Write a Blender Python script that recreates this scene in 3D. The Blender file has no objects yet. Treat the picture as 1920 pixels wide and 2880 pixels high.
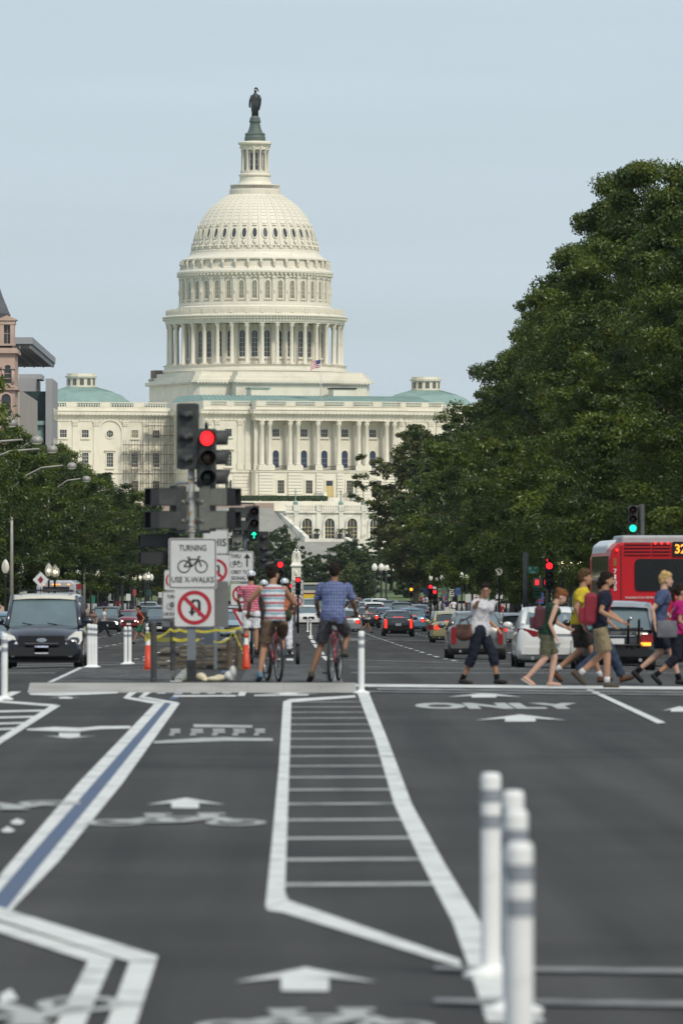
import bpy, math, random
import numpy as np
from mathutils import Vector, Matrix
random.seed(7)
RNG = np.random.default_rng(11)
SC = bpy.context.scene
COL = SC.collection
PI = math.pi

# ------------------------------------------------------------------ camera
F, U0, V0, CAM_H = 19800.0, 820.0, 1600.0, 1.9     # long lens; the avenue runs along +Y
cam = bpy.data.cameras.new("camera"); camo = bpy.data.objects.new("camera", cam); COL.objects.link(camo)
camo.location = (0, 0, CAM_H); camo.rotation_euler = (PI/2, 0, 0)
cam.sensor_fit = 'HORIZONTAL'; cam.sensor_width = 36; cam.lens = 36*F/1920
cam.shift_x = (960-U0)/1920; cam.shift_y = (V0-1440)/1920
cam.clip_start = 1; cam.clip_end = 30000
cam.dof.use_dof = True; cam.dof.focus_distance = 1200; cam.dof.aperture_fstop = 10
SC.camera = camo
# ------------------------------------------------------------------ sky, sun, exposure
SUN_EL, SUN_AZ = math.radians(48), math.radians(150)     # azimuth clockwise from +Y
w = bpy.data.worlds.new("World"); SC.world = w; w.use_nodes = True
nt = w.node_tree; nt.nodes.clear()
out = nt.nodes.new('ShaderNodeOutputWorld'); bg = nt.nodes.new('ShaderNodeBackground')
sky = nt.nodes.new('ShaderNodeTexSky'); sky.sky_type = 'NISHITA'; sky.sun_disc = False
sky.sun_elevation = SUN_EL; sky.sun_rotation = SUN_AZ
sky.altitude = 0; sky.air_density = 1.0; sky.dust_density = 1.6; sky.ozone_density = 3.0
tc = nt.nodes.new('ShaderNodeTexCoord'); mp = nt.nodes.new('ShaderNodeMapping'); mp.inputs['Scale'].default_value = (4, 4, 46)
nz = nt.nodes.new('ShaderNodeTexNoise'); nz.inputs['Scale'].default_value = 2.2; nz.inputs['Detail'].default_value = 5
mr = nt.nodes.new('ShaderNodeMapRange'); mr.inputs['From Min'].default_value = .35; mr.inputs['From Max'].default_value = .75
mr.inputs['To Min'].default_value = .72; mr.inputs['To Max'].default_value = .88
mx = nt.nodes.new('ShaderNodeMix'); mx.data_type = 'RGBA'; mx.inputs['B'].default_value = (6.1, 7.15, 8.0, 1)   # thin high cloud veil
nt.links.new(tc.outputs['Generated'], mp.inputs['Vector']); nt.links.new(mp.outputs[0], nz.inputs['Vector'])
nt.links.new(nz.outputs['Fac'], mr.inputs['Value']); nt.links.new(mr.outputs[0], mx.inputs['Factor'])
nt.links.new(sky.outputs[0], mx.inputs['A']); nt.links.new(mx.outputs['Result'], bg.inputs['Color'])
bg.inputs['Strength'].default_value = 0.096
nt.links.new(bg.outputs[0], out.inputs[0])
sl = bpy.data.lights.new("sun", 'SUN'); sl.energy = 2.5; sl.angle = math.radians(10); sl.color = (1, .93, .80)
so = bpy.data.objects.new("sun", sl); COL.objects.link(so)
sdir = Vector((math.sin(SUN_AZ)*math.cos(SUN_EL), math.cos(SUN_AZ)*math.cos(SUN_EL), math.sin(SUN_EL)))
so.rotation_euler = sdir.to_track_quat('Z', 'Y').to_euler(); so.location = (40, -40, 80)
SC.view_settings.view_transform = 'Standard'; SC.view_settings.look = 'None'
SC.view_settings.exposure = 0.1; SC.view_settings.gamma = 1
SC.cycles.use_denoising = True
SC.cycles.max_bounces = 4; SC.cycles.diffuse_bounces = 2; SC.cycles.glossy_bounces = 2
SC.cycles.transparent_max_bounces = 4; SC.cycles.transmission_bounces = 2
SC.cycles.use_adaptive_sampling = True

# ------------------------------------------------------------------ helpers
def WX(u, d): return (u-U0)*d/F
def WZ(v, d): return CAM_H + (V0-v)*d/F
_GD = [-100, 127, 154, 168, 215, 300, 404, 440, 700, 1000, 1080, 1200, 1300, 1430, 1700]
_GZ = [0, 0, -.2, -.35, -.75, -1.27, -1.85, -2.03, -2.75, -3.25, -3.3, -2.4, -1.2, 1.0, 4]
def G(d, x=0.0):
    z = float(np.interp(d, _GD, _GZ))
    k = min(max((d-127)/35, 0), 1)
    return z - k*.024*max(0.0, min(abs(x), 12)-.8)
def gp(u, v, lift=0.0, base=None):
    """point of the ground seen at photo pixel u,v"""
    d = 60.0
    for _ in range(60):
        x = WX(u, d); z = G(d, x) if base is None else base
        dn = F*(CAM_H-z)/(v-V0)
        d = d + .6*(dn-d)
    x = WX(u, d)
    return Vector((x, d, (G(d, x) if base is None else base)+lift))
def tag(o, label=None, cat=None, group=None, kind=None):
    if label: o['label'] = label
    if cat: o['category'] = cat
    if group: o['group'] = group
    if kind: o['kind'] = kind
    return o
def empty(name, loc=(0, 0, 0), rz=0.0, label=None, cat=None, group=None, parent=None):
    o = bpy.data.objects.new(name, None); COL.objects.link(o)
    o.location = loc; o.rotation_euler = (0, 0, rz); o.empty_display_size = .2
    if parent: o.parent = parent
    return tag(o, label, cat, group)
def mkobj(name, me, parent=None, loc=(0, 0, 0), rz=0.0):
    o = bpy.data.objects.new(name, me); COL.objects.link(o)
    o.location = loc; o.rotation_euler = (0, 0, rz)
    if parent: o.parent = parent
    return o
def copy_tree(o, parent=None):
    c = o.copy(); COL.objects.link(c); c.parent = parent
    for ch in list(o.children): copy_tree(ch, c)
    return c
class MB:
    def __init__(s): s.v = []; s.f = []; s.m = []; s.sm = []
    def add(s, vs, fs, m=0, sm=False):
        b = len(s.v); s.v += [tuple(p) for p in vs]
        s.f += [tuple(i+b for i in f) for f in fs]; s.m += [m]*len(fs); s.sm += [sm]*len(fs); return s
    def box(s, c, sz, rz=0, m=0, taper=1.0, R=None):
        hx, hy, hz = sz[0]/2, sz[1]/2, sz[2]/2; vs = []
        for z, t in ((-hz, 1), (hz, taper)):
            for x, y in ((-hx, -hy), (hx, -hy), (hx, hy), (-hx, hy)): vs.append(Vector((x*t, y*t, z)))
        M = R if R is not None else Matrix.Rotation(rz, 3, 'Z')
        vs = [M @ p + Vector(c) for p in vs]
        return s.add(vs, [(3, 2, 1, 0), (4, 5, 6, 7), (0, 1, 5, 4), (1, 2, 6, 5), (2, 3, 7, 6), (3, 0, 4, 7)], m)
    def b2(s, x0, x1, y0, y1, z0, z1, m=0): return s.box(((x0+x1)/2, (y0+y1)/2, (z0+z1)/2), (abs(x1-x0), abs(y1-y0), abs(z1-z0)), m=m)
    def rbox(s, c, sz, r=.05, n=3, m=0, R=None, sm=True):
        """box rounded in x/z outline (extruded along y)"""
        pts = rrect(sz[0], sz[2], r, n); hy = sz[1]/2
        return s.prism([(p[0], p[1]) for p in pts], -hy, hy, c, m, R, sm)
    def prism(s, poly, y0, y1, c=(0, 0, 0), m=0, R=None, sm=False, ch=0.0):
        """outline in x,z pushed along y"""
        M = R if R is not None else Matrix.Identity(3); n = len(poly); C = Vector(c)
        a = [M @ Vector((p[0], y0, p[1])) + C for p in poly]; b = [M @ Vector((p[0], y1, p[1])) + C for p in poly]
        s.add(a+b, [tuple(range(n)), tuple(range(2*n-1, n-1, -1))], m, False)
        b0 = len(s.v)-2*n
        fs = [(b0+i, b0+n+i, b0+n+(i+1) % n, b0+(i+1) % n) for i in range(n)]
        s.f += fs; s.m += [m]*n; s.sm += [sm]*n
        return s
    def cyl(s, p0, p1, r0, r1=None, n=10, m=0, caps=True, sm=True): return s.tube([p0, p1], [r0, r0 if r1 is None else r1], n, m, caps, sm)
    def tube(s, pts, rad, n=8, m=0, caps=True, sm=True, flat=1.0, up=None):
        pts = [Vector(p) for p in pts]; k = len(pts); vs = []
        if not hasattr(rad, '__len__'): rad = [rad]*k
        prev = None
        for i, p in enumerate(pts):
            t = (pts[min(i+1, k-1)]-pts[max(i-1, 0)])
            t = t.normalized() if t.length > 1e-9 else Vector((0, 0, 1))
            ref = up if up is not None else (prev if prev is not None else (Vector((1, 0, 0)) if abs(t.x) < .9 else Vector((0, 1, 0))))
            a = (Vector(ref)-t*t.dot(Vector(ref)))
            a = a.normalized() if a.length > 1e-6 else t.orthogonal().normalized()
            prev = a; b = t.cross(a)
            for j in range(n):
                q = 2*PI*j/n; vs.append(p + a*math.cos(q)*rad[i] + b*math.sin(q)*rad[i]*flat)
        fs = [(i*n+j, i*n+(j+1) % n, (i+1)*n+(j+1) % n, (i+1)*n+j) for i in range(k-1) for j in range(n)]
        s.add(vs, fs, m, sm)
        if caps:
            b0 = len(s.v)-k*n
            s.f += [tuple(b0+j for j in range(n-1, -1, -1)), tuple(b0+(k-1)*n+j for j in range(n))]; s.m += [m]*2; s.sm += [False]*2
        return s
    def lathe(s, prof, n=24, c=(0, 0, 0), m=0, sm=False, a0=0.0, a1=2*PI, caps=True):
        full = abs(a1-a0-2*PI) < 1e-6; k = n if full else n+1; vs = []
        for r, z in prof:
            for j in range(k):
                q = a0+(a1-a0)*j/n; vs.append((c[0]+r*math.cos(q), c[1]+r*math.sin(q), c[2]+z))
        fs = []
        for i in range(len(prof)-1):
            for j in range(n):
                j2 = (j+1) % k; fs.append((i*k+j, i*k+j2, (i+1)*k+j2, (i+1)*k+j))
        s.add(vs, fs, m, sm)
        if caps and full:
            b0 = len(s.v)-len(prof)*k
            if prof[0][0] > 1e-4: s.f.append(tuple(b0+j for j in range(k-1, -1, -1))); s.m.append(m); s.sm.append(False)
            if prof[-1][0] > 1e-4: s.f.append(tuple(b0+(len(prof)-1)*k+j for j in range(k))); s.m.append(m); s.sm.append(False)
        return s
    def ball(s, c, r, n=10, k=6, m=0, R=None):
        r = r if hasattr(r, '__len__') else (r, r, r); vs = []; M = R if R is not None else Matrix.Identity(3)
        for i in range(k+1):
            t = PI*i/k
            for j in range(n):
                q = 2*PI*j/n; vs.append(M @ Vector((r[0]*math.sin(t)*math.cos(q), r[1]*math.sin(t)*math.sin(q), -r[2]*math.cos(t))) + Vector(c))
        return s.add(vs, [(i*n+j, i*n+(j+1) % n, (i+1)*n+(j+1) % n, (i+1)*n+j) for i in range(k) for j in range(n)], m, True)
    def poly(s, pts, m=0): return s.add(pts, [tuple(range(len(pts)))], m)
    def mesh(s, mats, name='mesh'):
        me = bpy.data.meshes.new(name); me.from_pydata(s.v, [], s.f)
        for mt in (mats if isinstance(mats, (list, tuple)) else [mats]): me.materials.append(mt)
        me.polygons.foreach_set('material_index', s.m); me.polygons.foreach_set('use_smooth', s.sm); me.update()
        return me
    def build(s, name, mats, parent=None, loc=(0, 0, 0), rz=0.0): return mkobj(name, s.mesh(mats, name), parent, loc, rz)
def rrect(w, h, r, n=3):
    pts = []
    for cx, cz, a in ((w/2-r, h/2-r, 0), (-w/2+r, h/2-r, PI/2), (-w/2+r, -h/2+r, PI), (w/2-r, -h/2+r, 1.5*PI)):
        for i in range(n+1):
            q = a+PI/2*i/n; pts.append((cx+r*math.cos(q), cz+r*math.sin(q)))
    return pts
def circ(r, n=20, cx=0, cz=0): return [(cx+r*math.cos(2*PI*i/n), cz+r*math.sin(2*PI*i/n)) for i in range(n)]
def RZ(a): return Matrix.Rotation(a, 3, 'Z')
def bevel(o, wdt=.02, seg=2):
    md = o.modifiers.new('bevel', 'BEVEL'); md.width = wdt; md.segments = seg; md.limit_method = 'ANGLE'; md.angle_limit = .6; return o
_MC = {}
def M(name, rgb=(.5, .5, .5), rough=.6, metal=0.0, var=.12, scale=6.0, bump=0.0, bscale=None, emit=None, es=1.0, coat=0.0, spec=.5, coords='Object', detail=5, dirt=None, dirt_sc=2.0, dirt_lo=.5, dirt_hi=.75):
    if name in _MC: return _MC[name]
    m = bpy.data.materials.new(name); m.use_nodes = True; n = m.node_tree.nodes; L = m.node_tree.links
    b = n['Principled BSDF']; b.inputs['Roughness'].default_value = rough; b.inputs['Metallic'].default_value = metal
    b.inputs['Specular IOR Level'].default_value = spec
    b.inputs['Coat Weight'].default_value = coat; b.inputs['Coat Roughness'].default_value = .05
    b.inputs['Base Color'].default_value = (*rgb, 1)
    t = n.new('ShaderNodeTexCoord')
    if var > 0:
        z = n.new('ShaderNodeTexNoise'); z.inputs['Scale'].default_value = scale; z.inputs['Detail'].default_value = detail
        L.new(t.outputs[coords], z.inputs['Vector'])
        r = n.new('ShaderNodeMapRange'); r.inputs['To Min'].default_value = 1-var*1.6; r.inputs['To Max'].default_value = 1+var*1.6
        r.inputs['From Min'].default_value = .2; r.inputs['From Max'].default_value = .8
        L.new(z.outputs['Fac'], r.inputs['Value'])
        x = n.new('ShaderNodeMix'); x.data_type = 'RGBA'; x.blend_type = 'MULTIPLY'; x.inputs['Factor'].default_value = 1
        x.inputs['A'].default_value = (*rgb, 1); L.new(r.outputs[0], x.inputs['B']); last = x.outputs['Result']
        if dirt:
            z2 = n.new('ShaderNodeTexNoise'); z2.inputs['Scale'].default_value = dirt_sc; z2.inputs['Detail'].default_value = 8
            L.new(t.outputs[coords], z2.inputs['Vector'])
            r2 = n.new('ShaderNodeMapRange'); r2.inputs['From Min'].default_value = dirt_lo; r2.inputs['From Max'].default_value = dirt_hi
            L.new(z2.outputs['Fac'], r2.inputs['Value'])
            x2 = n.new('ShaderNodeMix'); x2.data_type = 'RGBA'; x2.inputs['B'].default_value = (*dirt, 1)
            L.new(last, x2.inputs['A']); L.new(r2.outputs[0], x2.inputs['Factor']); last = x2.outputs['Result']
        L.new(last, b.inputs['Base Color'])
    if bump > 0:
        z = n.new('ShaderNodeTexNoise'); z.inputs['Scale'].default_value = bscale or scale*4; z.inputs['Detail'].default_value = 4
        L.new(t.outputs[coords], z.inputs['Vector']); p = n.new('ShaderNodeBump'); p.inputs['Strength'].default_value = bump
        L.new(z.outputs['Fac'], p.inputs['Height']); L.new(p.outputs[0], b.inputs['Normal'])
    if emit: b.inputs['Emission Color'].default_value = (*emit, 1); b.inputs['Emission Strength'].default_value = es
    _MC[name] = m; return m
def stripes(name, cols, period, axis='Z', offs=0.0, rough=.85, axis2=None, cols2=None, period2=.05):
    """cloth with bands of the given (colour, share) list along an axis, optional second direction"""
    if name in _MC: return _MC[name]
    m = M(name, cols[0][0], rough, var=0, bump=.15, bscale=60); n = m.node_tree.nodes; L = m.node_tree.links; b = n['Principled BSDF']
    t = n.new('ShaderNodeTexCoord'); s = n.new('ShaderNodeSeparateXYZ'); L.new(t.outputs['Object'], s.inputs[0])
    def band(ax, per, cc):
        a = n.new('ShaderNodeMath'); a.operation = 'MULTIPLY_ADD'; L.new(s.outputs[ax], a.inputs[0]); a.inputs[1].default_value = 1/per; a.inputs[2].default_value = offs+50
        fr = n.new('ShaderNodeMath'); fr.operation = 'FRACT'; L.new(a.outputs[0], fr.inputs[0])
        r = n.new('ShaderNodeValToRGB'); r.color_ramp.interpolation = 'CONSTANT'; L.new(fr.outputs[0], r.inputs[0])
        pos = 0
        for i, (c, sh) in enumerate(cc):
            e = r.color_ramp.elements[i] if i < 2 else r.color_ramp.elements.new(min(pos, .999))
            e.position = min(pos, .999); e.color = (*c, 1); pos += sh
        return r.outputs[0]
    o = band(axis, period, cols)
    if axis2:
        o2 = band(axis2, period2, cols2); x = n.new('ShaderNodeMix'); x.data_type = 'RGBA'; x.inputs['Factor'].default_value = .5
        L.new(o, x.inputs['A']); L.new(o2, x.inputs['B']); o = x.outputs['Result']
    L.new(o, b.inputs['Base Color']); return m
_TXT = {}
TMP = bpy.data.scenes.new('scratch'); WRINKLE = bpy.data.textures.new('wrinkle', 'CLOUDS'); WRINKLE.noise_scale = .075; WRINKLE.noise_depth = 2
def evaluated(o):
    TMP.collection.objects.link(o)
    with bpy.context.temp_override(scene=TMP, view_layer=TMP.view_layers[0]): dg = bpy.context.evaluated_depsgraph_get()
    me = bpy.data.meshes.new_from_object(o.evaluated_get(dg)); bpy.data.objects.remove(o); return me
def remesh(mb, vox=.012, smooth=3, name='m', mats=None, fac=.5, wr=0.0):
    me = mb.mesh(mats, name); o = bpy.data.objects.new('tmp', me)
    r = o.modifiers.new('r', 'REMESH'); r.mode = 'VOXEL'; r.voxel_size = vox; r.use_smooth_shade = True
    if smooth: s_ = o.modifiers.new('s', 'SMOOTH'); s_.iterations = smooth; s_.factor = fac
    if wr: d_ = o.modifiers.new('d', 'DISPLACE'); d_.texture = WRINKLE; d_.strength = wr; d_.mid_level = .5; d_.texture_coords = 'LOCAL'
    out_ = evaluated(o); bpy.data.meshes.remove(me)
    if not out_.materials: out_.materials.append(mats)
    return out_
def text_mesh(txt, size, mat, ext=.001, align='CENTER', bold=0.0):
    """lettering as a mesh lying in x,z (reads from -y)"""
    c = bpy.data.curves.new('lettering', 'FONT'); c.body = txt; c.size = size; c.align_x = align; c.align_y = 'CENTER'; c.extrude = ext; c.offset = bold
    c.resolution_u = 3
    me = evaluated(bpy.data.objects.new('lettering', c)); bpy.data.curves.remove(c)
    me.transform(Matrix.Rotation(PI/2, 4, 'X')); me.materials.clear(); me.materials.append(mat)
    return me
def fit_text(txt, wdt, hgt, mat, ext=.001, bold=0.0):
    me = text_mesh(txt, 1.0, mat, .01, bold=bold); n = len(me.vertices); a = np.empty(n*3); me.vertices.foreach_get('co', a); a = a.reshape(-1, 3)
    lo, hi = a.min(0), a.max(0); a = (a-(lo+hi)/2)/np.maximum(hi-lo, 1e-6)*np.array([wdt, 2*ext, hgt])
    me.vertices.foreach_set('co', a.ravel()); me.update(); return me
# ================================================================== ground, road, pavements, paint
m_asph = M('asphalt', (.043, .0415, .040), .9, spec=.18, var=.2, scale=.35, bump=.25, bscale=25, dirt=(.053, .0515, .050), dirt_sc=.12, dirt_lo=.45, dirt_hi=.6, detail=10)
_n = m_asph.node_tree.nodes; _L = m_asph.node_tree.links; _bs = _n['Principled BSDF']; _src = _bs.inputs['Base Color'].links[0].from_socket
_t = _n.new('ShaderNodeTexCoord'); _mp = _n.new('ShaderNodeMapping'); _mp.inputs['Scale'].default_value = (1.6, .045, 1); _z = _n.new('ShaderNodeTexNoise'); _z.inputs['Scale'].default_value = 1.0; _z.inputs['Detail'].default_value = 8
_L.new(_t.outputs['Object'], _mp.inputs[0]); _L.new(_mp.outputs[0], _z.inputs['Vector']); _r = _n.new('ShaderNodeMapRange'); _r.inputs['From Min'].default_value = .25; _r.inputs['From Max'].default_value = .75; _r.inputs['To Min'].default_value = .66; _r.inputs['To Max'].default_value = 1.34; _L.new(_z.outputs['Fac'], _r.inputs['Value'])
_z2 = _n.new('ShaderNodeTexVoronoi'); _z2.inputs['Scale'].default_value = .55; _L.new(_t.outputs['Object'], _z2.inputs['Vector']); _r2 = _n.new('ShaderNodeMapRange'); _r2.inputs['From Min'].default_value = .03; _r2.inputs['From Max'].default_value = .12; _r2.inputs['To Min'].default_value = .62; _L.new(_z2.outputs['Distance'], _r2.inputs['Value'])
_ml = _n.new('ShaderNodeMath'); _ml.operation = 'MULTIPLY'; _L.new(_r.outputs[0], _ml.inputs[0]); _L.new(_r2.outputs[0], _ml.inputs[1])
_x = _n.new('ShaderNodeMix'); _x.data_type = 'RGBA'; _x.blend_type = 'MULTIPLY'; _x.inputs['Factor'].default_value = 1; _L.new(_src, _x.inputs['A']); _L.new(_ml.outputs[0], _x.inputs['B']); _L.new(_x.outputs['Result'], _bs.inputs['Base Color'])
m_conc = M('concrete', (.33, .32, .30), .85, var=.10, scale=.8, bump=.15, bscale=20, dirt=(.25, .24, .22), dirt_sc=1.2, detail=9)
m_pave = M('paving', (.27, .25, .23), .85, var=.12, scale=.5, bump=.1, bscale=8)
m_white = M('white_road_paint', (.60, .605, .58), .7, var=.05, scale=2.5, dirt=(.24, .24, .235), dirt_sc=2.4, dirt_lo=.5, dirt_hi=.74, detail=10)
m_faint = M('worn_road_paint', (.25, .25, .25), .8, var=.2, scale=3, dirt=(.1, .1, .1), dirt_sc=3, dirt_lo=.45, dirt_hi=.6)
m_blue = M('blue_road_paint', (.062, .095, .17), .75, var=.12, scale=2, dirt=(.075, .085, .11), dirt_sc=2, dirt_lo=.5, dirt_hi=.75)
m_worn = M('worn_symbol_paint', (.40, .405, .39), .75, var=.15, scale=3, dirt=(.12, .12, .12), dirt_sc=3, dirt_lo=.5, dirt_hi=.72, detail=10)
m_patch = M('asphalt_patch', (.052, .053, .056), .9, var=.15, scale=1.5, bump=.3, bscale=25)
m_tar = M('tar_seam', (.029, .029, .028), .6, var=.2, scale=3)
m_soil = M('distant_ground', (.10, .12, .05), .95, var=.2, scale=.02)
def sheet(name, x0, x1, d0, d1, mat, zoff=0.0, nx=12, step=6.0, zf=None, kind='structure', parent=None):
    mb = MB(); ny = max(1, int((d1-d0)/step)); xs = [x0+(x1-x0)*i/nx for i in range(nx+1)]; ys = [d0+(d1-d0)*j/ny for j in range(ny+1)]
    vs = [(x, y, (zf or G)(y, x)+zoff) for y in ys for x in xs]
    mb.add(vs, [(j*(nx+1)+i, j*(nx+1)+i+1, (j+1)*(nx+1)+i+1, (j+1)*(nx+1)+i) for j in range(ny) for i in range(nx)], 0, True)
    o = mb.build(name, mat, parent); tag(o, kind=kind) if kind else None; return o
gr = MB(); gr.poly([(-2400, -400, -5.5), (2400, -400, -5.5), (2400, 4200, -5.5), (-2400, 4200, -5.5)]); tag(gr.build('ground', m_soil), kind='structure')
road = sheet('road', -15, 15, -30, 1082, m_asph, nx=30, step=4)
cross = sheet('cross_street', -70, -15, 128, 172, m_asph, nx=14, step=4, zf=lambda y, x: G(y, 14.5)); cross2 = sheet('cross_street', 15, 70, 128, 172, m_asph, nx=14, step=4, zf=lambda y, x: G(y, 14.5))
sheet('end_street', -160, 160, 1082, 1100, m_asph, nx=6, step=6, zf=lambda y, x: G(1082, 14.5)-.02)
def pavement(xa, xb, d0, d1):
    mb = MB(); ys = np.arange(d0, d1+.1, 8.0); top = [G(y, 14.5)+.15 for y in ys]; k = len(ys); ka = xa+(.3 if xb > xa else -.3)
    for q0, q1, mi in ((xa, ka, 1), (ka, xb, 0)):
        vs = [(q0, y, z) for y, z in zip(ys, top)]+[(q1, y, z) for y, z in zip(ys, top)]
        mb.add(vs, [(i, k+i, k+i+1, i+1) if xb > xa else (i, i+1, k+i+1, k+i) for i in range(k-1)], mi)
    vs = [(xa, y, z) for y, z in zip(ys, top)]+[(xa, y, z-.35) for y, z in zip(ys, top)]
    mb.add(vs, [(i, i+1, k+i+1, k+i) for i in range(k-1)], 1)
    for j in (0, k-1): mb.poly([(xa, ys[j], top[j]-.35), (xb, ys[j], top[j]-.35), (xb, ys[j], top[j]), (xa, ys[j], top[j])], 1)
    return tag(mb.build('pavement', [m_pave, m_conc]), kind='structure')
for s in (1, -1):
    pavement(15*s, 60*s, -30, 126); pavement(15*s, 60*s, 174, 1082)
# raised kerbed median where the pole stands
ISL = .13
mb = MB(); x0, x1 = -4.05, 1.0; segs = 9
isl = tag(MB().b2(x0+.02, x1-.02, 109.16, 126.5, -.2, ISL-.004).build('median_island', m_asph), kind='structure')
for i in range(segs):
    a = x0+(x1-x0)*i/segs; b = x0+(x1-x0)*(i+1)/segs
    MB().add([(a+.001, 107.9, .002), (b-.001, 107.9, .002), (b-.001, 109.0, ISL), (a+.001, 109.0, ISL), (a+.001, 109.3, ISL), (b-.001, 109.3, ISL), (b-.001, 109.3, -.2), (a+.001, 109.3, -.2), (a+.001, 107.9, -.2), (b-.001, 107.9, -.2)], [(0, 1, 2, 3), (3, 2, 5, 4), (4, 5, 6, 7), (8, 9, 1, 0), (0, 3, 4, 7, 8), (1, 9, 6, 5, 2)]).build('kerb_stone', m_conc, isl)
# hillside lawn below the domed building
def hz(y, x):
    z = G(y); return z + .35*math.sin(x*.03)+.25*math.sin(y*.05)
m_lawn = M('lawn', (.075, .115, .028), .95, var=.25, scale=.08, bump=.3, bscale=1.5, dirt=(.10, .115, .04), dirt_sc=.15)
sheet('lawn', -260, 260, 1100, 1700, m_lawn, nx=52, step=10, zf=lambda y, x: (hz(y, x) if y > 1110 else G(y)+.05))
# ---- painted markings (children of the road)
LIFT = .006; NP = 0
def paint(name, px, mat=m_white, lift=LIFT, base=None, parent=road, thick=0):
    global NP; NP += 1; lift = lift+NP*.00012
    mb = MB(); mb.poly([gp(u, v, lift, base) for u, v in px]); o = mb.build(name, mat, parent)
    me = o.data
    if me.polygons[0].normal.z < 0: me.flip_normals()
    return o
def paintw(name, px): return paint(name, px, m_worn)
S = 1920/1568
def D(*pts): return [(x*S, y*S) for x, y in pts]
def strip(name, xa, xb, d0, d1, mat=m_white, lift=LIFT, parent=road, z=None):
    n = max(1, int((d1-d0)/5)) if z is None else 1; mb = MB(); vs = []
    for i in range(n+1):
        d = d0+(d1-d0)*i/n
        for x in (xa, xb): vs.append((x, d, (G(d, x) if z is None else z)+lift))
    mb.add(vs, [(2*i, 2*i+1, 2*i+3, 2*i+2) for i in range(n)]); return mb.build(name, mat, parent)
def hedged(name, L_, R_, mat=m_white):
    """long band given by its left and right edge points in photo pixels"""
    global NP; NP += 1; lf = LIFT+NP*.00012; a = [gp(u, v, lf) for u, v in L_]; b = [gp(u, v, lf) for u, v in R_]; n = len(a)
    mb = MB(); mb.add(a+b, [(i, i+1, n+i+1, n+i) for i in range(n-1)]); o = mb.build(name, mat, road)
    if o.data.polygons[0].normal.z < 0: o.data.flip_normals()
    return o
# buffer with rungs
hedged('edge_line', D((819, 1590), (861, 1700), (905, 1850), (968, 1985), (1040, 2123), (1080, 2235), (1118, 2352)), D((846, 1590), (890, 1700), (946, 1850), (1020, 1985), (1103, 2123), (1175, 2235), (1252, 2352)))
hedged('edge_line', D((650, 1613), (640, 1765), (624, 1940), (610, 2078), (610, 2088)), D((669, 1613), (664, 1765), (658, 1940), (654, 2052), (662, 2070)))
paint('edge_line', D((650, 1613), (664, 1607), (815, 1598), (817, 1603), (669, 1614)))
paint('edge_line', D((611, 2089), (662, 2071), (1056, 2208), (1060, 2226), (650, 2099), (615, 2094)))
for k in range(17):
    d = 42.2+3.62*k
    v0 = V0+F*CAM_H/d
    ul = np.interp(v0/S, [1613, 1765, 1940, 2060], [668, 663, 657, 654])+0; ur = np.interp(v0/S, [1590, 1700, 1850, 1985, 2123], [821, 863, 907, 970, 1042])
    xa, xb = WX(ul*S, d), WX(ur*S, d); t = .19
    mb = MB(); mb.poly([(xa, d-t, LIFT), (xb, d-t+.12, LIFT), (xb, d+t+.12, LIFT), (xa, d+t, LIFT)]); mb.build('ladder_rung', m_worn, road)
# centre: two white bands with blue between
Lw = [(434, 1981), (219, 2206), (16, 2445), (-90, 2585)]; Lb = [(467, 1974), (262, 2206), (72, 2424), (-40, 2556)]; Rb = [(486, 1974), (302, 2206), (112, 2440), (10, 2574)]; Rw = [(505, 1980), (344, 2206), (166, 2424), (32, 2563)]
hedged('centre_line', Lw, Lb); hedged('blue_line', Lb, Rb, m_blue); hedged('centre_line', Rb, Rw)
Z2 = lambda *p: [(x/1.42545, 2380+y/1.42545) for x, y in p]
paint('centre_line', Z2((-60, 232), (40, 262), (632, 446), (630, 462), (520, 470), (-60, 282)))
paint('centre_line', Z2((632, 452), (548, 713), (535, 740), (412, 740), (430, 713), (522, 462)))
paint('centre_line', Z2((-60, 296), (0, 312), (456, 455), (452, 470), (352, 468), (-60, 332)))
paint('centre_line', Z2((456, 456), (344, 713), (334, 740), (212, 740), (230, 713), (356, 462)))
Z1 = lambda *p: [(x/1.96, 1900+y/1.96) for x, y in p]
paint('centre_line', Z1((720, 87), (768, 87), (716, 122), (905, 152), (862, 162), (678, 128)))
paint('centre_line', Z1((806, 87), (846, 87), (798, 120), (988, 152), (940, 156), (762, 125)))
strip('blue_line', -1.78, -1.66, 102, 108.9, m_blue)
# hatched corner on the left
paint('edge_line', Z1((278, 170), (335, 168), (0, 382), (-120, 455), (-120, 425), (0, 345)))
paint('edge_line', Z1((-20, 140), (0, 140), (320, 164), (280, 174), (0, 152), (-20, 150)))
for a, b, y in ((0, 235, 200), (0, 185, 234), (0, 130, 268), (0, 70, 300)):
    paint('ladder_rung', Z1((a-40, y-2), (b+20, y-8), (b+6, y+2), (a-40, y+7)))
paint('edge_line', Z1((-10, 120), (60, 92), (118, 92), (20, 138), (-10, 142)))
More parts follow.
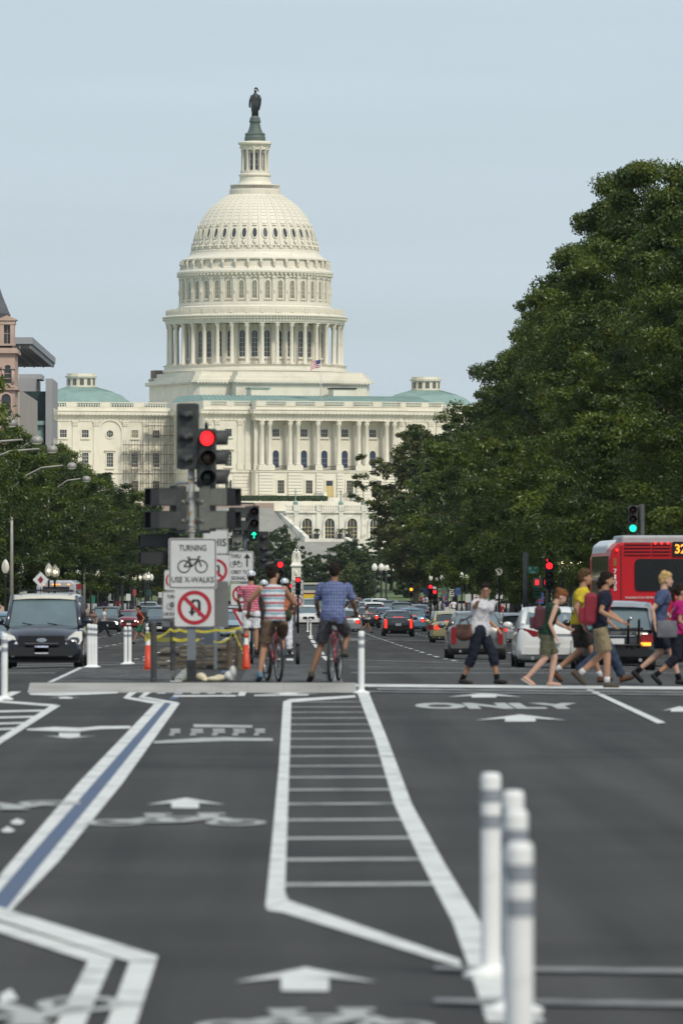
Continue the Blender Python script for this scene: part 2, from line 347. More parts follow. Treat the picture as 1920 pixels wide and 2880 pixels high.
# arrows, bicycle symbols and small marks
def arrow(u0, u1, va, vb, us0, us1, ve):
    paint('arrow_marking', [((u0+u1)/2, va), (u1, vb), (us1, vb-.28*(vb-va)), (us1, ve), (us0, ve), (us0, vb-.28*(vb-va)), (u0, vb)])
Zp = lambda x, y: (x/1.96, 1900+y/1.96)
def arrow1(x0, x1, ya, yb, s0, s1, ye, q=1.96, ox=0, oy=1900): arrow(ox+x0/q, ox+x1/q, oy+ya/q, oy+yb/q, ox+s0/q, ox+s1/q, oy+ye/q)
arrow1(805, 1245, 681, 719, 945, 1096, 738)
arrow1(940, 1510, 493, 553, 1126, 1318, 590, 1.42545, 0, 2380)
arrow1(360, 745, 165, 186, 484, 612, 189, 1.823, 1060, 1860)
arrow1(500, 972, 276, 306, 655, 812, 313, 1.823, 1060, 1860)
arrow1(1460, 1640, 234, 258, 1505, 1600, 262, 1.823, 1060, 1860)
arrow1(268, 450, 120, 128, 325, 400, 132); arrow1(1420, 1760, 96, 106, 1540, 1640, 110)
def down_arrow(u0, u1, va, vb, us0, us1, vs):
    paint('arrow_marking', [((u0+u1)/2, vb), (u0, va), (us0, va+.2*(vb-va)), (us0, vs), (us1, vs), (us1, va+.2*(vb-va)), (u1, va)])
down_arrow(240/1.96, 530/1.96, 1900+338/1.96, 1900+351/1.96, 325/1.96, 440/1.96, 1900+322/1.96)
paint('arrow_marking', Z1((145, 299), (300, 288), (440, 294), (560, 284), (720, 283), (720, 296), (540, 302), (430, 314), (330, 314), (150, 306)))
paint('arrow_marking', Z1((158, 102), (300, 98), (470, 96), (650, 94), (648, 102), (470, 110), (330, 116), (170, 111)))
def bike_symbol(uc, v, W_, depth, flip=1):
    c = gp(uc, v); L_ = MB()
    lv = [.008]
    def P(x, y): return (c.x+x*W_, c.y+flip*y*depth, lv[0])
    for sx in (-.33, .33):
        n = 20; lv[0] += .0008; ring = [P(sx+.17*math.cos(2*PI*i/n), .25*math.sin(2*PI*i/n)-.2) for i in range(n)]+[P(sx+.11*math.cos(2*PI*i/n), .15*math.sin(2*PI*i/n)-.2) for i in range(n)]
        L_.add(ring, [(i, (i+1) % n, n+(i+1) % n, n+i) for i in range(n)])
    def bar(a, b, t=.055):
        lv[0] += .0008; a = Vector(a); b = Vector(b); dx = (b-a).normalized(); nx = Vector((-dx.y, dx.x))*t
        L_.poly([P(*(a+nx)), P(*(a-nx)), P(*(b-nx)), P(*(b+nx))])
    for a, b in (((-.33, -.2), (-.12, .2)), ((-.12, .2), (.2, .22)), ((.2, .22), (.33, -.2)), ((-.12, .2), (0, -.2)), ((0, -.2), (.2, .22)), ((-.33, -.2), (0, -.2)), ((.18, .22), (.16, .45)), ((.1, .46), (.26, .46)), ((-.2, .42), (-.04, .42)), ((-.12, .2), (-.14, .42))): bar(a, b)
    o = L_.build('bicycle_marking', m_worn, road); return o
bike_symbol(497, 2310, 1.36, 2.5); bike_symbol(885, 2880, 1.0, 1.5); bike_symbol(-40, 2268, 1.5, 2.4, -1); bike_symbol(-30, 2848, 1.15, 2.2, -1)
paint('arrow_marking', Z1((55, 815), (95, 796), (135, 812), (118, 830), (70, 828))); paint('arrow_marking', Z1((5, 862), (42, 840), (85, 862), (60, 872), (15, 872)))
paint('arrow_marking', [(0, 2805), (30, 2788), (52, 2818), (0, 2828)])
# small block marks of the bicycle detector
paintw('stop_marking', Z1((1065, 274), (1390, 280), (1392, 292), (1068, 290)))
paintw('stop_marking', Z1((845, 368), (1100, 350), (1240, 346), (1500, 352), (1506, 366), (1240, 366), (1100, 372), (848, 380)))
for x in (965, 1085, 1205, 1318, 1432):
    wd = 30 if x in (965, 1432) else 36
    paintw('block_marking', Z1((x-wd, 300), (x+wd, 300), (x+wd-6, 310), (x-wd+6, 310))); paintw('block_marking', Z1((x-wd+8, 314), (x+wd+2, 314), (x+wd-4, 322), (x-wd+2, 322)))
    paintw('block_marking', Z1((x-wd, 326), (x-4, 326), (x-6, 336), (x-wd-4, 336)))
for x in (890, 985, 1080, 1165, 1250): paintw('block_marking', Z1((x-22, 99), (x+24, 98), (x+20, 106), (x-26, 107)))
paint('stop_marking', Z1((960, 114), (1300, 112), (1302, 121), (950, 123))); paint('stop_marking', Z1((1330, 80), (1366, 80), (1348, 118), (1308, 118)))
paint('stop_marking', Z1((1400, 112), (1568, 108), (1700, 108), (1700, 116), (1400, 119)))
# ONLY
me = fit_text('ONLY', 2.32, 4.2, m_worn, bold=.055); me.transform(Matrix.Rotation(-PI/2, 4, 'X')); mkobj('word_marking', me, road, (2.86, 97.3, LIFT))
paint('lane_line', [(1648, 1942), (1666, 1942), (1872, 2036), (1848, 2038)])
for d in (12, 24, 36, 48, 60, 72): strip('lane_line', 4.52, 4.66, d, d+3.2)
# crosswalk bands
paint('crossing_line', [(1000, 1926), (2400, 1938), (2400, 1946), (1000, 1934)]); paint('crossing_line', [(1060, 1938), (2400, 1953), (2400, 1956), (1060, 1943)], m_faint)
paint('crossing_line', [(1015, 1946), (2400, 1960), (2400, 1963), (1015, 1949)], m_faint)
paint('crossing_line', [(1220, 2726), (2100, 2735), (2100, 2748), (1220, 2736)], m_faint); paint('crossing_line', [(1220, 2818), (2100, 2828), (2100, 2842), (1220, 2830)], m_faint)
for d, a, b, mt, t in ((128.8, 1.1, 12, m_white, .5), (140, 1.2, 14, m_faint, .6), (147, 1.2, 14, m_white, .5), (152, 1.2, 14, m_faint, .4), (158, 1.0, 14, m_faint, .8), (170, 1.2, 14, m_faint, .7), (186, 1.2, 14, m_white, .7),
                       (128.8, -14, -4.2, m_white, .5), (140, -14, -2.6, m_faint, .6), (150, -14, -3, m_white, .5), (158, -14, -3, m_faint, .8), (176, -14, -2.6, m_white, .6), (188, -14, -2.6, m_white, .6), (310, -14, -2, m_white, .8), (322, -14, -2, m_faint, .8), (352, 1.2, 14, m_white, .9), (368, -4, 14, m_faint, 1.2)):
    n = 8
    for i in range(n):
        xa = a+(b-a)*i/n; strip('crossing_line', xa, a+(b-a)*(i+1)/n-(0 if mt is m_white else .12), d, d+t, mt, .012)
for k in range(11): strip('ladder_rung', -3.75, -1.9, 110.4+k*1.35, 110.9+k*1.35, m_faint, .004, isl, ISL)
for k in range(11): strip('ladder_rung', -.8, .55, 110.4+k*1.35, 110.9+k*1.35, m_faint, .004, isl, ISL)
strip('edge_line', -4.0+.2, -3.72, 109.5, 126, m_white, .006, isl, ISL); strip('edge_line', .62, .8, 109.5, 126, m_faint, .006, isl, ISL)
for k in range(8): strip('block_marking', -1.9, -1.72, 110+k*2, 110.9+k*2, m_white, .006, isl, ISL)
strip('blue_line', -1.2, -.95, 119, 122, m_blue, .007, isl, ISL)
for k in range(10): strip('ladder_rung', -1.4, .6, 128+k*3.1, 128.7+k*3.1, m_faint, .01)
# lane lines further along the avenue
for x in (4.55, 7.95, 11.2, -4.6, -8.0, -11.3):
    for k in range(26):
        d0 = 195+k*12
        strip('lane_line', x-.07, x+.07, d0, d0+(3.2 if k % 2 else 5), m_white, .015)
for x in (-1.55, -.05, .95, -3.3): 
    for k in range(5): strip('edge_line', x-.09, x+.09, 178+k*40, 208+k*40 if x != -.05 else 190+k*40, m_white, .015)
for k in range(14): strip('block_marking', 2.2+(k % 2)*.1, 3.6, 330+(k//2)*4, 330.8+(k//2)*4, m_white, .015) if k % 2 == 0 else None
# asphalt seam and patches
# ================================================================== the domed building on the hill
CD, CT = 1500.0, math.radians(20)
CX = WX(717, CD)
m_cap = M('cream_stone', (.74, .695, .575), .7, var=.035, scale=.25, bump=.05, bscale=2, dirt=(.60, .55, .44), dirt_sc=.35, dirt_lo=.5, dirt_hi=.8)
m_capd = M('cream_trim', (.72, .67, .54), .7, var=.04, scale=.6)
m_iron = M('white_cast_iron', (.74, .69, .57), .55, var=.04, scale=.4, dirt=(.56, .51, .40), dirt_sc=.8, dirt_lo=.55, dirt_hi=.8)
m_glass = M('dark_window_glass', (.035, .042, .05), .12, var=.3, scale=.5, spec=.6)
m_glassb = M('blind_window_glass', (.23, .22, .16), .3, var=.2, scale=.6)
m_copper = M('green_copper', (.225, .335, .30), .65, var=.1, scale=.5, dirt=(.16, .25, .235), dirt_sc=.4)
m_brz = M('dark_bronze', (.028, .033, .033), .5, metal=.3, var=.2, scale=2)
m_verd = M('dark_green_bronze', (.085, .115, .098), .6, var=.15, scale=2)
m_brown = M('brown_stone', (.20, .155, .11), .8, var=.2, scale=1)
m_sash = M('ochre_window_frame', (.42, .34, .16), .6, var=.1)
m_steps = M('grey_steps', (.34, .335, .31), .8, var=.1, scale=.4)
m_marble = M('weathered_marble', (.74, .71, .62), .75, var=.08, scale=.4, dirt=(.42, .40, .34), dirt_sc=.5, dirt_lo=.5, dirt_hi=.72)
m_hedge = M('hedge_green', (.035, .06, .02), .9, var=.4, scale=2, bump=.6, bscale=4)
m_pink = M('pink_granite', (.36, .27, .22), .8, var=.1, scale=.5)
cap = empty('domed_building', (CX, CD, 0), CT, 'cream white domed government building rising at the end of the avenue', 'building')
KZ = CD/F
def q(hw, zy): return (hw/2.24*KZ, CAM_H+(V0-(220+zy/2.24))*KZ)
def ring_parts(parent, name, mesh, n, phase, names=None, mats=None):
    for k in range(n):
        a = phase+2*PI*k/n; mkobj(name, mesh, parent, (0, 0, 0), a)
def prof(pts): return [q(a, b) for a, b in pts]
# ---- the big lathe pieces
n = 72
dome = MB().lathe(prof([(397, 1098), (395, 1075), (390, 1050), (384, 1025), (375, 995), (365, 968), (353, 935), (337, 900), (315, 865), (290, 832), (258, 800), (220, 770), (180, 745), (158, 732), (158, 715)]), n, sm=True).build('dome', m_iron, cap)
drum = MB().lathe(prof([(572, 1905), (572, 1860), (582, 1856), (582, 1842), (572, 1838), (572, 1822), (582, 1815), (440, 1815), (440, 1560)]), n).build('drum', m_iron, cap)
ent = MB().lathe(prof([(430, 1556), (562, 1556), (562, 1548), (566, 1548), (566, 1530), (572, 1527), (572, 1521), (584, 1514), (584, 1507), (576, 1503), (560, 1501), (560, 1466), (556, 1466), (556, 1462), (545, 1462), (545, 1490), (480, 1490), (480, 1420), (430, 1420)]), n).build('entablature', m_iron, cap)
att = MB().lathe(prof([(494, 1490), (494, 1452), (482, 1444), (482, 1432), (474, 1425), (468, 1420), (468, 1272), (476, 1268), (476, 1252), (486, 1246), (492, 1238), (492, 1228), (486, 1218), (470, 1214), (468, 1206), (452, 1200), (450, 1158), (462, 1154), (462, 1146), (452, 1140), (430, 1132), (418, 1122), (410, 1108), (408, 1094), (396, 1090)]), n).build('attic', m_iron, cap)
lan = MB().lathe(prof([(162, 735), (162, 705), (155, 702), (155, 698), (150, 698), (150, 712), (112, 712), (112, 672), (104, 660), (98, 650), (96, 628), (94, 620), (103, 614), (103, 606), (92, 600), (92, 586), (58, 586), (58, 452), (88, 450), (88, 428), (94, 424), (96, 418), (106, 414), (106, 404), (98, 398), (60, 394), (60, 380)]), 36).build('lantern', m_iron, cap)
MB().lathe(prof([(66, 392), (66, 372), (60, 358), (56, 348), (46, 335), (38, 315), (33, 295), (31, 280), (36, 276), (37, 266), (33, 262), (32, 250), (26, 240), (18, 234), (10, 232)]), 36).build('statue_pedestal', m_verd, cap)
# ribs and ornament on the statue pedestal
for k in range(24):
    a = 2*PI*k/24; r, z = q(58, 352); mkobj('bracket', MB().ball((r, 0, z), (.22, .2, .3), 6, 4).mesh(m_verd) if k == 0 else brk, [o for o in cap.children if o.name.startswith('statue_pedestal')][0], (0, 0, 0), a)
    if k == 0: brk = COL.objects[-1].data
# statue: robed standing figure with a crested helmet
st = MB(); zb = q(0, 232)[1]; sh = q(0, 52)[1]-zb; pxm = KZ/2.24
def sp(dx, zy, dy=0): return Vector((dx*pxm, dy*pxm, q(0, zy)[1]))
st.tube([sp(0, 234), sp(0, 215), sp(-2, 190), sp(-2, 165), sp(2, 140), sp(3, 120), sp(2, 105), sp(0, 95), sp(0, 90)], [r*pxm for r in (22, 21, 23, 24, 26, 27, 22, 12, 8)], 12, flat=.85)
st.tube([sp(24, 105), sp(32, 130), sp(30, 160), sp(24, 200)], [r*pxm for r in (8, 9, 8, 4)], 8); st.tube([sp(-18, 105), sp(-30, 135), sp(-34, 165), sp(-32, 182)], [r*pxm for r in (8, 7, 6, 5)], 8)
st.tube([sp(-33, 150), sp(-33, 182)], [4*pxm, 6*pxm], 8); st.ball(sp(2, 80), (9*pxm, 9*pxm, 11*pxm)); st.tube([sp(-6, 66), sp(4, 60), sp(14, 64), sp(22, 82)], [r*pxm for r in (3, 6, 6, 3)], 7); st.tube([sp(-2, 62), sp(6, 54), sp(12, 58)], [2*pxm, 3*pxm, 2*pxm], 6)
for i in range(7): st.tube([sp(-22+7*i, 128, -22), sp(-20+6.6*i, 180, -24), sp(-18+6*i, 230, -20)], [3*pxm, 3.4*pxm, 2.5*pxm], 5)
o = st.build('statue', m_brz, cap, rz=-CT)
# peristyle columns
def column_mesh(r, z0, z1, R, n=12, cap_h=.9, mat=None, ab=True):
    m = MB(); h = z1-z0
    m.box((R, 0, z0+.12), (2.7*r, 2.7*r, .24)); m.lathe([(1.3*r, .24), (1.35*r, .34), (1.1*r, .42), (1.0*r, .5), (.98*r, h*.4), (.84*r, h-cap_h), (.95*r, h-cap_h+.06), (.86*r, h-cap_h+.12), (1.05*r, h-cap_h*.45), (1.35*r, h-.14)], n, (R, 0, z0), sm=True)
    for k in range(8):
        a = 2*PI*k/8; m.ball((R+1.05*r*math.cos(a), 1.05*r*math.sin(a), z1-cap_h*.62), (.24*r, .24*r, .3*cap_h), 5, 4)
    m.box((R, 0, z1-.07), (2.7*r, 2.7*r, .14)); return m.mesh(mat or m_iron)
zc0, zc1 = q(0, 1815)[1], q(0, 1556)[1]; Rc = 548/2.24*KZ
ring_parts(drum, 'column', column_mesh(.44, zc0, zc1, Rc-.1), 36, math.radians(5))
# drum: pilasters and arched windows behind the columns
def arch_pts(w_, h, n=8): return [(w_/2, 0), (w_/2, h-w_/2)]+[(w_/2*math.cos(PI*i/n), h-w_/2+w_/2*math.sin(PI*i/n)) for i in range(1, n)]+[(-w_/2, h-w_/2), (-w_/2, 0)]
def rad(mb, R):    # outline in x,z facing -y -> facing +x at radius R
    mb.v = [(R-y, x, z) for x, y, z in mb.v]; return mb
def window(w_, h, arch=True, fr=.16, proud=.14, nx=2, nz=4, sill=True, bar=.05, hood=None):
    """slots: 0 surround, 1 glass, 2 sash"""
    m = MB(); P_ = arch_pts(w_, h) if arch == True else ([(w_/2, 0), (w_/2, h), (-w_/2, h), (-w_/2, 0)] if not arch else [(w_/2*math.cos(2*PI*i/14), h/2+h/2*math.sin(2*PI*i/14)) for i in range(14)])
    cx, cz = 0, h/2; O = [(x*(1+2*fr/w_), cz+(z-cz)*(1+2*fr/h)) for x, z in P_]; k = len(P_)
    m.add([(x, -.045, z) for x, z in P_], [tuple(range(k))], 1)
    m.add([(x, -proud, z) for x, z in O]+[(x, -proud, z) for x, z in P_]+[(x, 0, z) for x, z in O]+[(x, -.012, z) for x, z in P_],
          [(i, (i+1) % k, k+(i+1) % k, k+i) for i in range(k)]+[(2*k+i, 2*k+(i+1) % k, (i+1) % k, i) for i in range(k)]+[(k+i, k+(i+1) % k, 3*k+(i+1) % k, 3*k+i) for i in range(k)], 0)
    for i in range(1, nx): m.b2(-w_/2+w_*i/nx-bar/2, -w_/2+w_*i/nx+bar/2, -.08, -.047, 0, h*.97, 2)
    for j in range(1, nz): m.b2(-w_/2, w_/2, -.075, -.048, (h-(w_/2 if arch == True else 0))*j/nz-bar/2, (h-(w_/2 if arch == True else 0))*j/nz+bar/2, 2)
    if sill: m.b2(-w_/2-.3, w_/2+.3, -proud-.14, 0, -fr-.22, -fr, 0)
    if hood == 'tri': m.prism([(-w_/2-.55, h+.45), (w_/2+.55, h+.45), (w_/2+.55, h+.6), (0, h+1.15), (-w_/2-.55, h+.6)], -.5, 0, (0, 0, 0)); m.b2(-w_/2-.35, w_/2+.35, -.25, 0, h+fr, h+.45)
    if hood == 'arc': m.prism([(-w_/2-.55, h+.45), (w_/2+.55, h+.45)]+[((w_/2+.55)*math.cos(PI*i/8), h+.5+.6*math.sin(PI*i/8)) for i in range(9)], -.5, 0, (0, 0, 0)); m.b2(-w_/2-.35, w_/2+.35, -.25, 0, h+fr, h+.45)
    return m
zw0, zw1 = q(0, 1765)[1], q(0, 1600)[1]; Rd = 440/2.24*KZ
m = rad(window(1.25, zw1-zw0, True, .22, .2, 2, 5), Rd); m.v = [(x, y, z+zw0) for x, y, z in m.v]
ring_parts(drum, 'window', m.mesh([m_iron, m_glass, m_capd]), 36, 0)
ring_parts(drum, 'pilaster', MB().box((Rd+.2, 0, (zc0+zc1)/2), (.5, .85, zc1-zc0-.1)).box((Rd+.28, 0, zc1-.5), (.6, 1.05, .9)).mesh(m_iron), 36, math.radians(5))
# dentils under the main cornice, balustrade posts
ring_parts(ent, 'balustrade_post', MB().box((560/2.24*KZ-.12, 0, q(0, 1478)[1]), (.5, .55, .95)).mesh(m_iron), 36, math.radians(5))
m = MB()
for k in range(180):
    a = 2*PI*k/180; r = 575/2.24*KZ; m.box((r*math.cos(a), r*math.sin(a), q(0, 1525)[1]), (.5, .3, .3), a)
tag(m.build('dentil_row', m_iron, ent), kind='stuff')
m = MB()
for k in range(216):
    a = 2*PI*k/216; r = 560/2.24*KZ+.02; m.box((r*math.cos(a), r*math.sin(a), q(0, 1478)[1]), (.1, .2, .7), a)
tag(m.build('baluster_row', m_capd, ent), kind='stuff')
# attic: windows, pilasters, swags, cornice brackets, consoles
Ra = 468/2.24*KZ; z0, z1 = q(0, 1400)[1], q(0, 1290)[1]
m = rad(window(.92, z1-z0, True, .14, .12, 2, 4), Ra); m.v = [(x, y, z+z0) for x, y, z in m.v]
ring_parts(att, 'window', m.mesh([m_iron, m_glassb, m_capd]), 36, 0)
za, zb_ = q(0, 1425)[1], q(0, 1265)[1]
ring_parts(att, 'pilaster', MB().box((Ra+.12, 0, (za+zb_)/2), (.5, .85, zb_-za)).box((Ra+.3, 0, q(0, 1345)[1]), (.3, .4, .9)).ball((Ra+.42, 0, q(0, 1355)[1]), (.16, .2, .55), 6, 5).box((Ra+.2, 0, zb_-.2), (.55, 1.0, .35)).mesh(m_iron), 36, math.radians(5))
m = MB()
for k in range(108):
    a = 2*PI*k/108; r = 484/2.24*KZ; m.box((r*math.cos(a), r*math.sin(a), q(0, 1249)[1]), (.6, .38, .4), a)
tag(m.build('dentil_row', m_iron, att), kind='stuff')
r = 456/2.24*KZ
ring_parts(att, 'console', MB().tube([(r-.1, 0, q(0, 1160)[1]), (r+.42, 0, q(0, 1164)[1]), (r+.5, 0, q(0, 1178)[1]), (r+.25, 0, q(0, 1190)[1]), (r+.45, 0, q(0, 1202)[1]), (r, 0, q(0, 1207)[1])], [.26, .3, .3, .2, .26, .16], 8).box((r+.2, 0, q(0, 1157)[1]), (.9, .75, .16)).mesh(m_iron), 36, math.radians(5))
# dome: raised ribs, windows with surrounds, panels
DP = prof([(397, 1092), (392, 1060), (384, 1025), (375, 995), (365, 968), (353, 935), (337, 900), (315, 865), (290, 832), (258, 800), (220, 770), (180, 745), (162, 734)])
def dpt(zy):
    zs = [p[1] for p in DP]; return float(np.interp(q(0, zy)[1], zs, [p[0] for p in DP]))
m = MB(); k = len(DP); vs = []
for i, (r, z) in enumerate(DP):
    wdt = .26*max(.5, r/12); t = .16
    vs += [(r-.1, -wdt, z), (r+t, -wdt*.8, z+.05), (r+t, wdt*.8, z+.05), (r-.1, wdt, z)]
m.add(vs, [(4*i+a, 4*i+a+1, 4*i+5+a, 4*i+4+a) for i in range(k-1) for a in range(3)])
ring_parts(dome, 'rib', m.mesh(m_iron), 36, math.radians(5))
def on_dome(mb, zy_mid, zoff):   # tilt a flat piece (x,z facing -y) onto the dome face
    r0, r1 = dpt(zy_mid+30), dpt(zy_mid-30); za_, zc_ = q(0, zy_mid+30)[1], q(0, zy_mid-30)[1]
    tilt = math.atan2(r0-r1, zc_-za_); zm = q(0, zy_mid)[1]; out_ = []
    for x, y, z in mb.v:
        zz = z-zoff; out_.append((dpt(zy_mid) - y*math.cos(tilt) - zz*math.sin(tilt), x, zm + zz*math.cos(tilt) - y*math.sin(tilt)))
    mb.v = out_; return mb
h = q(0, 958)[1]-q(0, 1022)[1]
m = on_dome(window(.92, h, 'oval', .2, .24, 1, 1, False), 990, h/2)
ring_parts(dome, 'window', m.mesh([m_iron, m_glass, m_iron]), 36, 0)
m = on_dome(MB().box((0, -.12, 0), (.9, .3, .25)).ball((0, -.2, .3), (.3, .2, .25), 6, 4), 940, 0)
m2 = on_dome(MB().box((0, -.12, 0), (.7, .3, .2)).ball((0, -.2, -.3), (.32, .2, .4), 6, 4).ball((-.45, -.15, -1.0), (.35, .2, .25), 6, 4).ball((.45, -.15, -1.0), (.35, .2, .25), 6, 4), 1038, 0)
m.add(m2.v, m2.f, 0, True); ring_parts(dome, 'ornament', m.mesh(m_iron), 36, 0)
m = on_dome(MB().ball((0, -.12, 0), (.5, .22, .5), 8, 4).ball((0, -.2, .4), (.25, .2, .35), 6, 4), 1078, 0); ring_parts(dome, 'ornament', m.mesh(m_iron), 36, math.radians(5))
rows = [(928, 905), (903, 882), (880, 861), (859, 841), (839, 822), (820, 804), (802, 787), (785, 771), (769, 758), (756, 744)]
back = MB()
for zA, zB in rows:
    m = MB(); rA, rB = dpt(zA), dpt(zB); yA, yB = q(0, zA)[1], q(0, zB)[1]; g = .45/max(rA, 3); hw = math.radians(5)-g*.8; vs = []
    for r_, z_ in ((rA, yA), (rB, yB)):
        for t in (.0, .09):
            for a in (-hw, 0, hw): vs.append(((r_+t)*math.cos(a), (r_+t)*math.sin(a), z_+t*.6))
    m.add(vs, [(3, 4, 10, 9), (4, 5, 11, 10), (0, 1, 4, 3), (1, 2, 5, 4), (6, 9, 10, 7), (7, 10, 11, 8), (0, 3, 9, 6), (2, 8, 11, 5)])
    me = m.mesh(m_iron, 'panel')
    for k in range(36):
        a = 2*PI*k/36; rel = (math.degrees(a)+110) % 360
        if rel < 100 or rel > 260: mkobj('dome_panel', me, dome, (0, 0, 0), a)
        else:
            ca, sa = math.cos(a), math.sin(a); back.add([(x*ca-y*sa, x*sa+y*ca, z) for x, y, z in m.v], m.f)
tag(back.build('dome_panel', m_iron, dome), kind='stuff')
# lantern: columns, window strips, railing
z0, z1 = q(0, 586)[1], q(0, 450)[1]; Rl = 82/2.24*KZ
ring_parts(lan, 'column', column_mesh(.2, z0, z1, Rl, 10, .5), 12, math.radians(5))
m = rad(window(.6, z1-z0-.9, True, .08, .06, 1, 3, False), 58/2.24*KZ); m.v = [(x, y, z+z0+.3) for x, y, z in m.v]; ring_parts(lan, 'window', m.mesh([m_iron, m_glass, m_iron]), 12, math.radians(20))
ring_parts(lan, 'bracket', MB().box((92/2.24*KZ, 0, q(0, 434)[1]), (.3, .3, .5)).mesh(m_iron), 12, math.radians(5))
m = MB()
for k in range(60):
    a = 2*PI*k/60; r = 153/2.24*KZ; m.box((r*math.cos(a), r*math.sin(a), q(0, 688)[1]), (.12, .16, .6), a)
m.lathe([(152/2.24*KZ, q(0, 678)[1]), (157/2.24*KZ, q(0, 678)[1]), (157/2.24*KZ, q(0, 672)[1]), (152/2.24*KZ, q(0, 672)[1])], 36)
tag(m.build('baluster_row', m_iron, lan), kind='stuff')
# ---- square plinth under the drum
zt = q(0, 1890)[1]; zc = q(0, 1915)[1]; zd = q(0, 1938)[1]
def octa(x0, x1, y0, y1, c): return [(x0+c, y0), (x1-c, y0), (x1, y0+c), (x1, y1-c), (x1-c, y1), (x0+c, y1), (x0, y1-c), (x0, y0+c)]
def slab(mb, poly, z0, z1, m=0):
    k = len(poly); mb.add([(x, y, z0) for x, y in poly]+[(x, y, z1) for x, y in poly], [tuple(range(k-1, -1, -1)), tuple(range(k, 2*k))]+[(i, (i+1) % k, k+(i+1) % k, k+i) for i in range(k)], m); return mb
pl = MB()
for g, a, b in ((0, 33, zd), (.25, zd, zd+.2), (.75, zd+.2, zc), (.1, zc, zt), (-.6, zt, zt+.9)): slab(pl, octa(-19.7-g, 19.7+g, -17.7-g, 13+g, 1.0), a, b); slab(pl, octa(-11.7-g, 11.7+g, -20.8-g, -15, .02), a-.002, b-.003)
for g, a, b in ((.3, 33, 37.6),): slab(pl, octa(-19.7-g, 19.7+g, -17.7-g, 13+g, 1.0), a, b); slab(pl, octa(-11.7-g, 11.7+g, -20.8-g, -15, .02), a, b-.01)
plinth = pl.build('plinth', m_cap, cap)
m = MB()
for i in range(56): m.box((-19.2+i*.698, -18.25 if abs(-19.2+i*.698) > 12 else -21.3, zd+.06), (.3, .5, .24))
for i in range(44): m.box((-20.2, -17+i*.68, zd+.06), (.5, .3, .24))
tag(m.build('dentil_row', m_cap, plinth), kind='stuff')
MB().b2(-4, 0, -20, -17, 39, 41.6).b2(-4.2, .2, -20.2, -17, 41.6, 41.9, 1).build('roof_hut', [m_cap, m_copper], cap, (-6, -5.5, -2.0))
MB().b2(0, 5, 0, 3, 39, 41.3).b2(-.2, 5.2, -.2, 3, 41.3, 41.6, 1).build('roof_hut', [m_cap, m_brz], cap, (8.5, -25, -1.6))
MB().b2(-19.4, -16.2, 9, 12, 38, 44.3).b2(-19.8, -16.0, 8.6, 12.3, 42.0, 42.4).build('chimney_block', m_brown, cap)
MB().tube([(-16.3, 9, 44.3), (-16.3, 9, 45.4), (-16.3, 9, 46.3), (-16.3, 9, 46.6)], [.4, .34, .42, .16], 8).ball((-16.3, 9, 46.9), .26).build('roof_statue', m_brz, cap)
# ---- the long west front
def zf(v, d=1457.0): return CAM_H+(V0-v)*d/F
Z = dict(par=zf(1128), balb=zf(1144), cor=zf(1152), corb=zf(1164), arch=zf(1183), colb=zf(1310), belt=zf(1322), base=zf(1409))
wl = MB()
def mass(x0, x1, y0, y1, zlo=6.0):
    e = [(0, zlo, Z['belt']-.5), (.3, Z['belt']-.5, Z['belt']), (.02, Z['belt'], Z['arch']), (.15, Z['arch'], Z['corb']-.4), (.45, Z['corb']-.4, Z['corb']), (.95, Z['corb'], Z['cor']-.15), (1.1, Z['cor']-.15, Z['cor']), (.1, Z['cor'], Z['balb'])]
    for g, a, b in e: wl.b2(x0-g, x1+g, y0-g, y1, a, b)
YA, YB, YC = -22.0, -42.5, -45.0
mass(-56, 56, YA, 20); mass(-26.4, 26.4, YB, -18)
for g, a, b in ((.6, 6, Z['belt']-.5), (.8, Z['belt']-.5, Z['belt']-.1), (.95, Z['belt']-.1, Z['belt'])): wl.b2(-15.6-g, 15.6+g, YC-g, YB+.2, a, b)
for g, a, b in ((.55, Z['arch'], Z['corb']-.4), (.75, Z['corb']-.4, Z['corb']), (1.3, Z['corb'], Z['cor']-.15), (1.45, Z['cor']-.15, Z['cor']), (.5, Z['cor'], Z['balb'])): wl.b2(-15.6-g, 15.6+g, YC-g, YB-.05, a, b)
wall = wl.build('wall', m_cap, cap)
# balustraded parapet
def balus(x0, x1, y, parent=wall, solid=()):
    m = MB(); m.b2(x0, x1, y-.02, y+.5, Z['balb'], Z['balb']+.18); m.b2(x0, x1, y-.06, y+.54, Z['par']-.2, Z['par']); x = x0
    per, ln = 6.6, 4.2; k = max(1, round((x1-x0)/per)); per = (x1-x0)/k
    for i in range(k):
        a = x0+i*per; m.b2(a, a+per*.32, y-.05, y+.52, Z['balb']+.18, Z['par']-.2)
        nb = 9
        for j in range(nb):
            bx = a+per*.32+(per*.68)*(j+.5)/nb; m.tube([(bx, y+.2, Z['balb']+.18), (bx, y+.2, Z['balb']+.45), (bx, y+.2, Z['par']-.2)], [.13, .17, .08], 6)
    m.build('balustrade', m_cap, parent)
balus(-57, -27.4, YA-.1); balus(27.4, 57, YA-.1); balus(-26.6, -16.4, YB-.1); balus(16.4, 26.6, YB-.1); balus(-16, 16, YC-.6)
for a in ((-26.5, -26, YB-.1, YA), (-16.1, -15.6, YC-.5, YB), (15.6, 16.1, YC-.5, YB), (26, 26.5, YB, YA)): MB().b2(*a, Z['balb'], Z['par']).build('parapet', m_cap, wall)
m = MB()
def dent(x0, x1, y):
    k = int((x1-x0)/.85)
    for i in range(k): m.box((x0+(i+.5)*(x1-x0)/k, y, Z['corb']+.1), (.38, .7, .38))
dent(-56.5, -27, YA-.75); dent(27, 56.5, YA-.75); dent(-26.6, -16.6, YB-.75); dent(16.6, 26.6, YB-.75); dent(-16, 16, YC-1.1)
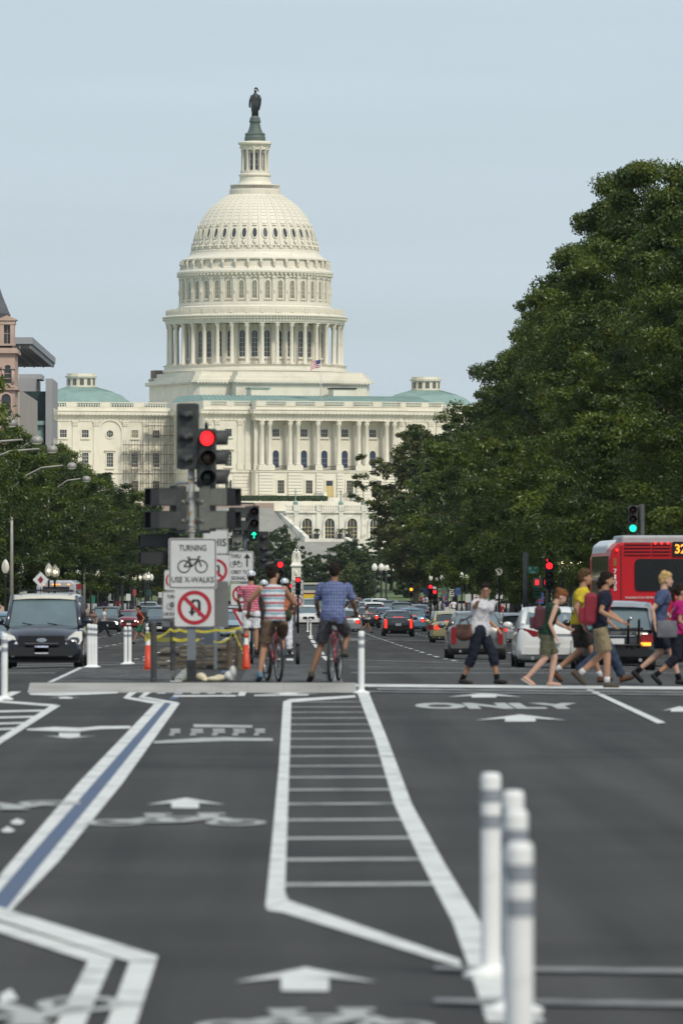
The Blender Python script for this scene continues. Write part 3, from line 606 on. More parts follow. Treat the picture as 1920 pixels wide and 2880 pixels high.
for i in range(24): m.box((-27.1, YB+.4+i*.85, Z['corb']+.1), (.7, .38, .38))
tag(m.build('dentil_row', m_cap, wall), kind='stuff')
# pilasters
def pil(w_=1.0, t=.28):
    m = MB(); m.b2(-w_/2, w_/2, -t, 0, Z['colb']+.4, Z['arch']-1.0); m.b2(-w_/2-.12, w_/2+.12, -t-.12, 0, Z['belt'], Z['colb']+.4)
    m.b2(-w_/2-.14, w_/2+.14, -t-.16, 0, Z['arch']-.14, Z['arch']); m.b2(-w_/2-.02, w_/2+.02, -t-.06, 0, Z['arch']-1.0, Z['arch']-.14)
    for i in range(3):
        for j in range(2): m.ball((-w_*.36+i*w_*.36, -t-.1, Z['arch']-.8+j*.36), (.17, .14, .2), 6, 4)
    return m.mesh(m_cap)
P1 = pil(1.05)
for x in (-47.7, -43.1, -36.7, -32.3): mkobj('pilaster', P1, wall, (x, YA, 0)); mkobj('pilaster', P1, wall, (-x, YA, 0))
for x in (25.4, 23.6, 18.6, 16.9): mkobj('pilaster', P1, wall, (x, YB, 0)); mkobj('pilaster', P1, wall, (-x, YB, 0))
for y in (-38, -33, -28, -24): mkobj('pilaster', P1, wall, (-26.42, y, 0), -PI/2)
for x in (-12.9, -8.45, -6.7, -2.3, 2.3, 6.7, 8.45, 12.9): mkobj('pilaster', P1, wall, (x, YB+.3-.32, 0))
for x in (-15.4, 15.4): mkobj('pilaster', P1, wall, (x, YC+1.2, 0), 0)
# windows
WS = window(1.45, 1.55, False, .2, .16, 3, 2); WM = window(1.4, 2.9, False, .22, .2, 3, 4, True, .05, 'tri'); WMa = window(1.4, 2.9, False, .22, .2, 3, 4, True, .05, 'arc'); WG = window(1.45, 2.7, False, .28, .16, 3, 4); WA = window(1.35, 3.6, True, .2, .16, 1, 3, True)
WO = window(1.5, 1.5, 'oval', .3, .2, 3, 2, False); mats = [m_cap, m_glass, m_capd]; matb = [m_cap, m_glass, m_sash]; matl = [m_cap, m_glassb, m_capd]
meS, meM, meMa, meG, meA, meO, meSb = WS.mesh(mats), WM.mesh(mats), WMa.mesh(mats), WG.mesh(matb), WA.mesh([m_cap, M('blue_window_glass', (.03, .05, .10), .1, var=.3, scale=.5), m_sash]), WO.mesh(mats), WS.mesh(matl)
zS, zM, zG = zf(1228), zf(1311), zf(1388)
for s in (-1, 1):
    for i, x in enumerate((-50.2, -45.4, -34.5, -29.8)):
        mkobj('window', meSb if i == 2 else meS, wall, (s*x, YA, zS)); mkobj('window', meMa, wall, (s*x, YA, zM)); mkobj('window', meG, wall, (s*x, YA, zG))
    mkobj('window', meO, wall, (s*40, YA, zS)); mkobj('window', meM, wall, (s*40, YA, zM)); mkobj('window', meG, wall, (s*40, YA, zG))
    mb = MB(); k = 16
    for i in range(k):
        a0, a1 = PI*i/k, PI*(i+1)/k; r0, r1 = 2.55, 2.9
        mb.prism([(r0*math.cos(a0), r0*math.sin(a0)), (r1*math.cos(a0), r1*math.sin(a0)), (r1*math.cos(a1), r1*math.sin(a1)), (r0*math.cos(a1), r0*math.sin(a1))], -.3, 0, (0, 0, zS+1.0))
    mb.b2(-2.9, -2.5, -.3, 0, Z['belt'], zS+1); mb.b2(2.5, 2.9, -.3, 0, Z['belt'], zS+1); mb.build('arch_moulding', m_cap, wall, (s*40, YA, 0))
    x = s*21.1; mkobj('window', meS, wall, (x, YB, zS)); mkobj('window', meM, wall, (x, YB, zM)); mkobj('window', meG, wall, (x, YB, zG))
for y in (-35.5, -30.5): mkobj('window', meS, wall, (-26.43, y, zS), -PI/2); mkobj('window', meM, wall, (-26.43, y, zM), -PI/2)
PB = (-10.7, -4.5, 0, 4.5, 10.7)
for x in PB: mkobj('window', meS, wall, (x, YB+.0, zS)); mkobj('window', meA, wall, (x, YB+.0, zM-.3))
for x in PB:
    if x: mkobj('window', meG, wall, (x, YC-.6, zG))
dz = zf(1402); MB().b2(-.85, .85, -.05, .0, 0, 2.6, 0).b2(-.03, .03, -.09, -.05, 0, 2.6, 1).b2(-.7, .7, -.06, 0, 2.65, 3.7, 2).b2(-1.1, -.85, -.2, 0, 0, 3.9, 1).b2(.85, 1.1, -.2, 0, 0, 3.9, 1).build('door', [M('yellow_door', (.55, .42, .16), .5, var=.06), m_capd, m_glass], wall, (0, YC-.6, dz))
# rusticated piers and joints on the ground storey
for x in (-14.0, -7.6, -2.3, 2.3, 7.6, 14.0):
    wdt = 3.2 if abs(x) > 3 else 1.4; k = 9; hgt = (Z['belt']-.6-Z['base'])/k; mb = MB()
    for i in range(k): mb.b2(-wdt/2, wdt/2, -.42, 0, Z['base']+i*hgt+.05, Z['base']+(i+1)*hgt-.04)
    mb.build('pier', m_cap, wall, (x, YC-.6, 0))
for s in (-1, 1):
    for xa, xb in ((16.4, 20), (22.2, 26.4)):
        mb = MB()
        for i in range(9): mb.b2(min(s*xa, s*xb), max(s*xa, s*xb), YB-.2, YB, Z['base']+i*.71+.05, Z['base']+(i+1)*.71-.04)
        mb.build('pier', m_cap, wall)
# portico columns on pedestals, iron railings between
CM = column_mesh(.5, Z['colb'], Z['arch'], 0, 14, 1.1, m_cap)
for x in (-14.6, -12.9, -8.45, -6.7, -2.3, 2.3, 6.7, 8.45, 12.9, 14.6): mkobj('column', CM, wall, (x, YC, 0))
for xa, xb in ((-15.5, -12.0), (-9.3, -5.8), (-3.1, -1.5), (1.5, 3.1), (5.8, 9.3), (12.0, 15.5)): MB().b2(xa, xb, YC-.75, YC+.75, Z['belt'], Z['colb']).build('pedestal', m_cap, wall)
for xa, xb in ((-12, -9.3), (-5.8, -3.1), (-1.5, 1.5), (3.1, 5.8), (9.3, 12)):
    mb = MB(); mb.b2(xa, xb, YC-.4, YC-.34, Z['colb']-.1, Z['colb']); mb.b2(xa, xb, YC-.4, YC-.34, Z['belt']+.02, Z['belt']+.1)
    k = 9
    for i in range(k):
        a = xa+(xb-xa)*i/k; b = xa+(xb-xa)*(i+1)/k; mb.tube([(a, YC-.37, Z['belt']+.1), (b, YC-.37, Z['colb']-.1)], .035, 5); mb.tube([(b, YC-.37, Z['belt']+.1), (a, YC-.37, Z['colb']-.1)], .035, 5)
    mb.build('railing', m_brz, wall)
# copper roofs, side rotundas
rf = MB(); zr0, zr1 = Z['par']-.6, zf(1109)
rf.add([(-26, -41.8, zr0), (26, -41.8, zr0), (26, -19, zr0), (-26, -19, zr0), (-24, -33, zr1), (24, -33, zr1), (24, -19, zr1), (-24, -19, zr1)], [(4, 5, 6, 7), (0, 1, 5, 4), (1, 2, 6, 5), (3, 0, 4, 7)])
for i in range(52): rf.tube([(-25.5+i, -41.8, zr0+.05), (-24+i*.94, -33, zr1+.05)], .07, 4)
rf.b2(-55, -27, -21, 18, Z['par']-1.2, Z['par']-.5); rf.b2(27, 55, -21, 18, Z['par']-1.2, Z['par']-.5)
roof = rf.build('roof', m_copper, cap)
for s in (-1, 1):
    zb0 = WZ(1132, CD); zt0 = WZ(1094, CD)
    mb = MB().lathe([(10.6, zb0-1.6), (10.6, zb0-.2), (10.0, zb0), (8.6, zb0+.75*(zt0-zb0)*.55), (6.6, zb0+(zt0-zb0)*.68), (4.6, zb0+(zt0-zb0)*.88), (3.4, zt0)], 48, sm=True)
    for k in range(48): mb.tube([(10.0*math.cos(2*PI*k/48), 10*math.sin(2*PI*k/48), zb0), (6.6*math.cos(2*PI*k/48), 6.6*math.sin(2*PI*k/48), zb0+(zt0-zb0)*.69), (3.4*math.cos(2*PI*k/48), 3.4*math.sin(2*PI*k/48), zt0)], .06, 4)
    sd = mb.build('side_dome', m_copper, cap, (s*39, 0, 0))
    z2, z3 = zt0, WZ(1062, CD)
    MB().lathe([(3.3, z2-.3), (3.3, z2+.25), (3.05, z2+.25), (3.05, z3-.4), (3.4, z3-.4), (3.5, z3), (2.6, z3+.1)], 12).lathe([(3.1, z3+.02), (3.1, z3+.5), (2.9, z3+.5)], 12).build('side_lantern', m_cap, sd)
    wm = rad(window(.85, z3-z2-1.1, False, .08, .06, 2, 3, False), 2.98); me = wm.mesh([m_cap, m_glass, m_sash])
    for k in range(12): mkobj('window', me, sd, (0, 0, z2+.45), 2*PI*k/12+math.radians(-15))
# flag
fl = empty('flagpole', (CX+41*math.sin(CT)-.0, CD-41*math.cos(CT), 0), 0, 'flagpole with a waving striped flag on the white building roof', 'flagpole')
fx = WX(902, CD-38.5); fl.location = (fx, CD-38.5, 0)
MB().tube([(0, 0, zf(1126)), (0, 0, zf(1003))], [.1, .05], 8).ball((0, 0, zf(1002)), .12, 8, 5).build('pole', M('pole_white', (.7, .7, .68), .5, var=.05), fl)
fm = MB(); nx_, nz_ = 14, 10; vs = []
for i in range(nx_+1):
    for j in range(nz_+1):
        t = i/nx_; vs.append((-t*2.15, -.5*t*math.sin(t*7+j*.15)-.3*t, -j/nz_*1.75-t*t*1.0-.12*math.sin(t*6)))
fm.add(vs, [(i*(nz_+1)+j, (i+1)*(nz_+1)+j, (i+1)*(nz_+1)+j+1, i*(nz_+1)+j+1) for i in range(nx_) for j in range(nz_)], 0, True)
for idx, (f_) in enumerate(fm.f):
    i, j = divmod(idx, nz_); fm.m[idx] = 2 if (i < 6 and j < 5) else (0 if j % 2 == 0 else 1)
fm.build('flag', [M('flag_red', (.42, .04, .06), .8, var=.05), M('flag_white', (.75, .73, .72), .8, var=.05), M('flag_blue', (.05, .06, .18), .8, var=.05)], fl, (0, 0, zf(1008)))
# ---- terraces, hedge, steps, lamps, palms in front (same axes as the building)
ter = empty('terrace', (CX, CD, 0), CT, 'stone terrace with arched windows and wide steps below the domed building', 'terrace')
T1 = zf(1411, 1450); TY = -68.0; zt_ = zf(1421, 1432); zb2 = zf(1516, 1432)
MB().b2(-70, 70, -60, -20, 0, T1).build('upper_terrace', m_cap, ter)
MB().b2(-70, -17.6, -60.6, -60.01, T1-2.2, T1-.4).build('granite_band', m_pink, ter)
MB().b2(-17.6, 60, TY, -60.02, 0, zt_-1.15).b2(-17.9, 60, TY-.35, TY+.3, zt_-1.55, zt_-1.15).build('arcade_wall', m_marble, ter)
aw = [o for o in ter.children if o.name.startswith('arcade')][0]
mb = MB(); mb.b2(-17.8, 60, TY-.3, TY+.3, zt_-.2, zt_)
for i in range(150):
    x = -17.4+i*.5; mb.tube([(x, TY, zt_-1.15), (x, TY, zt_-.7), (x, TY, zt_-.2)], [.1, .15, .08], 5)
mb.build('balustrade', m_marble, aw)
for i in range(9):
    x = -15.6+i*4.9; MB().b2(x-.55, x+.55, TY-.45, TY+.35, zt_-1.2, zt_+.12).b2(x-.45, x+.45, TY-.3, TY, zb2-3, zt_-1.5).build('pier', m_marble, aw)
WT = window(2.1, 4.1, True, .45, .35, 3, 4, False, .13).mesh([m_marble, m_glass, m_sash])
for i in range(8): mkobj('window', WT, aw, (-13.2+i*4.9, TY, zb2+.1))
def flight(x0, x1, ya, za_, yb, zb_, n, name='steps'):
    mb = MB()
    for i in range(n):
        y0_ = ya+(yb-ya)*i/n; y1_ = ya+(yb-ya)*(i+1)/n; z_ = za_+(zb_-za_)*(i+1)/n
        mb.b2(x0, x1, y1_, y0_-.001, z_-4, z_)
    return mb.build(name, m_steps, ter)
flight(-36, -18.4, -60.7, T1-1.2, -80, 7.4, 34); flight(-36, -11.2, -84, 7.2, -118, -1.5, 44)
MB().b2(-36, -8, -84, -80, 2, 7.35).build('landing', m_steps, ter)
def ramp_wall(x, ya, za_, yb, zb_, h=1.1):
    mb = MB(); mb.add([(x-.45, ya, za_-5), (x+.45, ya, za_-5), (x+.45, yb, zb_-5), (x-.45, yb, zb_-5), (x-.45, ya, za_+h), (x+.45, ya, za_+h), (x+.45, yb, zb_+h), (x-.45, yb, zb_+h)], [(4, 5, 6, 7), (0, 4, 7, 3), (1, 2, 6, 5), (3, 7, 6, 2), (0, 1, 5, 4)]); mb.build('stair_wall', m_marble, ter)
ramp_wall(-17.9, -66, T1-3.6, -81, 7.3); ramp_wall(-36.5, -60.7, T1-1.2, -80, 7.4); ramp_wall(-10.6, -84, 7.2, -118, -1.5)
MB().b2(-3.2, 3.2, -50.5, -46.2, T1, T1+.9).b2(-3.6, -2.9, -52, -46.2, T1, T1+1.9).b2(2.9, 3.6, -52, -46.2, T1, T1+1.9).build('porch_steps', m_marble, ter)
hd = MB()
for i in range(900): 
    x = random.uniform(-25, -5); hd.box((x, -57.5+random.uniform(-.7, .7), T1+random.uniform(.2, 1.05)), (.35, .35, .35), random.random()*3)
tag(hd.build('hedge', m_hedge), 'dark clipped hedge along the terrace below the portico', 'hedge').location = (CX, CD, 0); COL.objects[-1].rotation_euler = (0, 0, CT)
def terrace_lamp(x, y, z, lab, h=3.0):
    e = empty('terrace_lamp', (CX+x*math.cos(CT)-y*math.sin(CT), CD+x*math.sin(CT)+y*math.cos(CT), z), 0, lab, 'lamp', 'bronze lamps on the terrace')
    MB().lathe([(.5, 0), (.5, .5), (.25, .7), (.12, 1.0), (.1, h-.6), (.2, h-.5)], 10).build('post', m_copper if h > 2.5 else m_brz, e)
    MB().lathe([(.1, h-.5), (.26, h-.25), (.22, h+.1), (.05, h+.3)], 10).build('lantern', M('lamp_cream', (.6, .57, .45), .4, var=.05), e)
terrace_lamp(-15.6, TY, zt_+.1, 'green bronze lamp at the left end of the terrace balustrade'); terrace_lamp(-5.8, TY, zt_+.1, 'green bronze lamp left of the portico steps'); terrace_lamp(-.9, TY, zt_+.1, 'green bronze lamp right of the portico steps'); terrace_lamp(2.6, -54, T1+.6, 'green bronze lamp beside the yellow door')
terrace_lamp(-24.6, -46, T1, 'dark lamp by the wall left of the portico, left one of two', 4.4); terrace_lamp(-22.2, -46, T1, 'dark lamp by the wall left of the portico, right one of two', 4.4)
def palm(x, lab):
    y = TY-1.6; e = empty('potted_palm', (CX+x*math.cos(CT)-y*math.sin(CT), CD+x*math.sin(CT)+y*math.cos(CT), zb2+.0), 0, lab, 'palm', 'potted palms by the arched windows')
    MB().lathe([(.35, 0), (.6, 1.0), (.65, 1.05)], 10).build('pot', m_brz, e); MB().tube([(0, 0, 1), (0, 0, 1.9)], .1, 6).build('trunk', m_brown, e)
    mb = MB()
    for k in range(26):
        a = random.random()*6.28; u = random.uniform(.2, 1); r = random.uniform(.7, 1.2)
        p = [Vector((math.cos(a)*r*t, math.sin(a)*r*t, 1.8+u*1.2*t-1.1*t*t)) for t in (0, .35, .7, 1)]; mb.tube(p, [.05, .12, .1, .02], 4, flat=.3)
    mb.build('fronds', M('palm_green', (.07, .10, .03), .7, var=.3), e)
palm(-14.6, 'potted palm left of the first arched terrace window'); palm(-11.6, 'potted palm right of the first arched terrace window'); palm(-6.6, 'potted palm right of the second arched terrace window'); palm(-5.0+.2, 'potted palm left of the third arched terrace window')
MB().b2(-70, 70, TY-6, TY+.3, -3, zb2).build('lower_terrace', m_marble, ter)
# scaffolding on the set-back wall
sc_ = empty('scaffolding', (CX, CD, 0), CT, 'steel pipe scaffolding standing against the cream wall left of the portico', 'scaffolding')
m_pipe = M('steel_pipe', (.12, .115, .10), .5, metal=.4, var=.2)
for (xa, xb, za_, zb3) in ((-32.5, -27.2, T1, zf(1176, 1478)), (-37.5, -32.5, T1, zf(1240, 1478))):
    mb = MB(); nlev = int((zb3-za_)/2.0); px = np.linspace(xa, xb, 5)
    for y in (YA-1.6, YA-3.2):
        for x in px: mb.tube([(x, y, za_), (x, y, zb3)], .05, 5)
        for l in range(nlev+1):
            z_ = za_+l*2.0; mb.tube([(xa-.3, y, z_), (xb+.3, y, z_)], .05, 5)
            if l < nlev:
                for i in range(4):
                    if (i+l) % 2: mb.tube([(px[i], y, z_), (px[i+1], y, z_+2)], .035, 4)
    for x in px:
        for l in range(nlev+1): mb.tube([(x, YA-1.6, za_+l*2), (x, YA-3.2, za_+l*2)], .04, 4)
    fr_ = mb.build('pipe_frame', m_pipe, sc_)
    MB().b2(xa, xb, YA-3.2, YA-1.6, za_+2.0*nlev-.1, za_+2.0*nlev).b2(xa+.5, xb-1.2, YA-3.2, YA-1.6, za_+2.0*(nlev-2)-.1, za_+2.0*(nlev-2)).build('platform', M('scaffold_board', (.2, .16, .11), .8, var=.2), sc_)
# ================================================================== buildings left of the avenue
m_pinkst = M('pink_stone', (.50, .36, .29), .8, var=.08, scale=.5, dirt=(.40, .28, .23), dirt_sc=.6); m_slate = M('blue_slate', (.085, .09, .105), .7, var=.2, scale=1.5, bump=.2)
m_tan = M('tan_concrete', (.40, .36, .30), .85, var=.07, scale=.3); m_gconc = M('grey_concrete', (.33, .325, .325), .8, var=.06, scale=.3); m_gglass = M('green_glass_wall', (.035, .055, .055), .12, var=.2, scale=.4, spec=.8); m_louv = M('louvre_grey', (.28, .29, .30), .6, var=.06)
td = 600.0; tw = empty('stone_tower', (WX(-62, td), td, -2.6), 0, 'pink stone tower with a steep slate roof at the left edge', 'building')
k = td/F; hwid = (50+62)*k
def tz(v): return WZ(v, td)+2.6
o = MB().b2(-hwid+.25, hwid-.25, 0, 2*hwid, 0, tz(993)).build('wall', m_pinkst, tw)
MB().b2(-hwid, hwid, -.3, 2*hwid+.3, tz(993), tz(985)).b2(-hwid+.1, hwid-.1, -.15, 2*hwid+.1, tz(985), tz(978)).b2(-hwid, hwid, -.25, 2*hwid+.2, tz(1096), tz(1088)).build('cornice', m_pinkst, tw)
rf_ = MB(); rows = [(978, 1.0, 96), (905, .8, 80), (880, .7, 84), (825, .5, 62), (640, 0.03, 2)]
vs = []
for v, _, hw_ in rows:
    h_ = hw_*k
    for sx, sy in ((-1, -1), (1, -1), (1, 1), (-1, 1)): vs.append((sx*h_, hwid+sy*h_, tz(v)))
rf_.add(vs, [(i*4+j, i*4+(j+1) % 4, (i+1)*4+(j+1) % 4, (i+1)*4+j) for i in range(4) for j in range(4)]); rf_.build('roof', m_slate, tw)
def dormer(x):
    e = MB(); e.b2(x-.62, x-.27, -.15, 1.6, tz(968), tz(906)); e.b2(x+.27, x+.62, -.15, 1.6, tz(968), tz(906)); e.b2(x-.7, x+.7, -.2, 1.6, tz(912), tz(900)); e.b2(x-.7, x+.7, -.25, .8, tz(972), tz(966))
    e.prism([(x-.85, tz(901)), (x+.85, tz(901)), (x+.85, tz(898)), (x, tz(886)), (x-.85, tz(898))], -.3, 1.7); e.b2(x-.27, x+.27, .25, .35, tz(968), tz(910), 1); e.b2(x-.02, x+.02, .2, .26, tz(968), tz(910)); e.b2(x-.27, x+.27, .2, .26, tz(938), tz(936)); e.build('dormer', [m_pinkst, m_glass], tw)
dormer((20+62)*k); dormer((-144+62)*k)
for u in (22, -30, -82, -134):
    m = window(.62, tz(1023)-tz(1075), True, .14, .16, 1, 3, True).mesh([m_pinkst, m_glass, m_pinkst]); mkobj('window', m, tw, ((u+62)*k, 0, tz(1078)))
for u in (36, 8, -2, -56, -108): MB().tube([((u+62)*k, -.16, tz(1085)), ((u+62)*k, -.16, tz(1038))], .14, 10).b2((u+62)*k-.2, (u+62)*k+.2, -.36, 0, tz(1038), tz(1033)).build('pilaster', m_pinkst, tw)
for i in range(4): mkobj('window', window(.8, 1.9, True, .15, .15, 1, 3).mesh([m_pinkst, m_glass, m_pinkst]), tw, (-2.4+i*1.6, 0, tz(1170)))
# modern building with projecting roof canopy
mo = empty('modern_building', (0, 0, 0), 0, 'modern building with a louvred roof canopy projecting towards the dome', 'building')
MB().b2(-60, -28, 725, 776, -3, 20.4).build('wall', m_tan, mo)
for i in range(18): MB().b2(-28.0, -27.75, 727+i*2.6, 728.1+i*2.6, 3, 14.8).build('fin', m_tan, mo)
cn = MB().b2(-58, -27.6, 750, 823, 25.9, 26.6).build('roof_canopy', m_louv, mo); 
gr_ = MB()
for i in range(34): gr_.b2(-58, -27.7, 751+i*2.15, 751.5+i*2.15, 25.5, 25.88)
for i in range(14): gr_.b2(-27.9-i*1.1, -27.8-i*1.1, 750.2, 822, 25.4, 25.87)
tag(gr_.build('louvre_slat', m_louv, cn), kind='stuff')
MB().b2(-50, -31.0, 776.02, 800, -3, 25.38).build('glass_hall', m_gglass, mo); MB().b2(-50, -30.9, 748, 776, 20.42, 25.38, 0).build('upper_wall', m_gconc, mo)
for i in range(5): MB().b2(-30.98, -30.9, 777+i*4.5, 777.3+i*4.5, 0, 25).build('mullion', m_louv, mo)
gb = empty('grey_building', (0, 0, 0), 0, 'grey concrete building with a tall end slab beside the dome building', 'building')
MB().b2(-29.7, -28.9, 850, 870, -3.5, 24.9).build('end_slab', m_gconc, gb); MB().b2(-52, -29.72, 852, 870, -3.5, 23.4).build('wall', m_gglass, gb); MB().b2(-40, -29.97, 851, 852, 17.2, 19.3).b2(-40, -29.8, 850.5, 852, 19.3, 19.8).build('copper_cornice', m_copper, gb)
for i in range(6):
    MB().b2(-28.92, -28.87, 853, 868, 1.5+i*3.7, 3.0+i*3.7).build('window', m_gglass, gb); MB().b2(-29.71, -28.89, 849.985, 850.0, 4.6+i*3.6, 4.66+i*3.6).build('joint_line', m_tan, gb)
MB().b2(-38, -31, 853, 870, 23.4, 25.0).b2(-36, -30.4, 856, 866, 25.0, 25.6).build('roof_plant', m_gconc, gb)
# plain office blocks behind the trees
for i, (x0_, x1_, d0, d1, h_, lab) in enumerate(((34, 70, 250, 420, 22, 'tan office block behind the nearest oaks on the right'), (34, 70, 450, 640, 24, 'tan office block behind the middle oaks on the right'), (34, 70, 670, 900, 22, 'tan office block behind the far oaks on the right'), (-80, -36, 240, 420, 15, 'low tan block behind the nearest trees on the left'))):
    ob = empty('office_block', (0, 0, 0), 0, lab, 'building', 'office blocks behind the trees'); z0_ = G(d0, 14.5)-1
    MB().b2(x0_, x1_, d0, d1, z0_, h_).build('wall', m_tan, ob); MB().b2(x0_-.4, x1_+.4, d0-.4, d1+.4, h_, h_+.7).build('cornice', m_gconc, ob)
    xs_ = x0_ if x0_ > 0 else x1_; s_ = -1 if x0_ > 0 else 1
    wm_ = MB().b2(-.03, .03, -1.2, 1.2, 0, 2.0).mesh(m_gglass)
    for fl_ in range(int((h_-3)/3.6)):
        for j in range(int((d1-d0-6)/9)): mkobj('window', wm_, ob, (xs_+s_*.02, d0+6+j*9, z0_+4+fl_*3.6))
# ================================================================== trees
m_bark = M('bark', (.075, .062, .05), .95, var=.3, scale=3, bump=.6, bscale=10)
def leaf_mat(name, c1, c2, c3, trans=.28):
    m = bpy.data.materials.new(name); m.use_nodes = True; n = m.node_tree.nodes; L = m.node_tree.links; n.clear()
    o = n.new('ShaderNodeOutputMaterial'); d = n.new('ShaderNodeBsdfDiffuse'); t = n.new('ShaderNodeBsdfTranslucent'); g = n.new('ShaderNodeBsdfGlossy'); g.inputs['Roughness'].default_value = .45
    x1 = n.new('ShaderNodeMixShader'); x1.inputs[0].default_value = trans; x2 = n.new('ShaderNodeMixShader'); x2.inputs[0].default_value = .04
    geo = n.new('ShaderNodeNewGeometry'); tc_ = n.new('ShaderNodeTexCoord'); nz_ = n.new('ShaderNodeTexNoise'); nz_.inputs['Scale'].default_value = .42; nz_.inputs['Detail'].default_value = 3
    L.new(tc_.outputs['Object'], nz_.inputs['Vector']); oi = n.new('ShaderNodeObjectInfo')
    a1 = n.new('ShaderNodeMath'); a1.operation = 'MULTIPLY_ADD'; a1.inputs[1].default_value = .26; L.new(geo.outputs['Random Per Island'], a1.inputs[0])
    mr_ = n.new('ShaderNodeMapRange'); mr_.inputs['From Min'].default_value = .3; mr_.inputs['From Max'].default_value = .72; mr_.inputs['To Max'].default_value = .72; L.new(nz_.outputs['Fac'], mr_.inputs['Value']); L.new(mr_.outputs[0], a1.inputs[2])  # clump-sized noise varies leaf hue and paints in sunlit and shaded patches
    a2 = n.new('ShaderNodeMath'); a2.operation = 'MULTIPLY_ADD'; a2.inputs[1].default_value = .16; L.new(oi.outputs['Random'], a2.inputs[0]); L.new(a1.outputs[0], a2.inputs[2])
    r = n.new('ShaderNodeValToRGB'); L.new(a2.outputs[0], r.inputs[0]); r.color_ramp.elements[0].color = (*c1, 1); r.color_ramp.elements[1].color = (*c3, 1); e = r.color_ramp.elements.new(.5); e.color = (*c2, 1)
    for s in (d, t): L.new(r.outputs[0], s.inputs['Color'])
    L.new(d.outputs[0], x1.inputs[1]); L.new(t.outputs[0], x1.inputs[2]); L.new(x1.outputs[0], x2.inputs[1]); L.new(g.outputs[0], x2.inputs[2]); L.new(x2.outputs[0], o.inputs[0]); return m
lf_oak = leaf_mat('oak_leaves', (.016, .036, .006), (.062, .102, .012), (.16, .195, .020), .42)
lf_dark = leaf_mat('dark_leaves', (.018, .038, .010), (.044, .078, .014), (.095, .13, .022), .36)
lf_olive = leaf_mat('olive_leaves', (.036, .056, .013), (.075, .098, .018), (.15, .15, .028), .36)
lf_mid = leaf_mat('mid_leaves', (.018, .040, .006), (.074, .116, .012), (.185, .215, .022), .42)
lf_shrub = leaf_mat('shrub_leaves', (.05, .075, .02), (.09, .12, .03), (.16, .19, .05))
def crown_data(H, R, z0, ncl, per, leaf, seed, prof=None, flatz=.6, cs=(.55, 1.15), nb=46, fill=.16, droop=.25):
    """leaf-sized faces gathered on boughs that push out of an uneven crown"""
    g = np.random.default_rng(seed); prof = prof or (lambda t: np.sin(PI*np.clip(t, .02, .985)**1.15)**.55)
    ph = g.uniform(0, 6.28, 6); C = []; nper = max(3, int(ncl*(1-fill)/nb))
    for i in range(nb):
        t = (i+g.uniform(0, 1))/nb; a = i*2.399+g.uniform(-.5, .5)
        lump = 1+.14*math.sin(3*a+ph[0]+4*t)+.10*math.sin(5*a+ph[1]-7*t)
        L_ = R*float(prof(t))*lump*g.uniform(.66, 1.22); zt = z0+(H-z0)*t*g.uniform(.97, 1.05)
        zb = max(z0*.8, zt-L_*(.25+.9*t)); tip = np.array([L_*math.cos(a), L_*math.sin(a), zt]); base = np.array([0, 0, zb])
        if t > .86: tip[:2] *= .75; tip[2] += g.uniform(0, .03)*H*.6
        for j in range(nper):
            s_ = g.uniform(.38, 1.0)**.8; p = base+(tip-base)*s_; p[2] += .5*math.sin(PI*s_)-droop*s_*s_*(1-t)*2
            w_ = .16*L_*(1.25-s_)+.25; p = p+g.normal(size=3)*np.array([w_, w_, w_*.5]); C.append((*p, g.uniform(*cs)*(1.15-.5*s_)))
    for i in range(ncl-len(C)):
        t = g.uniform(.03, .93); a = g.uniform(0, 2*PI); rr = R*float(prof(t))*g.uniform(.25, .8); C.append((rr*math.cos(a), rr*math.sin(a), z0+(H-z0)*t, g.uniform(*cs)))
    C = np.array(C); ncl = len(C); n = ncl*per
    cc = np.repeat(C, per, 0); dirs = g.normal(size=(n, 3)); dirs /= np.linalg.norm(dirs, axis=1)[:, None]
    rad_ = g.uniform(0, 1, n)**.55
    pos = cc[:, :3]+dirs*rad_[:, None]*cc[:, 3:4]*np.array([1, 1, flatz])
    nrm = g.normal(size=(n, 3))*.6+dirs*.45+np.array([0, 0, .7]); nrm /= np.linalg.norm(nrm, axis=1)[:, None]
    tng = np.cross(nrm, g.normal(size=(n, 3))); tng /= np.linalg.norm(tng, axis=1)[:, None]; bt = np.cross(nrm, tng)
    s = leaf*g.uniform(.6, 1.25, n)[:, None]
    V = np.empty((n, 4, 3)); V[:, 0] = pos-tng*s; V[:, 1] = pos-bt*s*.42; V[:, 2] = pos+tng*s; V[:, 3] = pos+bt*s*.42
    return C, V.reshape(-1, 3)
def quads_mesh(name, V, mat):
    me = bpy.data.meshes.new(name); nv = len(V); nf = nv//4
    me.vertices.add(nv); me.vertices.foreach_set('co', V.ravel()); me.loops.add(nv); me.loops.foreach_set('vertex_index', np.arange(nv, dtype=np.int32))
    me.polygons.add(nf); me.polygons.foreach_set('loop_start', np.arange(0, nv, 4, dtype=np.int32)); me.materials.append(mat); me.update(); me.validate(); return me
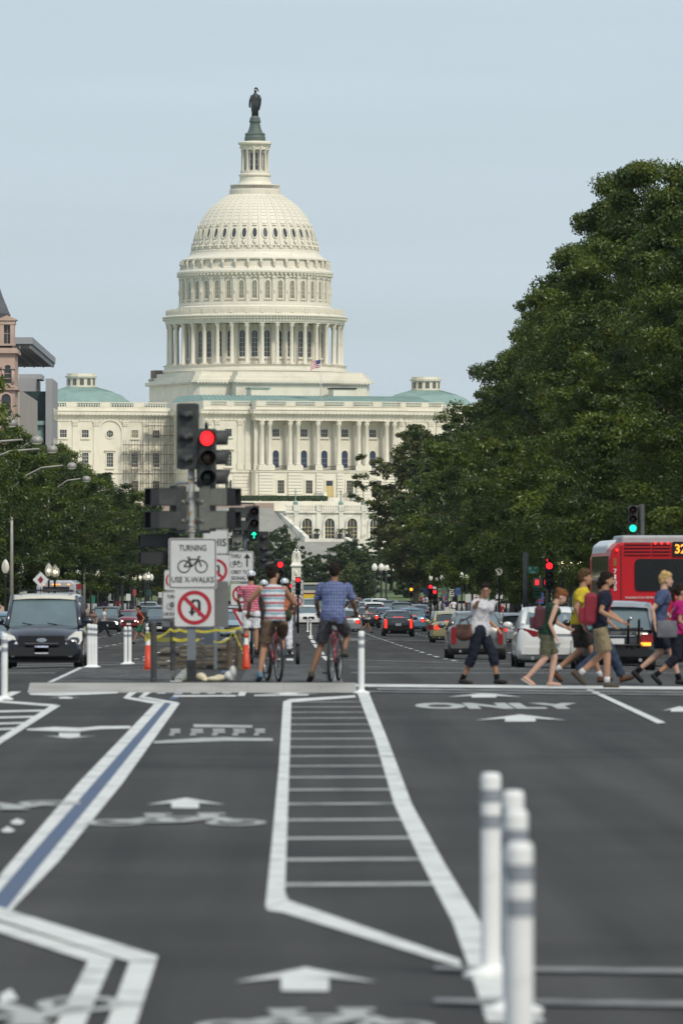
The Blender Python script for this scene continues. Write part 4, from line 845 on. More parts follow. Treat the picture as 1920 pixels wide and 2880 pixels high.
def trunk_mesh(H, z0, C, seed, r=.35, nl=16, ntw=70):
    rnd = random.Random(seed); m = MB(); top = H*.8
    p = [Vector((0, 0, -.3)), Vector((.05, .05, z0*.6)), Vector((-.1, .1, z0+1)), Vector((.15, -.1, H*.5)), Vector((0, .1, top))]
    m.tube(p, [r*1.25, r, r*.85, r*.5, .05], 9)
    idx = sorted(range(len(C)), key=lambda i: rnd.random())
    for j, i in enumerate(idx[:nl+ntw]):
        c = Vector(C[i][:3]); zb = max(z0*.7, min(c.z*.75-.5, top*.8)) if j < nl else None; c = c*.85 if j < nl else c
        if j < nl: st_ = Vector((0, 0, zb)); r0 = .11
        else: st_ = Vector((c.x*.6, c.y*.6, c.z-.8)); r0 = .03
        mid = st_.lerp(c, .5)+Vector((rnd.uniform(-.3, .3), rnd.uniform(-.3, .3), rnd.uniform(.0, .6))); m.tube([st_, mid, c], [r0, r0*.6, .015], 5)
    return m.mesh(m_bark)
def variant(H, R, z0, ncl, per, leaf, seed, mat, **k):
    C, V = crown_data(H, R, z0, ncl, per, leaf, seed, **k); return quads_mesh('crown', V, mat), trunk_mesh(H, z0, C, seed)
PYR = lambda t: np.clip(1-t**2.3, .03, 1)**.8*min(1.0, .6+2*t)
VAR = {'near1': variant(20, 8.4, 2.4, 700, 270, .105, 1, lf_oak, nb=60, prof=PYR), 'near2': variant(20, 8.0, 2.2, 700, 270, .105, 2, lf_oak, nb=54, prof=PYR),
       'left1': variant(13, 6.6, 2.2, 540, 200, .11, 3, lf_mid, nb=44), 'left2': variant(13, 6.4, 2.0, 500, 200, .11, 4, lf_dark, nb=40),
       'far1': variant(18, 6.8, 2.6, 430, 80, .24, 5, lf_dark, nb=40), 'far2': variant(18, 7.0, 2.6, 430, 80, .24, 6, lf_mid, nb=40), 'olive': variant(22, 7.2, 3.0, 460, 85, .24, 8, lf_olive, nb=44),
       'round': variant(10, 5.4, 1.0, 330, 80, .24, 9, lf_dark, prof=lambda t: np.sqrt(np.clip(1-(2*t-.9)**2/1.3, .02, 1)), nb=34)}
def tree(kind, X, d, H=None, R=None, rz=None, lab='', group=None, cat='tree', name='street_tree', z=None):
    cm, tm = VAR[kind]; bz = {'near1': 20, 'near2': 20, 'left1': 13, 'left2': 13, 'far1': 18, 'far2': 18, 'olive': 22, 'round': 10}[kind]; sz = (H or bz)/bz; sx = R or sz
    zz = G(d, 14.5)+.15 if z is None else z
    e = empty(name, (X, d, zz), rz if rz is not None else random.uniform(0, 6.28), lab, cat, group); e.scale = (sx, sx, sz)
    mkobj('trunk', tm, e); mkobj('crown', cm, e); return e
ORD = ['nearest', 'second', 'third', 'fourth', 'fifth', 'sixth', 'seventh', 'eighth', 'ninth', 'tenth', 'eleventh', 'twelfth', 'thirteenth', 'fourteenth', 'fifteenth', 'sixteenth', 'seventeenth']
RT = [('near1', 18.8, 268, 17.6, 1.0), ('near2', 17.8, 294, 19.2, 1.02), ('near1', 17.6, 320, 20.8, 1.0), ('near2', 17.5, 352, 23.2, 1.02), ('near1', 17.6, 388, 24.2, 1.02), ('near2', 17.6, 428, 23.0, 1.02), ('near1', 17.8, 470, 22.6, 1.02), ('near2', 17.8, 518, 22.0, 1.02), ('far1', 18.0, 572, 20.5, 1.04), ('far1', 18.2, 632, 19.6, 1.02), ('far2', 18.0, 700, 18.8, 1.0), ('far1', 18.0, 780, 19.5, 1.0), ('olive', 15.8, 900, 23.2, 1.05), ('far2', 18.5, 960, 21.5, 1.05)]
for i, (k, X, d, H, R_) in enumerate(RT):
    nm = ' tall leafy oak' if k != 'olive' else ' olive green oak'
    tree(k, X, d, H, R_, lab=ORD[i]+nm+' in the tree row on the right side of the avenue', group='oaks along the right pavement')
for i, (k, X, d, H, R_) in enumerate([('far1', 29, 330, 21, 1.15), ('far1', 29, 395, 21, 1.15), ('far2', 29, 470, 21, 1.15), ('far1', 28, 560, 21, 1.15), ('far1', 28, 690, 20, 1.1), ('far1', 27, 840, 20, 1.1)]):
    tree(k, X, d, H, R_, lab=ORD[i]+' dark oak of the back row behind the right pavement', group='oaks of the right back row')
LT = [('left1', -17.4, 262, 16.4, 1.03), ('left2', -19.2, 296, 14.2, .95), ('left1', -19.4, 330, 12.6, .95), ('left1', -19.6, 370, 12.2, .95), ('left2', -19.4, 412, 12.4, .98), ('left1', -18.4, 458, 12.4, 1.0), ('left2', -18.4, 505, 12.9, 1.0), ('left1', -18.6, 560, 13.2, 1.0), ('left2', -18.4, 620, 13.2, 1.0), ('far1', -18.8, 690, 13.6, .95), ('far1', -19.2, 770, 13.2, .95), ('far2', -19.4, 860, 12.6, .95), ('far1', -19.6, 960, 11.6, .95), ('far1', -19.5, 1040, 10.5, .9)]
for i, (k, X, d, H, R_) in enumerate(LT): tree(k, X, d, H, R_, lab=ORD[i]+' green street tree in the row on the left side of the avenue', group='trees along the left pavement')
for i, (k, X, d, H, R_) in enumerate([('left2', -29, 360, 13.5, 1.1), ('left2', -29, 440, 13.5, 1.15), ('far1', -29, 540, 15, 1.1), ('far1', -29, 680, 16, 1.1), ('far1', -29, 830, 16, 1.1)]):
    tree(k, X, d, H, R_, lab=ORD[i]+' dark tree of the back row behind the left pavement', group='trees of the left back row')
# grounds below the building
for k, u, d, H, R_, lab in (('round', 785, 1160, 10.6, .80, 'dark rounded tree left of the marble monument'), ('round', 975, 1165, 8.4, 1.0, 'wide rounded dark tree right of the marble monument'), ('round', 880, 1190, 6.2, .7, 'low dark tree just behind the marble monument'), ('far1', 700, 1185, 11.5, .75, 'dark tree behind the street signs left of the monument'),
                          ('far1', 610, 1195, 12, .85, 'dark tree in the grounds behind the signal mast'), ('far1', 520, 1180, 13.5, .9, 'dark tree in the grounds left of the signal mast'), ('far1', 1100, 1240, 11, .9, 'dark tree on the lawn behind the three tall lamps'), ('far1', 1190, 1220, 13, 1.0, 'dark tree on the lawn behind the right tree row'), ('round', 1010, 1230, 7.0, .8, 'dark tree behind the wide rounded tree'), ('far2', 1300, 1230, 15, 1.0, 'tall tree on the hill at the right end of the terrace'), ('far1', 430, 1210, 16, 1.0, 'tall tree on the hill below the left wing'), ('far1', 330, 1220, 17, 1.0, 'tall tree on the hill at the far left of the grounds')):
    tree(k, WX(u, d), d, H, R_, lab=lab, group='trees in the grounds below the building', name='park_tree', z=hz(d, WX(u, d)))
def shrub(u, d, H, R_, mat, lab, seed):
    C, V = crown_data(H, R_, .1, 60, 60, .22, seed, cs=(.5, .9)); o = empty('shrub', (WX(u, d), d, hz(d, WX(u, d))), 0, lab, 'shrub', 'shrubs on the lawn')
    mkobj('foliage', quads_mesh('foliage', V, mat), o); m = MB()
    for k in range(5): m.tube([(0, 0, -.2), (random.uniform(-.4, .4), random.uniform(-.4, .4), H*.5)], [.08, .03], 5)
    m.build('stems', m_bark, o)
shrub(1028, 1125, 3.6, 1.7, lf_dark, 'dark rounded shrub on the lawn left of the three tall lamps', 21); shrub(985, 1135, 5.0, 1.4, lf_shrub, 'pale green shrub beside the dark rounded shrub', 22); shrub(1150, 1130, 4.0, 2.2, lf_dark, 'dark shrub on the lawn right of the three tall lamps', 23)
# ================================================================== vehicles
m_tyre = M('tyre_rubber', (.018, .018, .018), .85, var=.2, scale=8)
m_rim = M('rim_alloy', (.35, .35, .36), .35, metal=.8, var=.05)
m_cglass = M('car_glass', (.022, .032, .036), .04, var=.15, scale=2, spec=.9)
m_cglassl = M('car_glass_pale', (.10, .14, .155), .05, var=.2, scale=1.5, spec=.9)
m_trim = M('black_trim', (.015, .015, .016), .5, var=.1)
m_chrome = M('chrome', (.6, .6, .6), .18, metal=.9, var=.03)
m_plate = M('licence_plate', (.62, .62, .62), .5, var=.04)
m_taildk = M('tail_lamp', (.22, .008, .012), .15, var=.1, coat=.6)
m_tailon = M('tail_lamp_lit', (.35, .01, .01), .2, var=0, emit=(1, .035, .02), es=1.6)
m_amber = M('amber_lamp_lit', (.5, .2, .02), .2, var=0, emit=(1, .32, .03), es=2.2)
m_head = M('head_lamp', (.72, .71, .66), .1, var=.05, coat=.8)
m_headon = M('head_lamp_lit', (.8, .8, .8), .1, var=0, emit=(1, .97, .9), es=3.0)
def paint_mat(name, rgb, metal=.25): return M('paint_'+name, rgb, .32, metal, var=.04, scale=3, coat=.9)
def wheel_tree(parent, x, y, r=.33, w_=.22):
    k = (round(r, 3), round(w_, 3))
    if k not in _TXT:
        t = MB().lathe([(r*.62, -w_/2), (r*.95, -w_/2), (r, -w_*.36), (r, w_*.36), (r*.95, w_/2), (r*.62, w_/2)], 22, sm=False, caps=False)
        t.v = [(z, y_, x_) for x_, y_, z in t.v]
        d_ = MB().lathe([(0.01, -w_*.3), (r*.64, -w_*.42), (r*.64, w_*.42), (0.01, w_*.3)], 18)
        for j in range(5): d_.box((math.cos(2*PI*j/5)*r*.33, math.sin(2*PI*j/5)*r*.33, 0), (r*.6, r*.14, w_*.86), 2*PI*j/5)
        d_.v = [(z, y_, x_) for x_, y_, z in d_.v]; _TXT[k] = (t.mesh(m_tyre), d_.mesh(m_rim))
    a, b = _TXT[k]; o = mkobj('wheel', a, parent, (x, y, r)); mkobj('rim', b, o); return o
def loft(st, n_arc=None):
    """st: list of (y, half width, z bottom, z shoulder, z top, crown)"""
    m = MB(); rows = []
    for y, w_, zb, zs, zt, top in st:
        half = [(w_*.80, zb), (w_*.95, zb+.04), (w_, zb+(zs-zb)*.3), (w_*1.0, zb+(zs-zb)*.65), (w_*.985, zs), (w_*.93, zs+(zt-zs)*.7), (w_*.8, zt), (w_*.4, zt+top*.8)]
        rows.append([(x, y, z) for x, z in half]+[(0, y, zt+top)]+[(-x, y, z) for x, z in reversed(half)])
    k = len(rows[0]); vs = [p for r in rows for p in r]; m.add(vs, [(i*k+j, (i+1)*k+j, (i+1)*k+(j+1) % k, i*k+(j+1) % k) for i in range(len(rows)-1) for j in range(k)], 0, True)
    m.f += [tuple(range(k)), tuple((len(rows)-1)*k+j for j in range(k-1, -1, -1))]; m.m += [0, 0]; m.sm += [False, False]; return m
def car(name, lab, X, d, rz=0, L=4.75, W=1.84, H=1.45, kind='sedan', col=None, roofcol=None, tails='std', lit=False, glass=None, group=None, cat='car', heads=False, hood=.95, belt=.93, deck=1.02, extra=None, wheel=.33, plate=True):
    g = G(d, X); e = empty(name, (X, d, g), rz, lab, cat, group); p = col; hw = W/2; gl = glass or m_cglass
    yb, yf = -L/2, L/2
    if kind == 'sedan': cab = (yb+.45, yb+1.25, yf-2.1, yf-1.25)          # rear glass base, roof rear, roof front, windscreen base
    elif kind == 'hatch': cab = (yb+.12, yb+.75, yf-1.95, yf-1.1)
    else: cab = (yb+.06, yb+.42, yf-2.0, yf-1.15)
    if kind != 'sedan': deck = belt
    st = [(yb+.0, hw*.80, .34, .52, .66, .0), (yb+.03, hw*.92, .27, .6, deck-.10, .02), (yb+.12, hw*.97, .22, .68, deck-.03, .03), (yb+.35, hw*.995, .2, .72, deck, .03), (yb+.9, hw, .2, .74, max(deck, belt), .03), (0, hw, .2, .74, belt, .02), (yf-1.3, hw, .2, .72, hood, .04), (yf-.75, hw*.985, .2, .68, hood-.04, .05), (yf-.3, hw*.94, .22, .62, hood-.14, .05), (yf-.08, hw*.84, .26, .55, hood-.26, .03), (yf, hw*.72, .32, .5, hood-.36, .0)]
    if kind == 'van': st[-4:] = [(yf-.75, hw*.99, .2, .74, hood-.06, .05), (yf-.3, hw*.975, .22, .70, hood-.16, .05), (yf-.10, hw*.94, .26, .62, hood-.26, .03), (yf, hw*.88, .32, .55, hood-.34, .0)]
    body = loft(st).build('body', p, e)
    wb, wt = hw*.90, hw*(.70 if kind == 'sedan' else .79); b0, r0, r1, f0 = cab; zb_ = belt-.03
    zr = H-.05
    gm = MB(); V8 = [(-wb, b0, zb_), (wb, b0, zb_), (wb, f0, zb_), (-wb, f0, zb_), (-wt, r0, zr), (wt, r0, zr), (wt, r1, zr), (-wt, r1, zr)]
    if kind == 'sedan': V8[0] = (-wb*.92, b0, deck-.02); V8[1] = (wb*.92, b0, deck-.02)
    for nm, f in (('rear_window', (0, 1, 5, 4)), ('windscreen', (2, 3, 7, 6)), ('side_window', (1, 2, 6, 5)), ('side_window', (3, 0, 4, 7))):
        MB().add([V8[i] for i in f], [(0, 1, 2, 3)]).build(nm, gl, e)
    rm = roofcol or p; m = MB(); n = 8; rows = []
    for j, (y, wq, z) in enumerate(((r0-.16, wt*1.0, zr-.09), (r0-.02, wt*1.06, zr), (r0+.25, wt*1.07, zr+.035), ((r0+r1)/2, wt*1.08, zr+.055), (r1-.25, wt*1.07, zr+.035), (r1+.02, wt*1.06, zr), (r1+.12, wt*1.03, zr-.07))):
        rows.append([(-wq, y, z-.05), (-wq*.97, y, z), (-wq*.5, y, z+.025), (0, y, z+.032), (wq*.5, y, z+.025), (wq*.97, y, z), (wq, y, z-.05)])
    k = 7; m.add([q_ for r_ in rows for q_ in r_], [(i*k+j, i*k+j+1, (i+1)*k+j+1, (i+1)*k+j) for i in range(len(rows)-1) for j in range(k-1)], 0, True); m.build('roof', rm, e)
    for s in (-1, 1):
        mm = MB()
        for a, b, t in ((V8[0], V8[4], .075), (V8[3], V8[7], .055)): mm.tube([(s*abs(a[0]), a[1], a[2]), (s*abs(b[0]), b[1], b[2])], t, 6)
        ym = (r0+r1)/2; mm.tube([(s*wb, ym, zb_), (s*wt, ym, zr)], .05, 6)
        if kind != 'sedan': mm.tube([(s*wb, r0+.55, zb_), (s*wt, r0+.55, zr)], .07, 6)
        mm.tube([(s*abs(V8[0][0]), b0, V8[0][2]), (s*wb, b0+.6, zb_), (s*wb, f0, zb_)], .03, 6); mm.build('pillar', rm if kind != 'van' else p, e)
        MB().ball((s*(hw+.1), f0-.35, belt+.1), (.13, .07, .09), 8, 5).tube([(s*hw*.9, f0-.35, belt), (s*(hw+.1), f0-.35, belt+.05)], .03, 5).build('mirror', p, e)
        for y in (yb+.95, yf-.9): wheel_tree(e, s*(hw-.12), y, wheel, .22)
    # rear: lamps, bumper line, plate, exhaust
    lm = m_tailon if lit else m_taildk; zt = deck-.05 if kind == 'sedan' else belt
    for s in (-1, 1):
        if tails == 'tall': m = MB().rbox((s*(hw-.2), yb+.02, .74), (.15, .24, .52), .05, 3); m.build('tail_light', lm, e)
        elif tails == 'round': m = MB().prism(circ(.12, 14), yb-.03, yb+.16, (s*(hw-.28), 0, .76)); m.build('tail_light', lm, e); MB().b2(s*(hw-.1)-.28, s*(hw-.1)-.02 if s > 0 else s*(hw-.1)+.0, yb+.0, yb+.1, .64, .88).build('lamp_panel', m_taildk, e)
        elif tails == 'wide': m = MB().add([(s*(hw-.03), yb+.30, .98), (s*(hw-.05), yb+.30, .74), (s*(hw-.22), yb+.03, .74), (s*(hw-.55), yb-.005, .80), (s*(hw-.55), yb-.005, .90), (s*(hw-.2), yb+.03, .98)], [(0, 1, 2, 5), (5, 2, 3, 4)]); m.build('tail_light', lm, e)
        elif tails == 'high': MB().rbox((s*(hw-.14), yb+.05, 1.18), (.14, .16, .5), .04, 3).build('tail_light', lm, e)
        else: MB().rbox((s*(hw-.22), yb+.02, .78), (.34, .2, .19), .05, 3).build('tail_light', lm, e)
        MB().tube([(s*(hw-.4), yb-.03, .27), (s*(hw-.4), yb+.2, .27)], .045, 8).build('exhaust', m_chrome, e)
        hl = m_headon if heads else m_head; MB().rbox((s*(hw-.32), yf-.17, .62), (.36, .3, .17), .06, 3).build('headlight', hl, e)
    if lit: MB().b2(-.3, .3, yb+.5, yb+.56, deck+.01, deck+.05).build('brake_light', m_tailon, e)
    MB().rbox((0, yb-.03, .44), (W*.88, .1, .17), .05, 3).build('rear_bumper', p if kind != 'van' else m_trim, e)
    MB().rbox((0, yf-.02, .42), (W*.80, .16, .2), .06, 3).build('front_bumper', p if kind != 'van' else m_trim, e)
    MB().rbox((0, yf-.06, .62), (W*.42, .12, .2), .04, 3).b2(-W*.2, W*.2, yf-.005, yf+.012, .615, .63, 1).build('grille', [m_trim, m_chrome], e)
    if plate: MB().b2(-.16, .16, yb-.1, yb-.085, .62, .77).build('plate', m_plate, e); MB().b2(-.16, .16, yf+.065, yf+.08, .37, .52).build('plate', m_plate, e)
    MB().b2(-.42, .42, yb-.02, yb-.008, .82, .85).build('trunk_strip', m_chrome, e)
    MB().b2(-hw*.92, hw*.92, yb+.3, yf-.3, .16, .32).build('underbody', m_trim, e)
    return e
P = dict(black=paint_mat('black', (.012, .012, .014)), navy=paint_mat('navy', (.018, .021, .036)), white=paint_mat('white', (.62, .62, .60), .0), grey=paint_mat('grey', (.13, .13, .12), .5), silver=paint_mat('silver', (.34, .35, .36), .6), red=paint_mat('dark_red', (.22, .012, .02)), blue=paint_mat('blue', (.12, .22, .30), .3), sky=paint_mat('pale_blue', (.25, .35, .42), .3), yellow=paint_mat('cream_yellow', (.52, .45, .22), 0), olive=paint_mat('olive_black', (.03, .034, .028)), maroon=paint_mat('maroon', (.16, .02, .03)), cream=paint_mat('cream', (.55, .52, .42), 0))
def XL(u, d): return WX(u, d)
# --- right-hand carriageway, seen from behind (rear bumper at distance d, centre at d + L/2)
def rear(name, lab, uc, d, **k): L = k.get('L', 4.75); return car(name, lab, XL(uc, d), d+L/2, 0, **k)
def front(name, lab, uc, d, **k): L = k.get('L', 4.75); return car(name, lab, XL(uc, d), d+L/2, PI, **k)
rear('parked_car', 'white sedan with red tail lights waiting behind the walking pedestrians', 1560, 169, L=4.9, W=1.86, H=1.47, col=P['white'], tails='wide', deck=1.06, glass=m_cglassl, group='cars on the right carriageway')
rear('parked_car', 'dark grey sedan with tall red tail lamps behind the pointing person', 1341, 214, L=4.85, W=1.82, H=1.45, col=P['grey'], tails='tall', glass=m_cglassl, deck=1.08, group='cars on the right carriageway')
rear('parked_car', 'glossy black sedan with tall lit brake lamps in the middle lane', 1120, 403, L=5.1, W=1.86, H=1.48, col=P['black'], tails='tall', lit=True, deck=1.08, group='cars on the right carriageway')
sv = rear('parked_suv', 'black estate car carrying a bicycle rack in front of the red bus', 1735, 164, L=4.7, W=1.88, H=1.62, kind='suv', col=P['black'], roofcol=P['silver'], tails='std', glass=m_cglassl, belt=1.0, group='cars on the right carriageway', wheel=.35)  # silver roof colour paints in the sky reflected by the black roof
rk = MB()
for x in (-.5, -.25, .25, .5): rk.tube([(x, -2.42, .55), (x, -2.5, 1.15), (x, -2.6, 1.22)], .03, 6)
for z in (.62, 1.0): rk.tube([(-.6, -2.48, z), (.6, -2.48, z)], .028, 6)
for s in (-.35, .35): rk.tube([(s, -2.36, .5), (s, -2.48, .62)], .03, 6)
rk.build('bicycle_rack', m_trim, sv)
rk = MB()
for x in (-.5, -.36, -.2, -.05, .3): MB().ball((x, -2.56, 1.24), .045, 8, 5).build('rack_knob', m_chrome, sv)
MB().b2(.55, .78, -2.5, -2.40, .60, .68).build('reflector', m_amber, sv)
t = rear('taxi', 'cream yellow taxi with dark lower body beside the grey sedan', 1268, 333, L=5.0, W=1.9, H=1.5, col=P['yellow'], tails='round', lit=True, group='taxis'); MB().rbox((0, -.1, 1.56), (.5, .2, .14), .04).build('roof_sign', m_plate, t)
t = rear('taxi', 'blue taxi with a white roof sign behind the black sedan', 1158, 470, L=5.1, W=1.98, H=1.55, col=P['blue'], tails='round', lit=True, glass=m_cglassl, group='taxis'); MB().rbox((0, -.1, 1.62), (.5, .2, .16), .04).build('roof_sign', m_plate, t)
rear('parked_car', 'silver police style sedan with round red lamps behind the blue shirt cyclist', 972, 412, L=5.2, W=1.95, H=1.48, col=P['silver'], tails='round', lit=True, group='cars on the right carriageway')
rear('parked_suv', 'silver estate car between the grey sedan and the white sedan', 1458, 318, L=4.6, W=1.8, H=1.5, kind='hatch', col=P['silver'], lit=True, group='cars on the right carriageway')
rear('parked_car', 'pale silver car roof showing behind the silver estate car', 1420, 372, L=4.6, W=1.8, H=1.5, kind='hatch', col=P['silver'], glass=m_cglassl, group='cars on the right carriageway')
rear('parked_car', 'light blue grey taxi behind the cream yellow taxi', 1252, 400, L=5.0, W=1.85, H=1.5, col=P['sky'], tails='std', glass=m_cglassl, group='cars on the right carriageway')
rear('parked_car', 'blue sedan turning just left of the black sedan', 1077, 520, L=4.5, W=1.75, H=1.42, col=P['blue'], tails='std', group='cars on the right carriageway')
rear('parked_car', 'dark car with a lit red lamp behind the crossing woman', 1035, 500, L=4.5, W=1.78, H=1.45, col=P['black'], tails='round', lit=True, group='cars on the right carriageway')
rear('parked_suv', 'white estate car far behind the crossing woman', 1052, 610, L=4.6, W=1.85, H=1.65, kind='suv', col=P['white'], tails='high', group='cars on the right carriageway')
for i, (u, d, c, k) in enumerate(((1085, 680, 'black', 'suv'), (1020, 700, 'silver', 'sedan'), (1065, 760, 'white', 'suv'), (1100, 800, 'grey', 'sedan'), (1040, 850, 'sky', 'sedan'), (985, 640, 'grey', 'suv'), (1130, 600, 'navy', 'suv'), (1180, 640, 'silver', 'sedan'), (1000, 880, 'red', 'sedan'))):
    rear('parked_car', ORD[i]+' of the far cars queuing beyond the black sedan', u, d, H=1.5 if k == 'sedan' else 1.75, col=P[c], kind=k, lit=i % 2 == 0, group='far cars on the right carriageway', glass=m_cglassl if i % 3 == 0 else None)
# --- left-hand carriageway, coming towards the camera
vn = front('minivan', 'dark blue minivan with a white roof and roof rack facing the camera', 117, 166.5, L=5.0, W=1.94, H=1.76, kind='van', col=P['navy'], roofcol=P['cream'], glass=m_cglassl, hood=1.03, belt=1.03, cat='van', wheel=.34)  # pale glass colour carries the reflection on the windscreen
vn['group'] = 'vehicles on the left carriageway'
m = MB()
m.b2(-.55, .55, 2.47, 2.51, .56, .80)
for i in range(5): m.b2(-.54, .54, 2.512, 2.522, .58+i*.045, .592+i*.045)
m.build('grille_bars', m_trim, vn)
em = MB().lathe([(.12, -.01), (.12, .012), (.10, .014)], 20); em.v = [(x, 2.53+z, .69+y*.42) for x, y, z in em.v]; em.build('oval_emblem', M('emblem_silver', (.45, .48, .55), .25, metal=.6, var=.03), vn)
for s in (-1, 1):
    MB().add([(s*.56, 2.515, .60), (s*.90, 2.46, .60), (s*.95, 2.28, .70), (s*.95, 2.22, .90), (s*.80, 2.36, .90), (s*.64, 2.48, .78)], [(0, 1, 2, 3, 4, 5) if s > 0 else (5, 4, 3, 2, 1, 0)]).build('headlight_lens', m_head, vn)
    MB().prism(circ(.07, 12), 2.5, 2.53, (s*.68, 0, .36)).build('fog_light', m_head, vn)
rr = MB()
for s in (-1, 1): rr.tube([(s*.62, -1.9, 1.84), (s*.62, .3, 1.84)], .025, 6)
for y in (-1.6, -.6, .1): rr.tube([(-.62, y, 1.86), (.62, y, 1.86)], .022, 6)
rr.build('roof_rack', m_trim, vn)
MB().tube([(.1, .3, 1.8), (.1, .3, 1.98)], .012, 5).build('aerial', m_trim, vn)
dm = MB().prism([(.0, -.19), (.19, 0), (0, .19), (-.19, 0)], .29, .31, (.1, 0, 2.12)).prism([(.0, -.09), (.07, 0), (0, .09), (-.07, 0)], .315, .32, (.1, 0, 2.12), 1); dm.build('diamond_sign', [m_plate, m_taildk], vn)
MB().tube([(-.5, 1.42, 1.02), (-.1, 1.36, 1.09)], .014, 5).tube([(.1, 1.42, 1.02), (.5, 1.36, 1.09)], .014, 5).build('wiper', m_trim, vn)
MB().b2(-.75, .75, 2.46, 2.50, .30, .36).build('lower_grille', m_trim, vn)
MB().add([(-.16, 2.58, .40), (.16, 2.58, .40), (.16, 2.58, .56), (-.16, 2.58, .56)], [(1, 0, 3, 2)]).build('number_plate', M('plate_blue_white', (.5, .55, .7), .5, var=.35, scale=14), vn)
front('parked_suv', 'black estate car with bright headlights behind the white posts', 297, 478, L=4.8, W=1.96, H=1.72, kind='suv', col=P['black'], heads=True, glass=m_cglassl, hood=1.08, belt=1.05, group='vehicles on the left carriageway')
front('parked_car', 'dark red sedan right of the black estate car with bright headlights', 362, 500, L=4.6, W=1.8, H=1.42, col=P['red'], heads=True, glass=m_cglassl, group='vehicles on the left carriageway')
front('parked_suv', 'navy estate car with a chrome grille just left of the signs', 448, 440, L=4.7, W=1.95, H=1.75, kind='suv', col=P['navy'], glass=m_cglassl, hood=1.1, belt=1.06, group='vehicles on the left carriageway')
front('parked_car', 'pale blue car with an amber lamp between the signs and the cyclists', 652, 345, L=4.6, W=1.8, H=1.45, col=P['sky'], glass=m_cglassl, group='vehicles on the left carriageway')
front('parked_suv', 'silver car above the pale blue car between signs and cyclists', 640, 430, L=4.6, W=1.85, H=1.65, kind='suv', col=P['silver'], group='vehicles on the left carriageway')
front('parked_car', 'blue car cut by the left edge of the photo behind the minivan', 2, 215, L=4.6, W=1.8, H=1.5, col=P['blue'], glass=m_cglassl, heads=True, group='vehicles on the left carriageway')
front('police_car', 'black and white sedan seen between the two cyclists', 868, 500, L=5.1, W=1.95, H=1.5, col=P['white'], glass=m_cglassl, group='vehicles on the left carriageway')
front('parked_suv', 'silver estate car above the black and white sedan', 880, 640, L=4.7, W=1.95, H=1.8, kind='suv', col=P['silver'], glass=m_cglassl, group='vehicles on the left carriageway')
for i, (u, d, c, k) in enumerate(((400, 580, 'grey', 'sedan'), (415, 640, 'silver', 'suv'), (470, 620, 'black', 'sedan'), (520, 560, 'maroon', 'sedan'), (545, 660, 'white', 'suv'), (590, 600, 'grey', 'suv'), (620, 720, 'navy', 'sedan'), (700, 760, 'silver', 'sedan'), (740, 820, 'black', 'suv'))):
    front('parked_car', ORD[i]+' of the far oncoming cars behind the navy estate car', u, d, H=1.5 if k == 'sedan' else 1.75, col=P[c], kind=k, heads=i % 2 == 0, group='far cars on the left carriageway')
# --- red city bus
bd = 189.0; bx = WX(1712, bd)+1.28; bus = empty('city_bus', (bx, bd, G(bd, bx)), 0, 'red city bus showing route 32 at its rear on the right', 'bus'); bus.scale = (1, 1, 1.075)
m_bred = M('bus_red', (.44, .006, .012), .45, var=.05, scale=2, spec=.3, coat=.1); m_bgrey = M('bus_grey', (.33, .34, .35), .5, var=.06); m_bwin = M('bus_window', (.055, .06, .04), .06, var=.3, scale=1.2, spec=.9); m_bdark = M('bus_rear_glass', (.008, .009, .010), .12, var=.2, scale=2, spec=.35); m_bwhite = M('bus_white', (.62, .64, .67), .4, var=.05)
o = MB().prism([(-1.28, .35), (1.28, .35), (1.28, 2.7), (1.2, 2.95), (1.02, 3.12), (-1.02, 3.12), (-1.2, 2.95), (-1.28, 2.7)], 0, 12.2).build('body', m_bred, bus); bevel(o, .08, 3)
o = MB().prism([(-.95, 3.0), (1.0, 3.0), (1.0, 3.30), (-.92, 3.30)], .35, 5.5).build('roof_unit', m_bgrey, bus); bevel(o, .06, 2)
o = MB().prism([(-1.24, 2.78), (-.6, 2.95), (-.6, 3.2), (-1.0, 3.2), (-1.2, 3.05)], 3.0, 12).build('roof_fairing', m_bwhite, bus); bevel(o, .05, 2)
o = MB().prism(rrect(1.72, .80, .12, 4), -.03, .05, (.27, 0, 2.31)).build('rear_window', m_bdark, bus)
for x0_, x1_ in ((-.86, -.16), (-.11, .36)):
    m = MB(); m.b2(x0_, x1_, -.012, .02, 2.80, 3.12, 1)
    for i in range(4): m.b2(x0_, x1_, -.045, -.01, 2.815+i*.085, 2.85+i*.085, 0)
    m.build('vent', [m_bred, M('vent_dark', (.09, .004, .006), .6, var=.1)], bus)
for i in range(3): MB().prism(circ(.035, 10), -.055, -.04, (-.04+i*.17, 0, 3.10)).build('marker_light', m_tailon, bus)
MB().prism(circ(.035, 10), -.055, -.0, (-1.07, 0, 2.93)).build('marker_light', m_tailon, bus); MB().prism(rrect(.08, .2, .02), -.02, .02, (-1.12, 0, 2.63)).build('side_reflector', M('reflector_amber', (.25, .10, .02), .3, var=.1), bus)
MB().prism(rrect(.72, .36, .03), -.045, .02, (.78, 0, 2.96)).build('route_display', m_bdark, bus)
mkobj('route_number', fit_text('32', .30, .23, M('display_orange', (.5, .2, .02), .4, var=0, emit=(1, .36, .03), es=1.6), .004, .02), bus, (.64, -.052, 2.96))
for i, c in enumerate('7105'): mkobj('fleet_number', fit_text(c, .085 if c != '1' else .05, .115, m_plate, .003, .02), bus, (-1.115, -.02, 2.40-i*.142))
mkobj('rear_lettering', fit_text('WASHINGTON METROPOLITAN AREA TRANSIT AUTHORITY', 2.1, .06, m_plate, .003), bus, (.2, -.02, 1.74))
